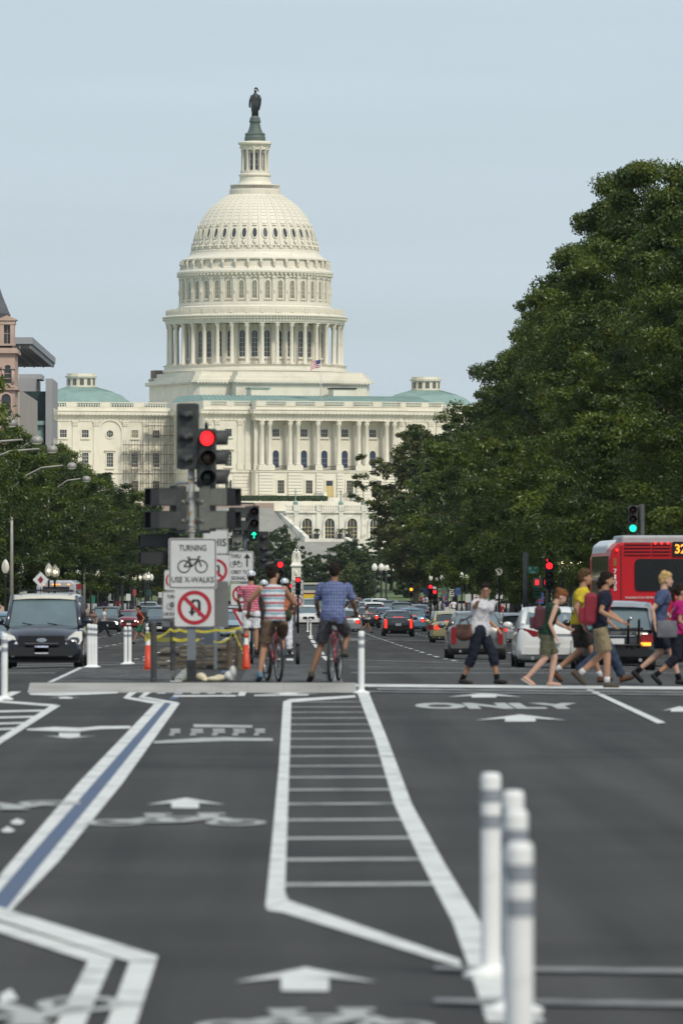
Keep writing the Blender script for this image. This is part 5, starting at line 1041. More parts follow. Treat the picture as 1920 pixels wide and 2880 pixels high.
MB().b2(-1.1, 1.1, -.03, .02, .9, 1.55).build('engine_panel', m_bred, bus); MB().b2(-.97, -.94, -.015, .02, .5, 3.05).build('corner_seam', M('seam_dark_red', (.10, .004, .006), .5, var=.05), bus)
for s in (-1, 1):
    for i, (ya, yb_) in enumerate(((.6, 2.6), (2.75, 4.6), (4.75, 6.6), (6.75, 8.6), (8.75, 10.6))):
        for z0_, z1_ in ((2.22, 2.78), (1.5, 2.16)): MB().b2(s*1.28-.012, s*1.28+.012, ya, yb_, z0_, z1_).build('side_window', m_bwin, bus)
    MB().b2(s*1.3-.01, s*1.3+.01, .5, 11, 2.165, 2.215).build('window_rail', m_bgrey, bus)
    for y in (3.0, 9.8): wheel_tree(bus, s*1.12, y, .48, .28)
    MB().rbox((s*1.05, -.02, 1.1), (.16, .06, .34), .03).build('tail_light', m_taildk, bus)
MB().b2(-1.2, 1.2, -.12, .02, .38, .68).build('rear_bumper', m_trim, bus)
# --- white bus far on the left
bd = 452.0; bx = WX(158, bd); wb_ = empty('city_bus', (bx, bd+12, G(bd, bx)), PI, 'silver white bus coming towards the camera behind the dark minivan', 'bus'); wb_.scale = (1, 1, 1.12)
o = MB().prism([(-1.28, .35), (1.28, .35), (1.28, 2.75), (1.15, 3.02), (.9, 3.12), (-.9, 3.12), (-1.15, 3.02), (-1.28, 2.75)], 0, 12).build('body', M('bus_silver', (.45, .47, .52), .4, metal=.2, var=.06, coat=.4), wb_); bevel(o, .12, 3)
MB().prism(rrect(2.3, 1.25, .15), 11.98, 12.04, (0, 0, 1.75)).build('windscreen', m_cglass, wb_); MB().prism(rrect(1.7, .28, .05), 12.0, 12.06, (0, 0, 2.62)).build('destination_display', m_trim, wb_)
for x in (-.2, 0, .2, -.8, .8): MB().prism(rrect(.13, .07, .02), 12.0, 12.05, (x, 0, 2.88)).build('marker_light', m_amber, wb_)
MB().b2(-1.3, -1.27, .5, 11.5, 2.6, 2.9).build('red_stripe', m_bred, wb_); MB().tube([(-1.3, 11.9, 2.5), (-1.6, 12.15, 2.2), (-1.6, 12.15, 1.8)], .05, 6).tube([(1.3, 11.9, 2.5), (1.6, 12.15, 2.2), (1.6, 12.15, 1.8)], .05, 6).build('mirror', m_trim, wb_)
for s in (-1, 1):
    for y in (2.5, 9.5): wheel_tree(wb_, s*1.12, y, .48, .28)
    MB().prism(circ(.12, 12), 12.0, 12.05, (s*.95, 0, .75)).build('headlight', m_headon if s > 0 else m_head, wb_)
# --- sightseeing bus in maroon and yellow, far away beyond the monument
td = 930.0; tx = WX(870, td); tb = empty('tour_bus', (tx, td, G(td, tx)), 0, 'maroon and yellow sightseeing bus near the foot of the monument', 'bus')
MB().b2(-1.25, 1.25, 0, 9, .4, 1.9).build('body', P['maroon'], tb); MB().b2(-1.2, 1.2, .1, 8.9, 1.9, 2.3).b2(-1.3, 1.3, -.1, 9, 3.0, 3.25).build('roof', P['cream'], tb); MB().b2(-1.15, 1.15, .05, 8.8, 2.3, 3.0).build('window', m_cglassl, tb); MB().b2(-.8, .8, -.06, 0, 1.1, 1.7).build('rear_board', M('board_yellow', (.7, .5, .03), .5, var=.1), tb)
for s in (-1, 1):
    for y in (1.8, 7): wheel_tree(tb, s*1.1, y, .45, .26)
# ================================================================== signals, signs, posts, lamps, works
m_sig = M('signal_grey', (.034, .037, .037), .65, var=.15, scale=5, dirt=(.075, .08, .076), dirt_sc=6, dirt_lo=.5, dirt_hi=.8); m_sigd = M('signal_dark', (.02, .021, .022), .55, var=.2, scale=6); m_sigl = M('signal_pale', (.15, .15, .13), .6, var=.12, scale=5, dirt=(.12, .12, .1), dirt_sc=7)
m_signw = M('sign_white', (.55, .55, .54), .45, var=.03, scale=3); m_signk = M('sign_black', (.02, .02, .022), .5, var=.05); m_signr = M('sign_red', (.36, .012, .025), .45, var=.05); m_signb = M('sign_back', (.17, .172, .17), .55, metal=.3, var=.08)
m_galv = M('painted_post', (.14, .165, .185), .6, var=.12, scale=5, dirt=(.16, .10, .06), dirt_sc=9, dirt_lo=.62, dirt_hi=.78); m_rust = M('rusty_pole', (.33, .35, .36), .6, var=.15, scale=8, dirt=(.28, .16, .06), dirt_sc=10, dirt_lo=.5, dirt_hi=.66)
m_red_on = M('lens_red_lit', (.5, .02, .02), .3, var=0, emit=(1, .015, .02), es=2.6); m_grn_on = M('lens_green_lit', (.02, .4, .3), .3, var=0, emit=(.02, 1, .55), es=1.6); m_yel_on = M('lens_amber_lit', (.5, .3, .02), .3, var=0, emit=(1, .4, .02), es=2)
m_red_off = M('lens_red_dark', (.055, .010, .008), .25, var=.2, scale=30); m_amb_off = M('lens_amber_dark', (.05, .022, .006), .25, var=.2); m_grn_off = M('lens_green_dark', (.008, .02, .016), .25, var=.2)
m_blackp = M('black_post', (.016, .017, .018), .45, var=.15, scale=4)
def signal(parent, x, y, z, rz=0, lens=.105, lit=None, pitch=.31, name='signal_head', mat=None, arrow=False, n=3, visor='round'):
    """housing centred on x,z facing -y before rotation; z = centre"""
    mat = mat or m_sig; hw_ = lens*1.32; hh = pitch*n/2
    o = MB().prism(rrect(2*hw_, 2*hh, .03), 0.0, .17).build(name, mat, parent, (x, y, z), rz)
    b = MB()
    for i in range(n):
        zc_ = (n-1)/2*pitch-i*pitch; b.tube([(-hw_*.62, .17, zc_), (hw_*.62, .17, zc_)], lens*.62, 10, flat=.75); b.ball((0, .24, zc_-.02), (lens*.38, .05, lens*.38), 8, 5)
        if i: b.b2(-hw_-.004, hw_+.004, -.006, .176, zc_+pitch/2-.006, zc_+pitch/2+.006)
    b.build('back_shell', mat, o)
    offs = [m_red_off, m_amb_off, m_grn_off] if n == 3 else [m_red_off, m_grn_off]; ons = [m_red_on, m_yel_on, m_grn_on]
    for i in range(n):
        zc_ = (n-1)/2*pitch-i*pitch; mt = ons[i] if lit == i else offs[i]
        if arrow and lit == i:
            MB().prism(circ(lens, 16), -.012, -.004, (0, 0, zc_)).build('lens', m_sigd, o)
            a = MB(); q_ = lens
            for p0, p1 in (((0, -.8), (0, .75)), ((0, .75), (-.6, .15)), ((0, .75), (.6, .15))):
                v_ = Vector((p1[0]-p0[0], p1[1]-p0[1])); v_.normalize(); nx_ = Vector((-v_.y, v_.x))*.14
                a.prism([(q_*(p0[0]+nx_.x), q_*(p0[1]+nx_.y)), (q_*(p0[0]-nx_.x), q_*(p0[1]-nx_.y)), (q_*(p1[0]-nx_.x), q_*(p1[1]-nx_.y)), (q_*(p1[0]+nx_.x), q_*(p1[1]+nx_.y))], -.03, -.014, (0, 0, zc_))
            a.build('arrow', mt, o)
        else:
            l_ = MB().lathe([(lens, 0), (lens*.8, .018), (lens*.4, .03), (.001, .034)], 18, sm=True); l_.v = [(x_, -.004-z_, zc_+y_) for x_, y_, z_ in l_.v]; l_.build('lens', mt, o)
        vz = MB(); k = 16; vs = []
        if visor == 'round':
            for j in range(k+1):
                a = -PI*.28+(PI*1.56)*j/k; ext = .25*(.80+.20*max(0, math.sin(a))); vs += [(lens*1.12*math.cos(a), 0, zc_+lens*1.12*math.sin(a)), (lens*1.10*math.cos(a), -ext, zc_+lens*1.10*math.sin(a)), (lens*1.17*math.cos(a), 0, zc_+lens*1.17*math.sin(a)), (lens*1.15*math.cos(a), -ext, zc_+lens*1.15*math.sin(a))]
            vz.add(vs, [(4*j, 4*j+4, 4*j+5, 4*j+1) for j in range(k)]+[(4*j+2, 4*j+3, 4*j+7, 4*j+6) for j in range(k)]+[(4*j+1, 4*j+5, 4*j+7, 4*j+3) for j in range(k)], 0, True)
        else:
            w_, h_, dp, t = hw_*.98, pitch*.39, .42, .015
            
            for y0_, y1_, mi in ((-dp*.68, 0, 0), (-dp, -dp*.68, 1)): vz.b2(-w_, w_, y0_, y1_, zc_+h_-t, zc_+h_, mi); vz.b2(-w_, w_, y0_, y1_, zc_-h_, zc_-h_+t, mi); vz.b2(-w_, -w_+t, y0_, y1_, zc_-h_, zc_+h_, mi); vz.b2(w_-t, w_, y0_, y1_, zc_-h_, zc_+h_, mi)
        vz.build('visor', [mat, m_blackp], o)
    return o
def bike_icon(w_, mat, y=-.004):
    m = MB(); t = w_*.022
    for s in (-1, 1):
        k = 24; r = w_*.2
        pts = [(s*w_*.29+r*math.cos(2*PI*i/k), y, -w_*.08+r*math.sin(2*PI*i/k)) for i in range(k+1)]; m.tube(pts, t*.9, 6, up=Vector((0, 1, 0)), caps=False)
    P0 = dict(rw=(-.29, -.08), bb=(-.03, -.08), seat=(-.12, .16), head=(.2, .16), fw=(.29, -.08), st=(-.14, .22), hb=(.18, .25), hb2=(.26, .25))
    g = lambda n_: (P0[n_][0]*w_, y, P0[n_][1]*w_)
    for a, b in (('rw', 'bb'), ('rw', 'seat'), ('bb', 'seat'), ('seat', 'head'), ('bb', 'head'), ('head', 'fw'), ('seat', 'st'), ('head', 'hb'), ('hb', 'hb2')): m.tube([g(a), g(b)], t, 6)
    m.b2(-.2*w_, -.07*w_, y-.002, y+.002, .215*w_, .24*w_); return m.mesh(mat)
def sign(parent, x, y, z, w_, h, kind, rz=0, sc=1.0, name='sign'):
    """panel centred at x,z facing -y"""
    o = MB().prism(rrect(w_, h, .035), 0, .006).build(name, m_signw if kind != 'back' else m_signb, parent, (x, y, z), rz)
    MB().prism(rrect(w_*1.0, h*1.0, .035), .0065, .010).build('backing', m_signb, o)
    if kind == 'back': return o
    if kind != 'uturn_plain':
        b = MB(); A = rrect(w_*.965, h*.965, .03); B = rrect(w_*.925, h*.93, .026); k = len(A)
        b.add([(p[0], -.003, p[1]) for p in A]+[(p[0], -.003, p[1]) for p in B], [(i, (i+1) % k, k+(i+1) % k, k+i) for i in range(k)]); b.build('border', m_signk, o)
    def T(txt, ww, hh, xx, zz, mt=m_signk): mkobj('lettering', fit_text(txt, ww, hh, mt, .0015, .012), o, (xx, -.0045, zz))
    if kind == 'turning':
        T('TURNING', w_*.57, h*.12, 0, h*.31); mkobj('bicycle_icon', bike_icon(w_*.62, m_signk), o, (0, 0, -.01*h)); T('USE X-WALKS', w_*.88, h*.115, 0, -h*.32)
    elif kind == 'thru':
        T('THRU', w_*.42, h*.13, -w_*.22, h*.34); mkobj('bicycle_icon', bike_icon(w_*.5, m_signk), o, (-w_*.2, 0, h*.1)); MB().prism([(w_*.21, -.0*h), (w_*.27, 0), (w_*.27, h*.27), (w_*.37, h*.27), (w_*.24, h*.43), (w_*.11, h*.27), (w_*.21, h*.27)], -.005, -.001).build('arrow', m_signk, o)
        T('OBEY THIS', w_*.82, h*.12, 0, -h*.17); T('SIGNAL', w_*.6, h*.12, -w_*.1, -h*.36)
    elif kind == 'this': T('THIS', w_*.8, h*.3, w_*.02, -h*.02)
    if 'uturn' in kind:
        r1, r0 = w_*.43, w_*.335; k = 32; m = MB()
        m.add([(r1*math.cos(2*PI*i/k), -.006, r1*math.sin(2*PI*i/k)) for i in range(k)]+[(r0*math.cos(2*PI*i/k), -.006, r0*math.sin(2*PI*i/k)) for i in range(k)], [(i, (i+1) % k, k+(i+1) % k, k+i) for i in range(k)])
        s2 = math.sqrt(.5); hwd = w_*.045; L_ = r0*1.03
        m.add([(-s2*L_-s2*hwd, -.0075, s2*L_-s2*hwd), (-s2*L_+s2*hwd, -.0075, s2*L_+s2*hwd), (s2*L_+s2*hwd, -.0075, -s2*L_+s2*hwd), (s2*L_-s2*hwd, -.0075, -s2*L_-s2*hwd)], [(0, 3, 2, 1)]); m.build('prohibition_ring', m_signr, o)
        a = MB(); t = w_*.035; q_ = w_*.09
        arc = [(q_*math.cos(PI*i/10)+.03*w_, q_*.75*math.sin(PI*i/10)+.12*w_) for i in range(11)]; path = [(.12*w_, -.20*w_)]+arc+[(-.06*w_, -.10*w_)]
        a.tube([(px_, -.0045, pz_) for px_, pz_ in path], t, 6, flat=.12, up=Vector((1, 0, 0))); a.prism([(-.06*w_, -.22*w_), (.03*w_, -.09*w_), (-.15*w_, -.09*w_)], -.0055, -.002); a.build('turn_arrow', m_signk, o)
    return o
# ---- the mast on the median
MD = 110.6; mx_ = WX(538, MD); mast = empty('signal_mast', (mx_, MD, ISL), 0, 'old signal mast with a red light and two bicycle signs on the median', 'traffic signal')
kx = MD/F
def mxp(u): return (u-538)*kx
def mzp(v): return WZ(v, MD)-ISL
MB().box((0, .05, mzp(1888)), (.15, .15, mzp(1860)-mzp(1919)+.02)).build('base', m_sigd, mast); MB().b2(-.068, .068, -.02, .12, mzp(1862), mzp(1640)).build('post', m_galv, mast)
MB().prism(circ(.038, 14), -.035, -.02, (0, 0, mzp(1874))).build('hand_hole', m_blackp, mast)
MB().tube([(0, .05, mzp(1640)), (0, .05, mzp(1315))], .052, 14).build('pole', m_rust, mast)
for v in (1345, 1400, 1478, 1495): MB().lathe([(.058, -.02), (.066, -.012), (.066, .012), (.058, .02)], 14, (0, .05, mzp(v))).build('clamp_band', m_rust, mast)
signal(mast, mxp(530), .1, mzp(1227), math.radians(172), .125, None, .345)                        # seen from the back
signal(mast, mxp(582), -.05, mzp(1288), math.radians(6), .113, 0, .308)                           # red towards the camera
MB().tube([(mxp(580), .03, mzp(1205)), (mxp(580), .03, mzp(1188))], .03, 8).build('finial', m_sigd, mast)
signal(mast, mxp(604), .1, mzp(1288), math.radians(88), .113, None, .308)
signal(mast, mxp(486), .06, mzp(1430), math.radians(-70), .125, None, .36, n=2, visor='box'); signal(mast, mxp(598), .06, mzp(1430), math.radians(72), .125, None, .36, n=2, visor='box', mat=m_sigl)
signal(mast, mxp(516), .2, mzp(1435), math.radians(178), .10, None, .30, n=2, mat=m_sigl); signal(mast, mxp(566), .2, mzp(1435), math.radians(182), .10, None, .30, n=2, mat=m_sigl)
for s, u1 in ((-1, 492), (1, 590)):
    MB().tube([(0, .05, mzp(1358)), (mxp(u1)*.8, .05, mzp(1358)), (mxp(u1), .05, mzp(1363)), (mxp(u1), .05, mzp(1378))], .027, 10).build('bracket_arm', m_galv, mast); MB().tube([(0, .05, mzp(1496)), (mxp(u1), .05, mzp(1496)), (mxp(u1), .05, mzp(1486))], .022, 8).build('bracket_arm', m_galv, mast)
signal(mast, mxp(466), .25, mzp(1545), math.radians(-80), .10, None, .27, n=2, visor='box', mat=m_sigd)
sign(mast, mxp(542), -.06, mzp(1585), 135*kx, 142*kx, 'turning'); sign(mast, mxp(547), -.055, mzp(1709), 112*kx, 106*kx, 'uturn_plain')
sign(mast, mxp(622), .12, mzp(1700), 40*kx, 130*kx, 'back')
# ---- second sign post close behind
SD = 124.0; sp2 = empty('sign_post', (WX(606, SD), SD, ISL), 0, 'post with half hidden signs just behind the signal mast', 'sign'); k2 = SD/F
MB().b2(-.03, .03, .01, .07, 0, WZ(1485, SD)-ISL).build('post', m_galv, sp2); sign(sp2, 0, 0, WZ(1524, SD)-ISL, 72*k2, 70*k2, 'this'); sign(sp2, .0, 0, WZ(1605, SD)-ISL, 78*k2, 88*k2, 'uturn_plain')
sp3 = empty('sign_post', (WX(488, 125), 125, ISL), 0, 'post with a smaller bicycle sign left of the signal mast', 'sign'); k2 = 125/F
MB().b2(-.035, .035, .01, .08, 0, WZ(1600, 125)-ISL).build('post', m_galv, sp3); sign(sp3, 0, 0, WZ(1702, 125)-ISL, 64*k2, 78*k2, 'turning'); sign(sp3, .0, 0, WZ(1632, 125)-ISL, 52*k2, 56*k2, 'uturn_plain'); sign(sp3, -.02, .03, WZ(1752, 125)-ISL, 60*k2, 22*k2, 'back')
# ---- far side of the junction: green arrow and bicycle signal sign
FD = 178.0; fm_ = empty('signal_mast', (WX(690, FD), FD, G(FD)), 0, 'signal mast with a lit green arrow above the bicycle signal sign', 'traffic signal'); kf = FD/F; gz = G(FD)
fx_ = lambda u: (u-690)*kf
fz = lambda v: WZ(v, FD)-gz
MB().tube([(0, .1, 0), (0, .1, fz(1480))], .05, 10).build('pole', m_galv, fm_)
signal(fm_, fx_(714), -.05, fz(1472), math.radians(4), .098, 2, .30, arrow=True, mat=m_sigd); signal(fm_, fx_(692), .06, fz(1460), math.radians(-82), .11, None, .33, n=2, visor='box'); MB().tube([(fx_(640), .05, fz(1414)), (fx_(714), .05, fz(1416)), (fx_(716), .05, fz(1424))], .02, 8).build('bracket_arm', m_sigd, fm_)
signal(fm_, fx_(741), .2, fz(1543), math.radians(180), .10, None, .29, mat=m_sigd); signal(fm_, fx_(668), .2, fz(1510), math.radians(180), .10, None, .26, n=2, mat=m_sigl); signal(fm_, fx_(748), .1, fz(1575), math.radians(75), .09, 1, .26, n=2, mat=m_sigd)
sign(fm_, fx_(678), -.06, fz(1594), 70*kf, 88*kf, 'thru'); sign(fm_, fx_(678), -.055, fz(1672), 58*kf, 60*kf, 'uturn_plain')
yl = MB().prism([(-.26, .22), (.26, .22), (0, -.25)], 0, .008).build('yield_sign', m_signr, fm_, (fx_(680), -.05, fz(1738))); MB().prism([(-.16, .16), (.16, .16), (0, -.13)], -.004, -.001).build('panel', m_signw, yl)
# further signals along the median
def far_mast(u, d, v, lit, lab, hw_=.10, back=False, x2=None):
    e = empty('signal_mast', (WX(u, d), d, G(d, WX(u, d))), 0, lab, 'traffic signal', 'far traffic signals'); z_ = WZ(v, d)-e.location.z
    MB().tube([(0, .1, 0), (0, .1, z_+.5)], .06, 8).build('pole', m_blackp, e)
    signal(e, 0, -.06, z_, 0 if not back else PI, hw_, lit, hw_*3, mat=m_sigd); return e
far_mast(788, 250, 1612, 0, 'traffic signal with a red light just left of the monument', .10)
far_mast(838, 420, 1648, 0, 'red traffic signal in front of the monument base', .12); far_mast(820, 460, 1664, 0, 'small red traffic signal lower left of the monument', .12); far_mast(823, 520, 1690, 2, 'small green traffic signal left of the yellow bus', .10)
far_mast(1156, 620, 1658, 1, 'amber traffic signal beyond the blue taxi', .14); far_mast(1210, 480, 1665, 0, 'red traffic signal over the crowd right of the blue taxi', .12); far_mast(1222, 470, 1680, 0, 'lower red traffic signal right of the blue taxi', .12)
# green light above the bus, pole on the right
gd = 212.0; gm_ = empty('signal_mast', (WX(1804, gd), gd, G(gd, 10)), 0, 'signal mast with a green light above the red bus', 'traffic signal'); gz2 = G(gd, 10)
MB().tube([(0, 0, 0), (0, 0, WZ(1418, gd)-gz2)], .085, 10).build('pole', m_sig, gm_); MB().tube([(0, 0, WZ(1424, gd)-gz2), (WX(1779, gd)-WX(1804, gd), 0, WZ(1424, gd)-gz2)], .03, 8).tube([(0, 0, WZ(1503, gd)-gz2), (WX(1779, gd)-WX(1804, gd), 0, WZ(1503, gd)-gz2)], .03, 8).build('bracket_arm', m_sig, gm_)
signal(gm_, WX(1779, gd)-WX(1804, gd), -.06, WZ(1460, gd)-gz2, 0, .105, 2, .275)
# corner post with street name, double red
cd_ = 300.0; cm_ = empty('signal_mast', (WX(1544, cd_), cd_, G(cd_, 11)), 0, 'signal mast with two red lights near the green street sign', 'traffic signal'); z9 = G(cd_, 11)
MB().tube([(0, .1, 0), (0, .1, WZ(1560, cd_)-z9)], .07, 10).build('pole', m_blackp, cm_); signal(cm_, 0, -.06, WZ(1618, cd_)-z9, 0, .14, 0, .40, mat=m_sigd); signal(cm_, -.05, .1, WZ(1588, cd_)-z9, 0, .10, 0, .28, n=2, mat=m_sigd)
for u, mt in ((1511, m_sigl), (1537, m_sig)):
    o = MB().prism(rrect(.36, .40, .03), 0, .2).build('pedestrian_signal', mt, cm_, ((u-1544)*cd_/F, 0, WZ(1638, cd_)-z9)); MB().b2(-.09, .05, -.02, -.005, -.1, .1).build('red_hand', m_red_on, o)
sn = empty('street_sign', (WX(1482, cd_), cd_+2, G(cd_, 10)), 0, 'grey pole with a green 9 ST street name sign', 'sign')
MB().tube([(0, 0, 0), (0, 0, WZ(1555, cd_)-z9)], .12, 10).build('pole', m_sig, sn); gp_ = MB().b2(-.24, .24, -.16, -.14, -.16, .16).build('name_plate', M('sign_green', (.012, .16, .10), .4, var=.05), sn, (WX(1502, cd_)-WX(1482, cd_), 0, WZ(1605, cd_)-z9))
mkobj('lettering', fit_text('9', .08, .14, m_signw, .002), gp_, (-.12, -.165, .05)); mkobj('lettering', fit_text('ST', .10, .06, m_signw, .002), gp_, (.12, -.165, .09)); mkobj('lettering', fit_text('200', .2, .09, m_signw, .002), gp_, (.0, -.165, -.09))
# ---- flexible white posts
m_flex = M('white_plastic', (.80, .80, .78), .5, var=.03, scale=4, dirt=(.52, .52, .49), dirt_sc=5, dirt_lo=.55, dirt_hi=.8); m_refl = M('silver_band', (.24, .26, .29), .45, var=.1, scale=10)
_fp = MB().lathe([(.13, 0), (.13, .02), (.06, .045), (.047, .06), (.047, .93), (.040, .95), (.02, .953)], 18, sm=False).mesh(m_flex); _fb = MB().lathe([(.0485, -.03), (.0485, .03)], 18, caps=False).mesh(m_refl)
def flex(X, d, lab, group, z=None, h=1.0):
    e = empty('delineator_post', (X, d, G(d, X) if z is None else z), 0, lab, 'post', group); e.scale = (1, 1, h); mkobj('tube', _fp, e)
    for zz in (.845, .725): mkobj('reflective_band', _fb, e, (0, 0, zz))
for X, d, n_ in ((.925, 32.7, 'farthest and leftmost'), (.947, 30.1, 'second farthest'), (.883, 27.7, 'third'), (.79, 24.4, 'nearest and lowest cut')): flex(X, d, n_+' of the four close white flexible posts at lower right', 'close white posts')
flex(1.06, 107.2, 'single white flexible post right of the blue shirt cyclist', 'white posts')
for X, d, n_ in ((-4.16, 102.0, 'right'), (-4.27, 101, 'left')): flex(X, d, n_+' post of the white pair at the left photo edge', 'white posts')
for i, (X, d) in enumerate(((-4.475, 155.5), (-4.448, 157), (-4.42, 158.5))): flex(X, d, ('left', 'middle', 'right')[i]+' post of the white trio right of the minivan', 'white posts', h=1.02)
for i, (X, d) in enumerate(((-4.2, 178), (-4.14, 180))): flex(X, d, ('left', 'right')[i]+' post of the white pair between minivan and orange cone', 'white posts')
flex(-4.1, 200, 'white flexible post just behind the left orange cone', 'white posts')
for i, d in enumerate((262, 316, 372, 440)): flex(1.0 if i > 1 else -1.55, d, ORD[i]+' of the far white posts dividing the bicycle lanes', 'far white posts')
# ---- works on the median: bollards, timber crib, cones, tape, sandbags
m_bol = M('dark_bollard', (.045, .047, .048), .6, var=.2, scale=5, dirt=(.05, .035, .025), dirt_sc=3); m_wood = M('old_timber', (.115, .09, .058), .9, var=.35, scale=4, bump=.5, bscale=14, dirt=(.06, .05, .035), dirt_sc=5); m_wood2 = M('grey_timber', (.15, .13, .10), .9, var=.3, scale=5, bump=.5, dirt=(.09, .07, .05), dirt_sc=5)
m_tape = M('yellow_tape', (.46, .40, .035), .5, var=.08, scale=6); m_cone = M('cone_orange', (.55, .045, .008), .45, var=.06, emit=(1, .08, .0), es=.0); m_bag = M('sandbag_cloth', (.58, .52, .38), .9, var=.12, scale=5, bump=.4, bscale=20); m_bagw = M('white_bag', (.62, .61, .58), .8, var=.08, scale=5, bump=.5, bscale=12)
def bollard(u, d, vt, lab, r=.048, mat=m_bol):
    z = ISL; h = WZ(vt, d)-z; o = MB().lathe([(r*1.08, 0), (r*1.08, .04), (r, .06), (r, h-.03), (r*.7, h), (.005, h+.005)], 14).build('bollard', mat, None, (WX(u, d), d, z)); tag(o, lab, 'bollard', 'bollards on the median')
bollard(432, 110.3, 1748, 'dark bollard left of the signal mast, nearest the kerb'); bollard(486, 122, 1744, 'dark bollard behind the lower left corner of the round sign'); bollard(645, 123, 1795, 'short brown timber post right of the signal mast', .055, m_wood); bollard(672, 123.4, 1772, 'timber post beside the right orange cone', .05, m_wood)
crib = empty('timber_stack', (WX(565, 124.5), 124.5, ISL), 0, 'low crib of stacked old timbers behind the signal mast', 'timber stack'); hw2 = (690-440)/2*124.5/F
rows_ = 6; hh = (WZ(1815, 124)-ISL)/rows_; rnd = random.Random(5)
for r_ in range(rows_):
    x = -hw2+(.0 if r_ % 2 else .06)
    while x < hw2-.08:
        ln = rnd.uniform(.22, .5); ln = min(ln, hw2-x); 
        if rnd.random() < .985:
            o = MB().b2(0, ln-.018, rnd.uniform(-.05, .03), .35, .008, hh-.008).build('timber', m_wood if rnd.random() < .6 else m_wood2, crib, (x, 0, r_*hh)); bevel(o, .012, 2)
        x += ln
for i in range(5): bevel(MB().b2(-.05, .05, .36, 2.2, .005, hh).build('timber', m_wood2, crib, (-hw2+.15+i*(2*hw2-.3)/4, 0, (rows_-2)*hh)), .012)
MB().b2(-.1, .18, .5, .9, 0, .30).build('blue_box', M('blue_grey_box', (.06, .08, .11), .6, var=.1), crib, (.15, 0, rows_*hh))
def cone(u, d, lab, h=.72):
    e = empty('traffic_cone', (WX(u, d), d, ISL), 0, lab, 'cone', 'traffic cones'); e.scale = (.92, .92, .86); MB().lathe([(.085, .02), (.08, .05), (.045, .52)], 18, sm=True).lathe([(.105, 0), (.105, .022), (.09, .026)], 4, sm=False, a0=PI/4, a1=2*PI+PI/4).build('body', m_cone, e)
    MB().lathe([(.0475, .50), (.040, .64)], 16, sm=True, caps=False).build('white_sleeve', m_flex, e); MB().lathe([(.040, .64), (.034, h), (.01, h+.005)], 16, sm=True).build('tip', m_cone, e)
cone(416, 123.5, 'orange traffic cone left of the dark bollard'); cone(692, 124.2, 'orange traffic cone beside the striped shirt cyclist')
def tape(pts, lab, wdt=.07):
    """pts: (u, v, d) path"""
    P_ = [Vector((WX(u, d), d, WZ(v, d))) for u, v, d in pts]; m = MB(); vs = []; n_ = 0; fine = []
    for a, b in zip(P_[:-1], P_[1:]):
        for t in np.linspace(0, 1, 7)[:-1]: fine.append(a.lerp(b, t)-Vector((0, 0, .03*math.sin(PI*t))))
    fine.append(P_[-1])
    for i, p in enumerate(fine):
        tw_ = .25*math.sin(i*1.3); up_ = Vector((0, math.sin(tw_), math.cos(tw_)))*wdt/2; vs += [p+up_, p-up_]
    m.add(vs, [(2*i, 2*i+1, 2*i+3, 2*i+2) for i in range(len(fine)-1)], 0, True); tag(m.build('caution_tape', m_tape), lab, 'tape', 'yellow caution tape')
tape([(408, 1797, 123), (418, 1792, 123), (486, 1798, 121.9)], 'lower yellow caution tape from the left cone to the bollard', .075); tape([(440, 1792, 121.9), (478, 1770, 121.8), (505, 1771, 121.8), (545, 1773, 121.9), (608, 1772, 122.5), (672, 1766, 123.2), (681, 1766, 123.2)], 'long upper yellow caution tape behind the signal mast', .045)
tape([(487, 1797, 121.8), (530, 1797, 121.8), (560, 1798, 122.2)], 'short lower yellow caution tape behind the signal mast', .055); tape([(600, 1805, 122.8), (640, 1798, 122.9), (655, 1775, 122.9)], 'thin sagging yellow caution tape left of the right cone', .03); tape([(655, 1772, 122.8), (664, 1790, 122.8), (676, 1815, 122.9), (681, 1825, 122.9)], 'yellow caution tape end hanging beside the right cone', .05)
tape([(408, 1782, 123), (420, 1783, 122.8), (424, 1800, 122.8)], 'yellow caution tape wrapped on the left cone', .09)
def bag(us, lab, mat, seed, d=110.9):
    rnd = random.Random(seed); m = MB()
    for (u, v, ru, rv) in us:
        k = d/F; m.ball((WX(u, d), d+rnd.uniform(-.03, .03), WZ(v, d)), (ru*k, .12, rv*k), 12, 8)
    o = mkobj('sandbag', remesh(m, .012, 4, 'sandbag', mat)); tag(o, lab, 'sandbag', 'bags at the foot of the mast')
bag([(528, 1908, 14, 12), (515, 1914, 22, 6), (530, 1895, 6, 10)], 'cream sandbag slumped left of the mast foot', m_bag, 1); bag([(565, 1906, 16, 14), (575, 1913, 14, 8)], 'cream sandbag slumped right of the mast foot', m_bag, 2); bag([(605, 1911, 26, 9), (618, 1908, 18, 11)], 'flat cream sandbag between mast and white bag', m_bag, 3); bag([(645, 1903, 16, 16), (655, 1892, 11, 20), (648, 1910, 14, 10)], 'upright white bag right of the mast foot', m_bagw, 4)
wd_ = MB()
for i in range(14): wd_.tube([(random.uniform(-.02, .02), 0, 0), (random.uniform(-.06, .06), random.uniform(-.03, .03), random.uniform(.08, .16))], [.006, .002], 4)
tag(wd_.build('weed_tuft', M('weed_green', (.07, .08, .03), .9, var=.3), None, (WX(487, 110.9), 110.9, ISL)), 'small dry weed tuft in the kerb joint left of the mast', 'weed')
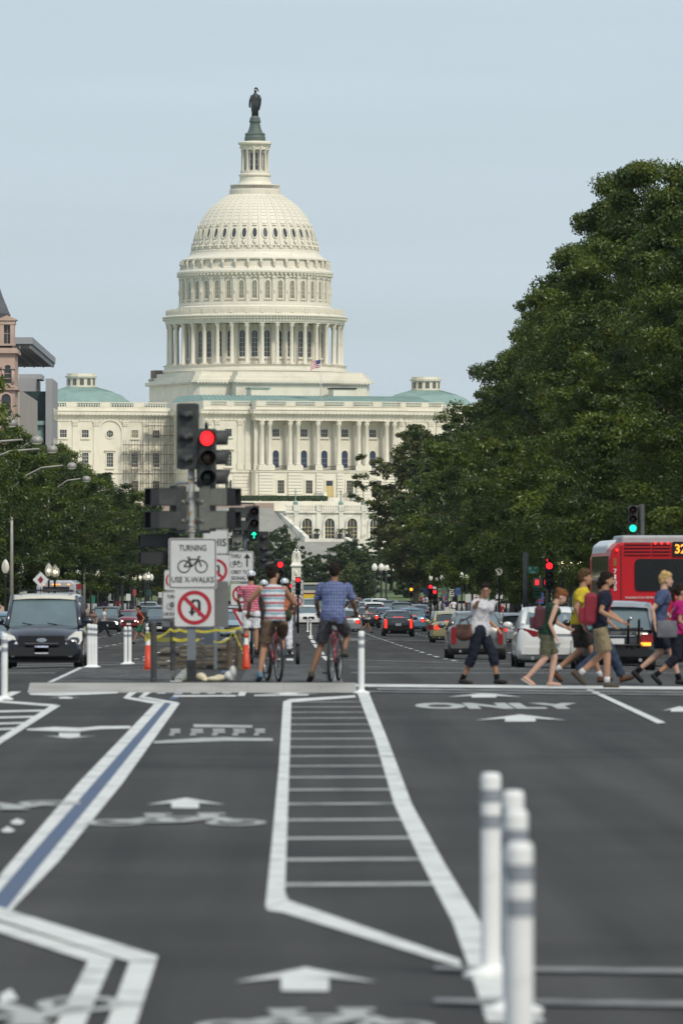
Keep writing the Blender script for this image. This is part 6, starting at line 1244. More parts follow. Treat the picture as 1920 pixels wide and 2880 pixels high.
# ---- globe lamps, cobra lamps
m_globe = M('globe_glass', (.55, .55, .50), .3, var=.05, emit=(1, .93, .72), es=.18); m_globe_on = M('bulb_lit', (.8, .75, .6), .3, var=0, emit=(1, .84, .45), es=6)
_lp = MB().lathe([(.24, 0), (.24, .3), (.16, .5), (.12, .9), (.075, 1.1), (.06, 3.3), (.1, 3.4), (.07, 3.5), (.13, 3.6)], 12).mesh(m_blackp); _lg = MB().lathe([(.10, 3.6), (.20, 3.78), (.225, 3.98), (.17, 4.2), (.09, 4.33), (.07, 4.38)], 14, sm=True)
m_clear = M('clear_globe_glass', (.6, .62, .6), .15, var=0); _n = m_clear.node_tree.nodes; _tr = _n.new('ShaderNodeBsdfTransparent'); _mx = _n.new('ShaderNodeMixShader'); _mx.inputs[0].default_value = .42
m_clear.node_tree.links.new(_tr.outputs[0], _mx.inputs[1]); m_clear.node_tree.links.new(_n['Principled BSDF'].outputs[0], _mx.inputs[2]); m_clear.node_tree.links.new(_mx.outputs[0], _n['Material Output'].inputs[0])
_lg0, _lg1 = _lg.mesh(m_globe), _lg.mesh(m_clear); _lc = MB().lathe([(.08, 4.38), (.05, 4.45), (.015, 4.62)], 8).mesh(m_blackp); _lb = MB().ball((0, 0, 3.95), .09, 8, 6).mesh(m_globe_on)
def globe_lamp(X, d, lab, group, lit, h=1.0, z=None):
    e = empty('globe_lamp', (X, d, G(d, 14.5)+.15 if z is None else z), 0, lab, 'street lamp', group); e.scale = (1, 1, h); mkobj('post', _lp, e); g_ = mkobj('globe', _lg1 if lit else _lg0, e); mkobj('bulb', _lb, g_) if lit else None; mkobj('cap', _lc, e); return e
for i in range(22):
    d = 372+i*28
    for s, nm in ((-1, 'left'), (1, 'right')):
        if i < len(ORD): globe_lamp(s*16.3, d+random.uniform(-6, 6), ORD[i]+' globe lamp along the '+nm+' pavement', 'globe lamps along the '+nm+' pavement', random.random() < .45)
for i, u in enumerate((1581, 1605, 1632)): globe_lamp(WX(u, 322), 322+i*.5, ('left', 'middle', 'right')[i]+' of three lit globe lamps left of the red bus', 'globe lamps by the bus', True, .93)
for i, u in enumerate((137, 154)): globe_lamp(WX(u, 400+i*14), 400+i*14, ('left', 'right')[i]+' lamp of the globe lamp pair above the white bus', 'globe lamps by the white bus', True, .95)
globe_lamp(WX(1403, 430), 430, 'white globe lamp right of the pointing person', 'globe lamps along the right pavement', False, 1.0)
for i, u in enumerate((1053, 1072, 1086)): globe_lamp(WX(u, 1000), 1000+i, ('left', 'middle', 'right')[i]+' of three tall dark lamps in front of the lawn', 'tall lamps by the lawn', False, 1.38).scale = (1.9, 1.9, 1.38)
for i, (u, d) in enumerate(((332, 640), (346, 660), (358, 690), (372, 720), (408, 640), (418, 660))): globe_lamp(WX(u, d), d, ORD[i]+' globe lamp of the cluster left of the signs', 'globe lamps left of the signs', i % 3 != 1)
m_cob = M('cobra_grey', (.32, .31, .28), .5, metal=.2, var=.1)
for i, (u, v, d) in enumerate(((30, 1187, 290), (104, 1236, 320), (147, 1262, 345), (202, 1309, 400), (243, 1346, 460), (285, 1371, 510), (324, 1376, 540))):
    hx = WX(u, d); e = empty('street_light', (-15.9, d, G(d, 14.5)+.15), 0, ORD[i]+' curved arm street light above the trees on the left', 'street light', 'curved arm street lights'); zz = WZ(v, d)-e.location.z; dx = hx+15.9
    MB().tube([(0, 0, 0), (0, 0, zz-1.2)], [.12, .07], 10).build('pole', m_cob, e); MB().tube([(0, 0, zz-1.3), (dx*.25, 0, zz-.55), (dx*.5, 0, zz-.12), (dx*.85, 0, zz)], .045, 8).build('arm', m_cob, e)
    MB().lathe([(.25, 0), (.275, .03), (.275, .14), (.235, .24), (.14, .31), (.02, .33)], 16, (dx, 0, zz-.15), sm=True).build('lamp_head', m_cob, e); MB().lathe([(.25, -.01), (.17, -.05), (.01, -.07)], 14, (dx, 0, zz-.15), sm=True).build('lens', m_globe, e)
# ---- small signs along both pavements
rnd = random.Random(9); cols_ = [m_signw, m_signw, M('sign_red_panel', (.28, .05, .05), .5, var=.3, scale=25), M('sign_green_panel', (.02, .14, .09), .5, var=.2, scale=20), M('sign_blue_panel', (.05, .10, .25), .5, var=.2, scale=20)]
for i in range(17):
    d = 330+i*30+rnd.uniform(-8, 8); X = 15.6+rnd.uniform(0, .9) if i % 3 else 14.9
    e = empty('parking_sign', (X, d, G(d, 14.5)+.15), 0, ORD[i]+' small kerbside sign along the right pavement', 'sign', 'kerbside signs on the right'); h_ = rnd.uniform(2.2, 3.0); MB().tube([(0, .02, 0), (0, .02, h_)], .035, 6).build('post', m_galv, e)
    o = MB().b2(-.24, .24, -.02, 0, h_-.75, h_-.05).build('panel', cols_[rnd.randrange(5)], e); 
    if rnd.random() < .7: MB().b2(-.15, .15, -.03, -.021, h_-.6, h_-.5).b2(-.15, .15, -.03, -.021, h_-.4, h_-.3).build('print', m_signk if i % 2 else m_signr, o)
for i in range(9):
    d = 420+i*52; X = -15.6-rnd.uniform(0, .8)
    e = empty('parking_sign', (X, d, G(d, 14.5)+.15), 0, ORD[i]+' small kerbside sign along the left pavement', 'sign', 'kerbside signs on the left'); h_ = rnd.uniform(2.2, 2.9); MB().tube([(0, .02, 0), (0, .02, h_)], .035, 6).build('post', m_galv, e); MB().b2(-.22, .22, -.02, 0, h_-.7, h_-.05).build('panel', cols_[i % 4], e)
# median sign further on
e = empty('sign_post', (WX(836, 430), 430, G(430)), 0, 'white sign with a red ring between the two cyclists', 'sign'); MB().tube([(0, .03, 0), (0, .03, 3.2)], .04, 6).build('post', m_galv, e); sign(e, 0, 0, 2.75, .75, .9, 'thru'); sign(e, 0, 0, 1.9, .7, .7, 'uturn_plain')
# ---- marble monument
pd = 1110.0; pm = empty('marble_monument', (WX(833, pd), pd, G(1080)), 0, 'white marble monument with two draped figures on its pedestal', 'monument'); kz = pd/F
pz = lambda v: WZ(v, pd)-G(1080)
pw = lambda px: px*kz
MB().b2(-pw(34), pw(34), -pw(34), pw(34), 0, pz(1690)).b2(-pw(26), pw(26), -pw(26), pw(26), pz(1690), pz(1672)).build('steps', m_marble, pm)
o = MB().box((0, 0, (pz(1672)+pz(1637))/2), (pw(40), pw(40), pz(1637)-pz(1672)), taper=.8).b2(-pw(13), pw(13), -pw(13), pw(13), pz(1637), pz(1593)).b2(-pw(17), pw(17), -pw(17), pw(17), pz(1593), pz(1589)).box((0, 0, (pz(1589)+pz(1580))/2), (pw(30), pw(30), pz(1580)-pz(1589)), taper=.75).build('pedestal', m_marble, pm)
MB().ball((0, -pw(13.5), pz(1612)), (pw(5), .15, pw(8)), 10, 6).build('relief_wreath', m_marble, pm)
def robed(x, face, mat=m_marble):
    z0_, z1_ = pz(1580), pz(1543); H_ = z1_-z0_; m = MB()
    m.tube([(x, 0, z0_), (x, 0, z0_+.35*H_), (x+face*.05, 0, z0_+.6*H_), (x+face*.1, 0, z0_+.78*H_), (x+face*.12, 0, z0_+.83*H_)], [.42, .36, .33, .3, .1], 12); m.ball((x+face*.2, 0, z0_+.92*H_), (.15, .17, .19)); m.tube([(x+face*.12, -.25, z0_+.76*H_), (x+face*.4, -.3, z0_+.6*H_), (x+face*.5, -.2, z0_+.7*H_)], [.1, .09, .07], 8)
    for i in range(6): m.tube([(x-.35+.13*i, -.3+.05*abs(i-2.5), z0_), (x-.25+.1*i, -.26, z0_+.6*H_)], [.07, .05], 5)
    m2 = MB(); m2.add(m.v, m.f); mkobj('figure', remesh(m2, .05, 2, 'figure', mat), pm)
robed(-.36, 1); robed(.40, -1)
# ================================================================== people and their bicycles
V_ = Vector
def cloth(name, rgb, rough=.9): return M('cloth_'+name, rgb, rough, var=.10, scale=9, bump=.35, bscale=16, spec=.2)
def skin_mat(name, rgb): return M('skin_'+name, rgb, .55, var=.07, scale=10, spec=.35)
SK = dict(fair=skin_mat('fair', (.50, .30, .22)), tan=skin_mat('tan', (.36, .19, .115)), brown=skin_mat('brown', (.22, .115, .07)))
HR = dict(dark=M('hair_dark', (.018, .013, .010), .8, spec=.1, var=.3, scale=30, bump=.5, bscale=80), brown=M('hair_brown', (.075, .042, .022), .8, spec=.1, var=.3, scale=30, bump=.5, bscale=80), red=M('hair_red_brown', (.16, .065, .028), .8, spec=.1, var=.3, scale=30, bump=.5, bscale=80), blond=M('hair_blond', (.42, .28, .12), .8, spec=.1, var=.25, scale=30, bump=.5, bscale=80))
WALK_A = dict(pel=(0, 0, .92), ch=(0, .05, 1.28), nk=(0, .08, 1.46), hd=(0, .11, 1.61), lleg=((-.09, .20, .53), (-.09, .34, .10), (.0, 1, .18)), rleg=((.09, .02, .50), (.09, -.34, .20), (0, .75, -.66)), larm=((-.24, -.10, 1.17), (-.22, .02, .94)), rarm=((.24, .02, 1.15), (.22, .22, .97)))
WALK_B = dict(WALK_A, lleg=((-.09, .02, .50), (-.09, -.34, .20), (0, .75, -.66)), rleg=((.09, .18, .52), (.09, .30, .09), (0, 1, .05)), rarm=((.25, -.10, 1.17), (.24, -.06, .92)), larm=((-.24, .04, 1.15), (-.2, .24, 1.0)))
STAND = dict(pel=(0, 0, .93), ch=(0, .01, 1.29), nk=(0, .02, 1.47), hd=(0, .05, 1.62), lleg=((-.10, .02, .50), (-.11, 0, .08), (-.15, 1, 0)), rleg=((.10, .02, .50), (.11, 0, .08), (.15, 1, 0)), larm=((-.25, -.02, 1.17), (-.24, .08, .93)), rarm=((.25, -.02, 1.17), (.24, .08, .93)))
def person(lab, X, d, rz, h, pose, skin='tan', hair='dark', top=None, topkind='tee', bottom=None, botkind='shorts', shoe=None, sock=None, vox=.011, z=None, group=None, yaw=0.0, tilt=0.0, hairstyle='short', fem=0.0, wide=1.0, fingers=True, name='person', bare=False, face=True, helmet=None, beard=False, split=True):
    s = h/1.75; e = empty(name, (X, d, G(d, X) if z is None else z), rz, lab, 'person', group); e.scale = (s, s, s)
    p = pose; pel, ch, nk, hd = (V_(p[k]) for k in ('pel', 'ch', 'nk', 'hd')); tx = V_((1, 0, 0)); tx = RZ(p.get('twist', 0)) @ tx
    shw = (.185-.02*fem)*wide; SH = {-1: nk-tx*shw+V_((0, 0, -.075)), 1: nk+tx*shw+V_((0, 0, -.075))}; HP = {-1: pel+V_((-.09, 0, -.02)), 1: pel+V_((.09, 0, -.02))}
    LG = {-1: p['lleg'], 1: p['rleg']}; AR = {-1: p['larm'], 1: p['rarm']}
    wst = pel.lerp(ch, .45)+V_((0, -.01, 0)); w0 = wide
    def torso(m, inf, lo=0.0, hi=1.0, flat=.66):
        P_ = [pel+V_((0, 0, -.09)), pel+V_((0, 0, .0)), pel+V_((0, 0, .08)), wst, ch.lerp(wst, .25), ch, ch.lerp(nk, .45), ch.lerp(nk, .78), nk+V_((0, 0, -.015))]
        R_ = [(.13+.012*fem)*w0, (.158+.016*fem)*w0, (.150+.01*fem)*w0, (.135-.014*fem)*w0, (.15-.012*fem)*w0, (.168-.015*fem)*w0, (.172-.016*fem)*w0, (.13-.01*fem)*w0, .07]
        k0 = 0 if lo == 0 else (2 if lo < .5 else 3); m.tube(P_[k0:], [r+inf for r in R_[k0:]], 16, flat=flat, up=tx)
        if fem:
            for sx in (-1, 1): m.ball(ch+tx*sx*.075+V_((0, .095, .02)), (.062+inf, .055+inf, .062+inf), 10, 7)
    def limb(m, pts, rad_, inf=0.0): m.tube(pts, [r+inf for r in rad_], 12)
    def arm(m, sx, inf=0.0, t=1.0):
        a, el, wr = SH[sx], V_(AR[sx][0]), V_(AR[sx][1]); f = 1-.12*fem
        if t >= 1: limb(m, [a, a.lerp(el, .5), el, el.lerp(wr, .4), wr], [.052*f, .047*f, .039*f, .039*f, .026*f], inf)
        else: limb(m, [a+V_((0, 0, .0)), a.lerp(el, t*.5), a.lerp(el, t)], [.056*f, .052*f, .052*f], inf)
        m.ball(a, .056*f+inf, 10, 7)
    def leg(m, sx, inf=0.0, t0=0.0, t1=2.0, flare=0.0):
        a, kn, an = HP[sx], V_(LG[sx][0]), V_(LG[sx][1])
        def pt(t): return a.lerp(kn, t) if t <= 1 else kn.lerp(an, t-1)
        def rd(t): return float(np.interp(t, [0, .4, .85, 1, 1.3, 1.6, 2], [.092, .080, .060, .056, .054, .045, .034]))
        ts = [t for t in (0, .2, .4, .6, .85, 1, 1.15, 1.3, 1.6, 2) if t0 <= t < t1]+[t1]; limb(m, [pt(t) for t in ts], [rd(t)*(1+.02*fem)+flare*min(1, t) for t in ts], inf)
    def foot(m, sx, inf=0.0, sole=False):
        an = V_(LG[sx][1]); fd = V_(LG[sx][2]).normalized(); up_ = V_((0, 0, 1)); side = fd.cross(up_).normalized(); dn = side.cross(fd)*1.0
        dn = dn if dn.z < 0 else -dn
        b = an+dn*.045; m.tube([b-fd*.06, b-fd*.02, b+fd*.06+dn*.004, b+fd*.13+dn*.012, b+fd*.185+dn*.014], [.03+inf, .038+inf, .042+inf, .040+inf, .024+inf], 10, flat=.85, up=side); m.ball(an, .038+inf, 9, 6)
    def hand(m, sx):
        el, wr = V_(AR[sx][0]), V_(AR[sx][1]); f = (wr-el).normalized(); ref = V_(p.get('palm', (0, 1, 0))); n_ = (ref-f*f.dot(ref)); n_ = n_.normalized() if n_.length > .1 else f.orthogonal().normalized(); sd = f.cross(n_)*sx
        grip = p.get('grip', .35)
        m.tube([wr, wr+f*.03, wr+f*.085], [.026, .036, .034], 10, flat=.5, up=sd)
        if fingers:
            for i, (o_, l_) in enumerate(((-.027, .068), (-.009, .078), (.009, .073), (.026, .058))):
                b = wr+f*.08+sd*o_; k1 = b+(f*(1-grip*.3)+n_*grip*.5).normalized()*l_*.45; k2 = k1+(f*(1-grip*1.3)+n_*grip*1.4).normalized()*l_*.35; k3 = k2+(f*(.7-grip*2)+n_*grip*1.6).normalized()*l_*.25
                m.tube([b-f*.02, b, k1, k2, k3], [.009, .0098, .0092, .0085, .007], 7)
            b = wr+f*.03-sd*.028; m.tube([b, b+(f*.6-sd*.6+n_*.3).normalized()*.035, b+(f*.9-sd*.35+n_*.5).normalized()*.065], [.012, .0112, .0085], 7)
    HM = RZ(yaw) @ Matrix.Rotation(tilt, 3, 'X')
    def H(v): return hd+HM @ V_(v)
    # body: one continuous skin
    m = MB(); torso(m, -.012)
    for sx in (-1, 1):
        arm(m, sx); hand(m, sx); leg(m, sx)
        if shoe is None or bare: foot(m, sx)
    m.tube([nk+V_((0, -.01, -.05)), nk.lerp(hd, .5)+V_((0, -.015, 0)), H((0, -.015, -.04))], [.062, .054, .054], 12)
    m.ball(H((0, -.008, .025)), (.074, .092, .092), 14, 10, R=HM); m.ball(H((0, .02, -.035)), (.060, .070, .075), 12, 9, R=HM); m.ball(H((0, .062, -.085)), (.032, .026, .024), 8, 6, R=HM)
    m.tube([H((0, .082, .015)), H((0, .102, -.022)), H((0, .092, -.034))], [.010, .016, .012], 7)
    m.ball(H((0, .082, .03)), (.04, .014, .010), 8, 5, R=HM)
    for sx in (-1, 1): m.ball(H((sx*.076, -.005, -.005)), (.010, .022, .032), 8, 6, R=HM); m.ball(H((sx*.036, .066, -.022)), (.022, .02, .02), 8, 6, R=HM)
    m.ball(H((0, .083, -.055)), (.024, .014, .007), 8, 5, R=HM)
    mkobj('body', remesh(m, vox, 2, 'body', SK[skin]), e)
    if face and fingers:
        for sx in (-1, 1):
            ey = MB().ball(H((sx*.031, .0835, .003)), (.0125, .008, .0075), 8, 6, R=HM).build('eye', M('eye_white', (.6, .58, .55), .3, var=.02), e); MB().ball(H((sx*.031, .090, .003)), (.006, .004, .006), 8, 5, R=HM).build('pupil', M('eye_dark', (.02, .012, .008), .2, var=0), ey)
            MB().tube([H((sx*.018, .092, .026)), H((sx*.036, .090, .031)), H((sx*.05, .078, .026))], .004, 5).build('eyebrow', HR[hair], e)
        MB().tube([H((-.022, .088, -.056)), H((0, .0965, -.058)), H((.022, .088, -.056))], .0045, 6).build('mouth', M('lips', (.33, .12, .10), .5, var=.05), e)
    # hair
    if hairstyle:
        m = MB(); m.ball(H((0, -.022, .045)), (.084, .100, .090), 14, 10, R=HM); m.ball(H((0, -.05, .0)), (.074, .066, .085), 12, 8, R=HM); m.ball(H((0, .045, .085)), (.062, .045, .038), 10, 6, R=HM)
        r_ = random.Random(int(X*100)+int(d*7))
        for i in range(26):
            a = r_.uniform(0, 6.28); q_ = r_.uniform(.1, 1.2); m.ball(H((.078*math.cos(a)*math.sin(q_), -.02+.092*math.sin(a)*math.sin(q_), .05+.085*math.cos(q_))), r_.uniform(.014, .026), 6, 4)
        if hairstyle == 'curly':
            for i in range(30):
                a = r_.uniform(0, 6.28); q_ = r_.uniform(.2, 1.7); m.ball(H((.085*math.cos(a)*math.sin(q_), -.035+.10*math.sin(a)*math.sin(q_), .045+.09*math.cos(q_))), r_.uniform(.02, .034), 6, 4)
        if hairstyle == 'pony': m.tube([H((0, -.10, .05)), H((0, -.155, .03)), H((0, -.16, -.05)), H((0, -.14, -.14)), H((0, -.13, -.19))], [.03, .038, .036, .03, .012], 9)
        if hairstyle == 'bun': m.ball(H((0, -.11, .07)), (.05, .045, .045), 10, 7)
        if hairstyle == 'long': m.tube([H((0, -.06, .02)), H((0, -.085, -.08)), H((0, -.08, -.17))], [.075, .08, .06], 10, flat=.6, up=V_((1, 0, 0)))
        mkobj('hair', remesh(m, max(vox*.8, .010), 1, 'hair', HR[hair], wr=.03), e)
    if beard:
        m = MB(); m.ball(H((0, .055, -.075)), (.055, .045, .045), 10, 7, R=HM); m.ball(H((0, .085, -.06)), (.03, .02, .03), 8, 5, R=HM); mkobj('beard', remesh(m, .011, 1, 'beard', HR[hair]), e)
    if helmet:
        hm = MB().ball(H((0, -.012, .075)), (.098, .125, .085), 14, 8, R=HM).build('helmet', helmet, e)
        for i in (-1, 0, 1): MB().tube([H((i*.045, .09, .12)), H((i*.05, -.01, .165)), H((i*.045, -.12, .09))], .012, 6).build('helmet_vent', m_trim, hm)
        MB().tube([H((-.09, 0, .03)), H((-.05, .05, -.09)), H((.05, .05, -.09)), H((.09, 0, .03))], .006, 5).build('helmet_strap', m_trim, hm)
    # clothes
    if top is not None:
        m = MB(); torso(m, .016 if topkind != 'loose' else .026, flat=.68)
        if topkind != 'tank':
            for sx in (-1, 1): arm(m, sx, .016, p.get('sleeve', .62))
            m.tube([nk+V_((0, 0, -.05)), nk+V_((0, 0, .012))], [.085, .066], 12)
        else:
            for sx in (-1, 1): m.tube([ch.lerp(nk, .3)+tx*sx*.10, nk+tx*sx*.10+V_((0, 0, -.035))], [.07, .035], 10, flat=1.5, up=tx)
        mkobj('shirt', remesh(m, vox, 2, 'shirt', top, wr=.034), e)
    if bottom is not None:
        t1 = dict(shorts=.86, short=.62, capri=1.45, jeans=1.93, skirt=.9)[botkind]; fl = dict(shorts=.022, short=.015, capri=.016, jeans=.018, skirt=.03)[botkind]; m = MB()
        m.tube([pel+V_((0, 0, .10)), pel+V_((0, 0, .02)), pel+V_((0, 0, -.07)), pel+V_((0, 0, -.12))], [(.142+.012*fem)*w0, (.166+.016*fem)*w0, (.158+.016*fem)*w0, .12*w0], 16, flat=.70, up=V_((1, 0, 0)))
        for sx in (-1, 1): leg(m, sx, .014, 0, t1, fl)
        if botkind == 'skirt': m.tube([pel, HP[1].lerp(V_(LG[1][0]), .5).lerp(HP[-1].lerp(V_(LG[-1][0]), .5), .5), V_(LG[1][0]).lerp(V_(LG[-1][0]), .5)+V_((0, 0, .06))], [.17, .19, .20], 16, flat=.8)
        mkobj('trousers' if botkind in ('jeans', 'capri') else botkind.replace('short', 'shorts') if botkind == 'short' else botkind, remesh(m, vox, 2, 'trousers', bottom, wr=.034), e)
    if shoe is not None and not bare:
        for sx in (-1, 1):
            m = MB(); foot(m, sx, .009); mkobj('shoe', remesh(m, vox, 1, 'shoe', shoe), e)
            if sock is not None: an = V_(LG[sx][1]); kn = V_(LG[sx][0]); MB().tube([an+V_((0, 0, .0)), an.lerp(kn, .16), an.lerp(kn, .2)], [.046, .045, .044], 10).build('sock', sock, e)
    if bare and shoe is not None:
        for sx in (-1, 1):
            an = V_(LG[sx][1]); fd = V_(LG[sx][2]).normalized(); up_ = V_((0, 0, 1)); sd = fd.cross(up_).normalized(); dn = -(sd.cross(fd)) if sd.cross(fd).z > 0 else sd.cross(fd)
            b = an+dn*.09; MB().tube([b-fd*.08, b, b+fd*.1, b+fd*.19], [.032, .036, .042, .03], 10, flat=.3, up=sd).build('flip_flop', shoe, e)
    return e
def on(e, mb, name, mat, vox=None, smooth=3): return mkobj(name, remesh(mb, vox, smooth, name, mat), e) if vox else mb.build(name, mat, e)
def backpack(e, pose, mat, dark, wd=.15, hgt=.24, back=.2, zc=1.24, lab=None):
    ch = V_(pose['ch']); c = V_((0, ch.y-back, zc)); m = MB()
    m.box(c, (wd*1.7, .19, hgt*1.7)); m.ball(c+V_((0, 0, hgt*.75)), (wd*.85, .10, hgt*.28), 12, 8); m.box(c+V_((0, -.12, -hgt*.35)), (wd*1.35, .12, hgt*.95)); m.ball(c+V_((0, -.03, -hgt*.6)), (wd*.95, .11, hgt*.4), 12, 8); b = on(e, m, 'backpack', mat, .014, 5)
    for sx in (-1, 1): MB().tube([c+V_((sx*.09, .08, hgt*.8)), V_((sx*.11, ch.y+.0, V_(pose['nk']).z-.02)), V_((sx*.12, ch.y+.135, ch.z+.04)), V_((sx*.13, ch.y+.06, ch.z-.15)), c+V_((sx*.1, .08, -hgt*.6))], .018, 6, flat=.6).build('strap', dark, b)
    return b
EAST = -PI/2
GW = 'people walking across the crossing'
# pointing person in white tee, turned to the camera
ps = dict(pel=(0, 0, .90), ch=(0, .02, 1.25), nk=(.02, .07, 1.42), hd=(.03, .12, 1.56), lleg=((-.09, .20, .50), (-.10, .27, .09), (.1, 1, .05)), rleg=((.10, -.08, .49), (.10, -.27, .09), (.1, 1, -.05)), rarm=((.36, .06, 1.29), (.58, .20, 1.37)), larm=((-.25, .02, 1.10), (-.2, .22, .94)), twist=-.45, grip=.2, palm=(0, 0, -1), sleeve=.55)
p1 = person('person in a white tee and dark capris pointing towards the camera', 3.09, 115.7, EAST-.42, 1.72, ps, 'tan', 'dark', cloth('off_white', (.50, .49, .52)), 'loose', cloth('dark_navy', (.014, .017, .028)), 'capri', cloth('dark_shoe', (.03, .025, .022), .6), cloth('black_sock', (.01, .01, .012)), fem=.6, wide=1.16, yaw=-1.15, tilt=-.05, hairstyle='short', group=GW)
gl = MB()
HMx = RZ(-1.15)
for sx in (-1, 1): gl.tube([V_(ps['hd'])+HMx @ V_((sx*.033+.026*math.cos(a*PI/4), .098, .003+.018*math.sin(a*PI/4))) for a in range(9)], .004, 5)
gl.tube([V_(ps['hd'])+HMx @ V_((-.008, .10, .006)), V_(ps['hd'])+HMx @ V_((.008, .10, .006))], .004, 5).build('glasses', m_trim, p1)
m_purse = M('purse_brown', (.085, .033, .020), .6, var=.35, scale=6); m_bagdk = M('bag_maroon', (.055, .008, .016), .7, var=.2, scale=6); m_redpack = M('bag_red', (.20, .008, .022), .75, var=.12, scale=6); m_greybag = M('bag_grey', (.10, .10, .115), .75, var=.1, scale=6)
b = on(p1, MB().box((.21, -.20, .90), (.09, .26, .22)).ball((.21, -.20, .84), (.07, .16, .12), 10, 7), 'handbag', m_purse, .014); MB().tube([(.2, -.26, 1.05), (.14, .02, 1.2), (.02, .17, 1.32), (-.12, .1, 1.40)], .012, 6).build('strap', m_purse, b)
MB().tube([(.2, -.29, 1.0), (.2, -.26, 1.09), (.2, -.15, 1.09), (.2, -.11, 1.0)], .012, 6).build('handle', m_bagdk, b)
# woman in dark green tank, head bowed
ps = dict(WALK_A, pel=(0, -.02, .91), ch=(0, .06, 1.25), nk=(0, .13, 1.42), hd=(0, .23, 1.52), lleg=((-.09, .12, .50), (-.09, .05, .09), (0, 1, .0)), rleg=((.09, -.05, .48), (.09, -.34, .17), (0, .8, -.5)), rarm=((.23, .03, 1.07), (.2, .13, .85)), larm=((-.23, .16, 1.08), (-.1, .33, 1.0)))
p2 = person('woman in a dark green tank top and olive shorts with bowed head', 4.12, 113.4, EAST, 1.66, ps, 'fair', 'red', cloth('forest', (.012, .035, .022)), 'tank', cloth('olive', (.085, .085, .055)), 'shorts', cloth('flip_white', (.5, .45, .42)), None, fem=.8, wide=1.14, tilt=-.6, hairstyle='bun', bare=True, group=GW)
backpack(p2, ps, m_bagdk, m_trim, .14, .21, .185, 1.16); mkobj('shirt_print', fit_text('B', .05, .07, m_signw, .004), p2, (.05, .30, 1.18), PI/2)
# man in yellow tee
ps = dict(WALK_A, rarm=((.25, -.04, 1.15), (.22, .06, .90)), larm=((-.24, .05, 1.16), (-.12, .22, 1.08)))
p3 = person('man in a bright yellow tee and dark shorts', 4.73, 116.3, EAST, 1.9, ps, 'tan', 'brown', cloth('yellow', (.52, .39, .03)), 'tee', cloth('charcoal_brown', (.03, .026, .022)), 'shorts', cloth('brown_shoe', (.09, .04, .022), .6), cloth('white_sock', (.6, .6, .6)), group=GW)
MB().tube([(-.12, -.02, 1.48), (.06, .14, 1.28), (.17, .08, 1.05)], .015, 6, flat=.6).tube([(-.12, -.02, 1.48), (.0, -.13, 1.28), (.15, -.09, 1.05)], .015, 6, flat=.6).build('bag_strap', m_trim, p3)
# man in teal tee and jeans
p4 = person('man in a teal tee and blue jeans hidden behind the red backpack', 5.02, 115.6, EAST, 1.78, dict(WALK_A, lleg=((-.09, .22, .53), (-.09, .40, .12), (0, 1, .35))), 'tan', 'dark', cloth('teal', (.21, .50, .43)), 'tee', cloth('denim', (.035, .05, .085)), 'jeans', cloth('brown_shoe', (.09, .04, .022), .6), group=GW)
# bearded man with red backpack
ps = dict(WALK_B, rleg=((.09, .10, .50), (.09, .10, .09), (0, 1, .0)), lleg=((-.09, .02, .50), (-.09, -.30, .22), (0, .7, -.7)), rarm=((.26, -.02, 1.13), (.2, .24, 1.08)), larm=((-.25, .12, 1.15), (-.2, .34, 1.0)))
ps['rarm'] = ((.26, .0, 1.15), (.24, .26, 1.02))
p5 = person('bearded man in a navy tee and khaki shorts wearing a red backpack', 4.90, 111.9, EAST, 1.86, ps, 'tan', 'dark', cloth('navy', (.014, .017, .032)), 'tee', cloth('khaki', (.22, .175, .105)), 'shorts', cloth('mud_shoe', (.06, .05, .035), .7), cloth('white_sock', (.6, .6, .6)), beard=True, group=GW)
backpack(p5, ps, m_redpack, m_redpack, .16, .25, .19, 1.18)
# blond man in blue tee, woman in magenta
ps = dict(WALK_B, rarm=((.25, -.12, 1.16), (.24, -.08, .92)))
p6 = person('blond man in a faded blue tee and dark shorts at the right edge', 6.02, 115.4, EAST, 1.86, ps, 'fair', 'blond', cloth('faded_blue', (.06, .08, .15)), 'tee', cloth('dark_navy', (.014, .017, .028)), 'shorts', cloth('black_shoe', (.012, .012, .014), .6), cloth('black_sock', (.01, .01, .012)), group=GW)
ps = dict(WALK_A, rarm=((.24, .06, 1.12), (.2, .28, .98)), larm=((-.24, .06, 1.12), (-.2, .26, .98)))
p7 = person('woman in a magenta shirt with a dark ponytail and grey shoulder bag', 6.18, 113.4, EAST, 1.66, ps, 'tan', 'dark', cloth('magenta', (.34, .012, .12)), 'tee', cloth('black_capri', (.012, .012, .02)), 'capri', cloth('black_shoe', (.012, .012, .014), .6), cloth('black_sock', (.01, .01, .012)), fem=1, hairstyle='pony', wide=1.1, group=GW)
b = on(p7, MB().box((.24, -.16, .98), (.10, .34, .28)).ball((.24, -.16, .98), (.075, .19, .16), 12, 8), 'shoulder_bag', m_greybag, .014); MB().tube([(.24, -.2, 1.1), (.16, -.06, 1.3), (.02, .04, 1.44), (-.06, .1, 1.36)], .013, 6).build('strap', m_greybag, b)
MB().ball((.235, .065, 1.27), (.012, .04, .045), 8, 6).build('sleeve_patch', cloth('patch', (.10, .12, .35)), p7)
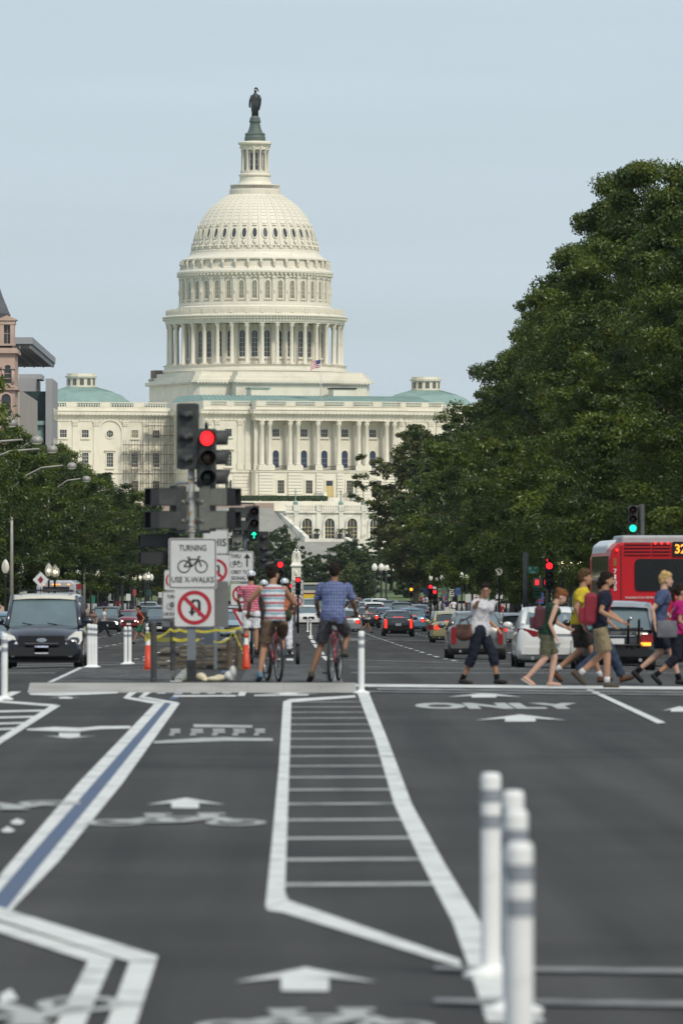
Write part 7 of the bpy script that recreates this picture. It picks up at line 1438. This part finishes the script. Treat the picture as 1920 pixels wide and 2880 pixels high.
# ---- bicycles
m_spoke = M('spoke_steel', (.35, .35, .35), .35, metal=.8, var=.05)
def bicycle(lab, X, d, rz, z, col):
    e = empty('bicycle', (X, d, z), rz, lab, 'bicycle', 'bicycles of the waiting cyclists')
    def wheel(y):
        t = MB(); k = 32; t.tube([(0, .33*math.cos(2*PI*i/k), .33*math.sin(2*PI*i/k)) for i in range(k+1)], .025, 8, up=V_((1, 0, 0)), caps=False); w_ = t.build('wheel', m_tyre, e, (0, y, .355))
        r_ = MB(); r_.tube([(0, .297*math.cos(2*PI*i/k), .297*math.sin(2*PI*i/k)) for i in range(k+1)], .012, 6, up=V_((1, 0, 0)), caps=False); r_.build('rim', m_spoke, w_)
        s_ = MB(); s_.cyl((-.04, 0, 0), (.04, 0, 0), .022, n=10)
        for i in range(16): a = 2*PI*i/16; s_.tube([((-1)**i*.025, .02*math.cos(a), .02*math.sin(a)), (0, .295*math.cos(a+.3), .295*math.sin(a+.3))], .0022, 4)
        s_.build('spokes', m_spoke, w_); return w_
    wheel(-.52); wheel(.53)
    BB, ST, HT, HB = V_((0, -.08, .30)), V_((0, -.24, .78)), V_((0, .36, .84)), V_((0, .39, .68)); fm = MB()
    for a, b, r in ((BB, ST, .018), (ST, HT, .017), (BB, HB, .02), (HT, HB, .02)): fm.tube([a, b], r, 10)
    for sx in (-1, 1): fm.tube([BB+V_((sx*.03, 0, 0)), V_((sx*.06, -.52, .355))], .011, 8); fm.tube([ST+V_((sx*.012, 0, -.03)), V_((sx*.06, -.52, .355))], .009, 8)
    fm.build('frame', col, e)
    fk = MB()
    for sx in (-1, 1): fk.tube([HB+V_((sx*.03, 0, 0)), V_((sx*.055, .44, .55)), V_((sx*.055, .53, .355))], .012, 8)
    fk.build('fork', m_trim, e)
    sd = MB().tube([ST, V_((0, -.27, .92))], .014, 8).build('seat_post', m_chrome, e); sm_ = MB(); sm_.ball((0, -.36, .945), (.085, .09, .03), 12, 7); sm_.ball((0, -.24, .95), (.035, .13, .025), 10, 6); mkobj('saddle', remesh(sm_, .012, 2, 'saddle', m_trim), e)
    h_ = MB(); h_.tube([HT, V_((0, .40, .97)), V_((0, .44, 1.0))], .016, 8); h_.tube([(-.31, .38, 1.02), (-.16, .43, 1.01), (0, .45, 1.0), (.16, .43, 1.01), (.31, .38, 1.02)], .013, 8); h_.build('handlebar', m_trim, e)
    for sx in (-1, 1): MB().tube([(sx*.22, .415, 1.014), (sx*.32, .375, 1.02)], .018, 8).build('grip', m_tyre, e)
    MB().prism(circ(.09, 20), .0, .005, (0, 0, 0), R=Matrix.Rotation(PI/2, 3, 'Z')).build('chain_ring', m_trim, e, (.065, -.08, .30))
    for sx, dz_ in ((-1, -.16), (1, .12)):
        c_ = MB().tube([(sx*.07, -.08, .30), (sx*.09, -.08+.05, .30+dz_)], .012, 6).build('crank', m_trim, e); MB().box((sx*.145, -.03, .30+dz_), (.09, .07, .022)).build('pedal', m_trim, c_)
    MB().tube([(.045, -.52, .355), (.05, -.3, .40), (.05, -.08, .39)], .006, 5).tube([(.045, -.52, .32), (.05, -.3, .24), (.05, -.08, .21)], .006, 5).build('chain', m_trim, e)
    MB().prism(circ(.03, 10), -.85+.0, -.845, (0, .24, .62)).build('rear_reflector', m_taildk, e)
    for sx in (-1, 1): pass
    return e
m_bkred = M('bike_frame_red', (.22, .012, .025), .35, var=.05, coat=.5)
bx1, bd1 = WX(768, 110.2), 110.2; bicycle('red bicycle under the cyclist in the striped tank top', bx1, bd1, math.radians(10), ISL, m_bkred)
bx2, bd2 = WX(941, 110.2), 110.2; bicycle('red bicycle under the cyclist in the blue checked shirt', bx2, bd2, math.radians(-7), ISL, m_bkred)
tank = stripes('striped_tank', [((.55, .56, .58), .22), ((.18, .30, .36), .30), ((.50, .50, .52), .10), ((.30, .05, .07), .24), ((.42, .36, .38), .14)], .115, 'Z', .2)
ps = dict(pel=(0, -.20, .97), ch=(-.01, -.10, 1.32), nk=(-.02, -.05, 1.50), hd=(.0, -.02, 1.655), lleg=((-.16, -.10, .54), (-.24, -.20, .13), (-.12, 1, -.32)), rleg=((.17, .16, .70), (.14, .0, .47), (.05, 1, -.1)), larm=((-.36, .05, 1.25), (-.33, .33, 1.06)), rarm=((.32, .06, 1.22), (.28, .33, 1.05)), palm=(0, 0, -1), grip=.5)
c1 = person('cyclist in a striped tank top and brown shorts waiting with one foot down', bx1, bd1, math.radians(10), 1.78, ps, 'tan', 'dark', tank, 'tank', cloth('brown', (.13, .088, .06)), 'shorts', cloth('blue_grey_shoe', (.10, .17, .24), .7), None, z=ISL, yaw=-.9, hairstyle='curly', group='waiting cyclists')
check = stripes('checked_shirt', [((.060, .085, .20), .86), ((.30, .33, .46), .14)], .045, 'X', 0, .85, 'Z', [((.060, .085, .20), .86), ((.30, .33, .46), .14)], .05)
ps = dict(pel=(0, -.22, .98), ch=(0, -.12, 1.33), nk=(0, -.04, 1.51), hd=(0, .0, 1.665), lleg=((-.20, -.10, .55), (-.33, -.22, .13), (-.35, .9, -.35)), rleg=((.17, .14, .72), (.145, -.02, .47), (.1, 1, -.1)), larm=((-.28, .0, 1.20), (-.28, .32, 1.05)), rarm=((.28, .0, 1.21), (.28, .32, 1.07)), palm=(0, 0, -1), grip=.5, sleeve=.8)
c2 = person('cyclist in a blue checked shirt and grey shorts waiting with one foot down', bx2, bd2, math.radians(-7), 1.81, ps, 'brown', 'dark', check, 'loose', cloth('grey_shorts', (.075, .07, .08)), 'shorts', cloth('green_grey_shoe', (.07, .065, .045), .7), None, z=ISL, hairstyle='short', wide=1.08, group='waiting cyclists')
on(c1, MB().ball((.20, -.16, 1.02), (.07, .13, .10), 12, 8), 'hip_bag', cloth('army_green', (.035, .045, .022)), .014)
# ---- self-balancing scooters with riders
def scooter(lab, X, d, rz=0):
    e = empty('two_wheel_scooter', (X, d, G(d, X)), rz, lab, 'scooter', 'two wheel scooters'); MB().b2(-.22, .22, -.18, .2, .16, .23).build('platform', m_trim, e)
    for sx in (-1, 1):
        w_ = MB().lathe([(.12, -.045), (.235, -.045), (.24, -.03), (.24, .03), (.235, .045), (.12, .045)], 22, caps=False); w_.v = [(z, y_, x_) for x_, y_, z in w_.v]; o = w_.build('wheel', m_tyre, e, (sx*.29, 0, .24)); MB().prism(circ(.13, 16), -.03, .03, (0, 0, 0), R=RZ(PI/2)).build('hub', m_trim, o)
        MB().tube([(sx*.29, -.2, .45), (sx*.29, 0, .51), (sx*.29, .2, .45)], .05, 8, flat=.25).build('mudguard', m_trim, e)
    MB().tube([(0, .15, .2), (0, .3, .7), (0, .36, 1.15)], .025, 8).tube([(-.28, .33, 1.17), (0, .36, 1.15), (.28, .33, 1.17)], .018, 8).build('handlebar', m_trim, e); on(e, MB().ball((0, .42, .9), (.15, .09, .17), 10, 8), 'front_bag', m_trim, .02)
RIDE = dict(STAND, larm=((-.28, .05, 1.16), (-.24, .30, 1.0)), rarm=((.28, .05, 1.16), (.24, .30, 1.0)), palm=(0, 0, -1), grip=.5)
hel_w = M('helmet_white', (.62, .66, .70), .35, var=.05)
for i, (u, d, h, top, tk, bot, bk, lab, fem, hs) in enumerate(((706, 152, 1.80, stripes('pink_polo', [((.42, .06, .11), .7), ((.60, .30, .34), .3)], .05, 'Z'), 'tee', cloth('white_shorts', (.66, .66, .68)), 'shorts', 'rider in a pink striped polo and white helmet on a two wheel scooter', 0, 'short'), (800, 156, 1.66, cloth('orange_tank', (.42, .14, .07)), 'tank', cloth('white_trousers', (.66, .66, .72)), 'jeans', 'rider in an orange tank top and white trousers on a two wheel scooter', .8, 'short'), (742, 162, 1.68, cloth('dark_top', (.03, .03, .035)), 'tee', cloth('dark_trousers', (.02, .02, .025)), 'jeans', 'helmeted rider mostly hidden behind the striped tank top cyclist', 0, 'short'))):
    X = WX(u, d); scooter('two wheel scooter under the '+lab.split(' on a')[0].replace(' mostly hidden behind', ' behind'), X, d); person(lab, X, d, 0, h, RIDE, 'tan', 'dark', top, tk, bot, bk, cloth('black_shoe', (.012, .012, .014), .6), None, vox=.014, z=G(d, X)+.23, fem=fem, helmet=hel_w, hairstyle=hs, group='scooter riders')
# ---- smaller people further away
def small(lab, u, d, rz, h, pose, top, bot, bk='shorts', hair='dark', skin='tan', fem=0, vox=.022, group='people in the distance', **k):
    X = WX(u, d); return person(lab, X, d, rz, h, pose, skin, hair, cloth(*top), 'tee', cloth(*bot), bk, cloth('black_shoe', (.012, .012, .014), .6), None, vox=vox, fem=fem, fingers=d < 340, face=False, group=group, z=k.pop('z', None), **k)
r1 = small('man in a rust red tee and green shorts running left', 396, 318, PI/2+.2, 1.76, WALK_A, ('rust', (.28, .045, .022)), ('green', (.03, .14, .07)), vox=.018); backpack(r1, WALK_A, m_trim, m_trim)
small('man in a white shirt and navy trousers crossing on the left', 290, 425, EAST, 1.8, WALK_A, ('white', (.66, .65, .68)), ('dark_navy', (.014, .017, .028)), 'jeans', 'brown', 'fair')
small('woman in a brown dress beside the minivan mirror', 262, 430, PI, 1.68, STAND, ('taupe', (.20, .13, .10)), ('taupe', (.20, .13, .10)), 'skirt', 'dark', 'fair', .8); small('fair haired woman left of the brown dress', 242, 432, PI, 1.66, STAND, ('olive_top', (.10, .09, .06)), ('beige', (.3, .25, .18)), 'jeans', 'blond', 'fair', .8)
small('woman in a pale top and dark skirt walking between the cars', 1028, 438, EAST, 1.66, WALK_A, ('pale_green', (.42, .45, .40)), ('black_skirt', (.015, .015, .025)), 'short', 'dark', 'tan', .9)
small('cyclist in dark clothes far along the bicycle lane', 812, 470, 0, 1.75, STAND, ('dark_blue', (.03, .04, .08)), ('maroon_shorts', (.10, .02, .03)), 'shorts')
small('man in a white tee left of the crossing woman', 972, 470, EAST, 1.78, WALK_B, ('white', (.66, .65, .68)), ('dark_navy', (.014, .017, .028)), 'jeans'); small('man in a pale tee behind the crossing woman', 994, 520, EAST, 1.76, WALK_A, ('pale_blue', (.4, .45, .5)), ('dark_navy', (.014, .017, .028)), 'jeans')
small('pedestrian with a purple backpack on the right pavement', 1450, 395, 0, 1.75, WALK_A, ('purple', (.06, .04, .14)), ('white_shorts', (.66, .66, .68))); small('pedestrian in a red top on the right pavement', 1420, 420, 0, 1.72, WALK_B, ('red_top', (.30, .03, .04)), ('dark_navy', (.014, .017, .028)), 'jeans')
proto = [[o for o in COL.objects if o.get('label', '').startswith(t)][0] for t in ('man in a white shirt', 'man in a white tee left', 'pedestrian with a purple', 'pedestrian in a red', 'woman in a pale', 'man in a pale tee')]
rnd = random.Random(3)
for i in range(16):
    c = copy_tree(proto[i % 6]); d = 470+i*31+rnd.uniform(-9, 9); c.location = (16.8+rnd.uniform(-1.2, 3.0), d, G(d, 14.5)+.15); c.rotation_euler = (0, 0, rnd.choice((0, PI))); c['label'] = ORD[i]+' pedestrian in the crowd strolling along the right pavement'; c['group'] = 'crowd on the right pavement'
for i in range(9):
    c = copy_tree(proto[(i+2) % 6]); d = 455+i*40; c.location = (-16.9-rnd.uniform(-1, 2.5), d, G(d, 14.5)+.15); c.rotation_euler = (0, 0, rnd.choice((0, PI))); c['label'] = ORD[i]+' pedestrian strolling along the left pavement'; c['group'] = 'crowd on the left pavement'
bpy.data.scenes.remove(TMP)
# ================================================================== summer haze
hm_ = bpy.data.materials.new('haze_air'); hm_.use_nodes = True; _n = hm_.node_tree.nodes; _n.clear(); _o = _n.new('ShaderNodeOutputMaterial'); _v = _n.new('ShaderNodeVolumePrincipled')
_v.inputs['Color'].default_value = (.86, .92, 1, 1); _v.inputs['Density'].default_value = .00003; _v.inputs['Anisotropy'].default_value = .2; hm_.node_tree.links.new(_v.outputs[0], _o.inputs['Volume'])
tag(MB().b2(-2500, 2500, -500, 4300, -7, 130).build('haze', hm_), kind='stuff')
SC.cycles.volume_bounces = 0
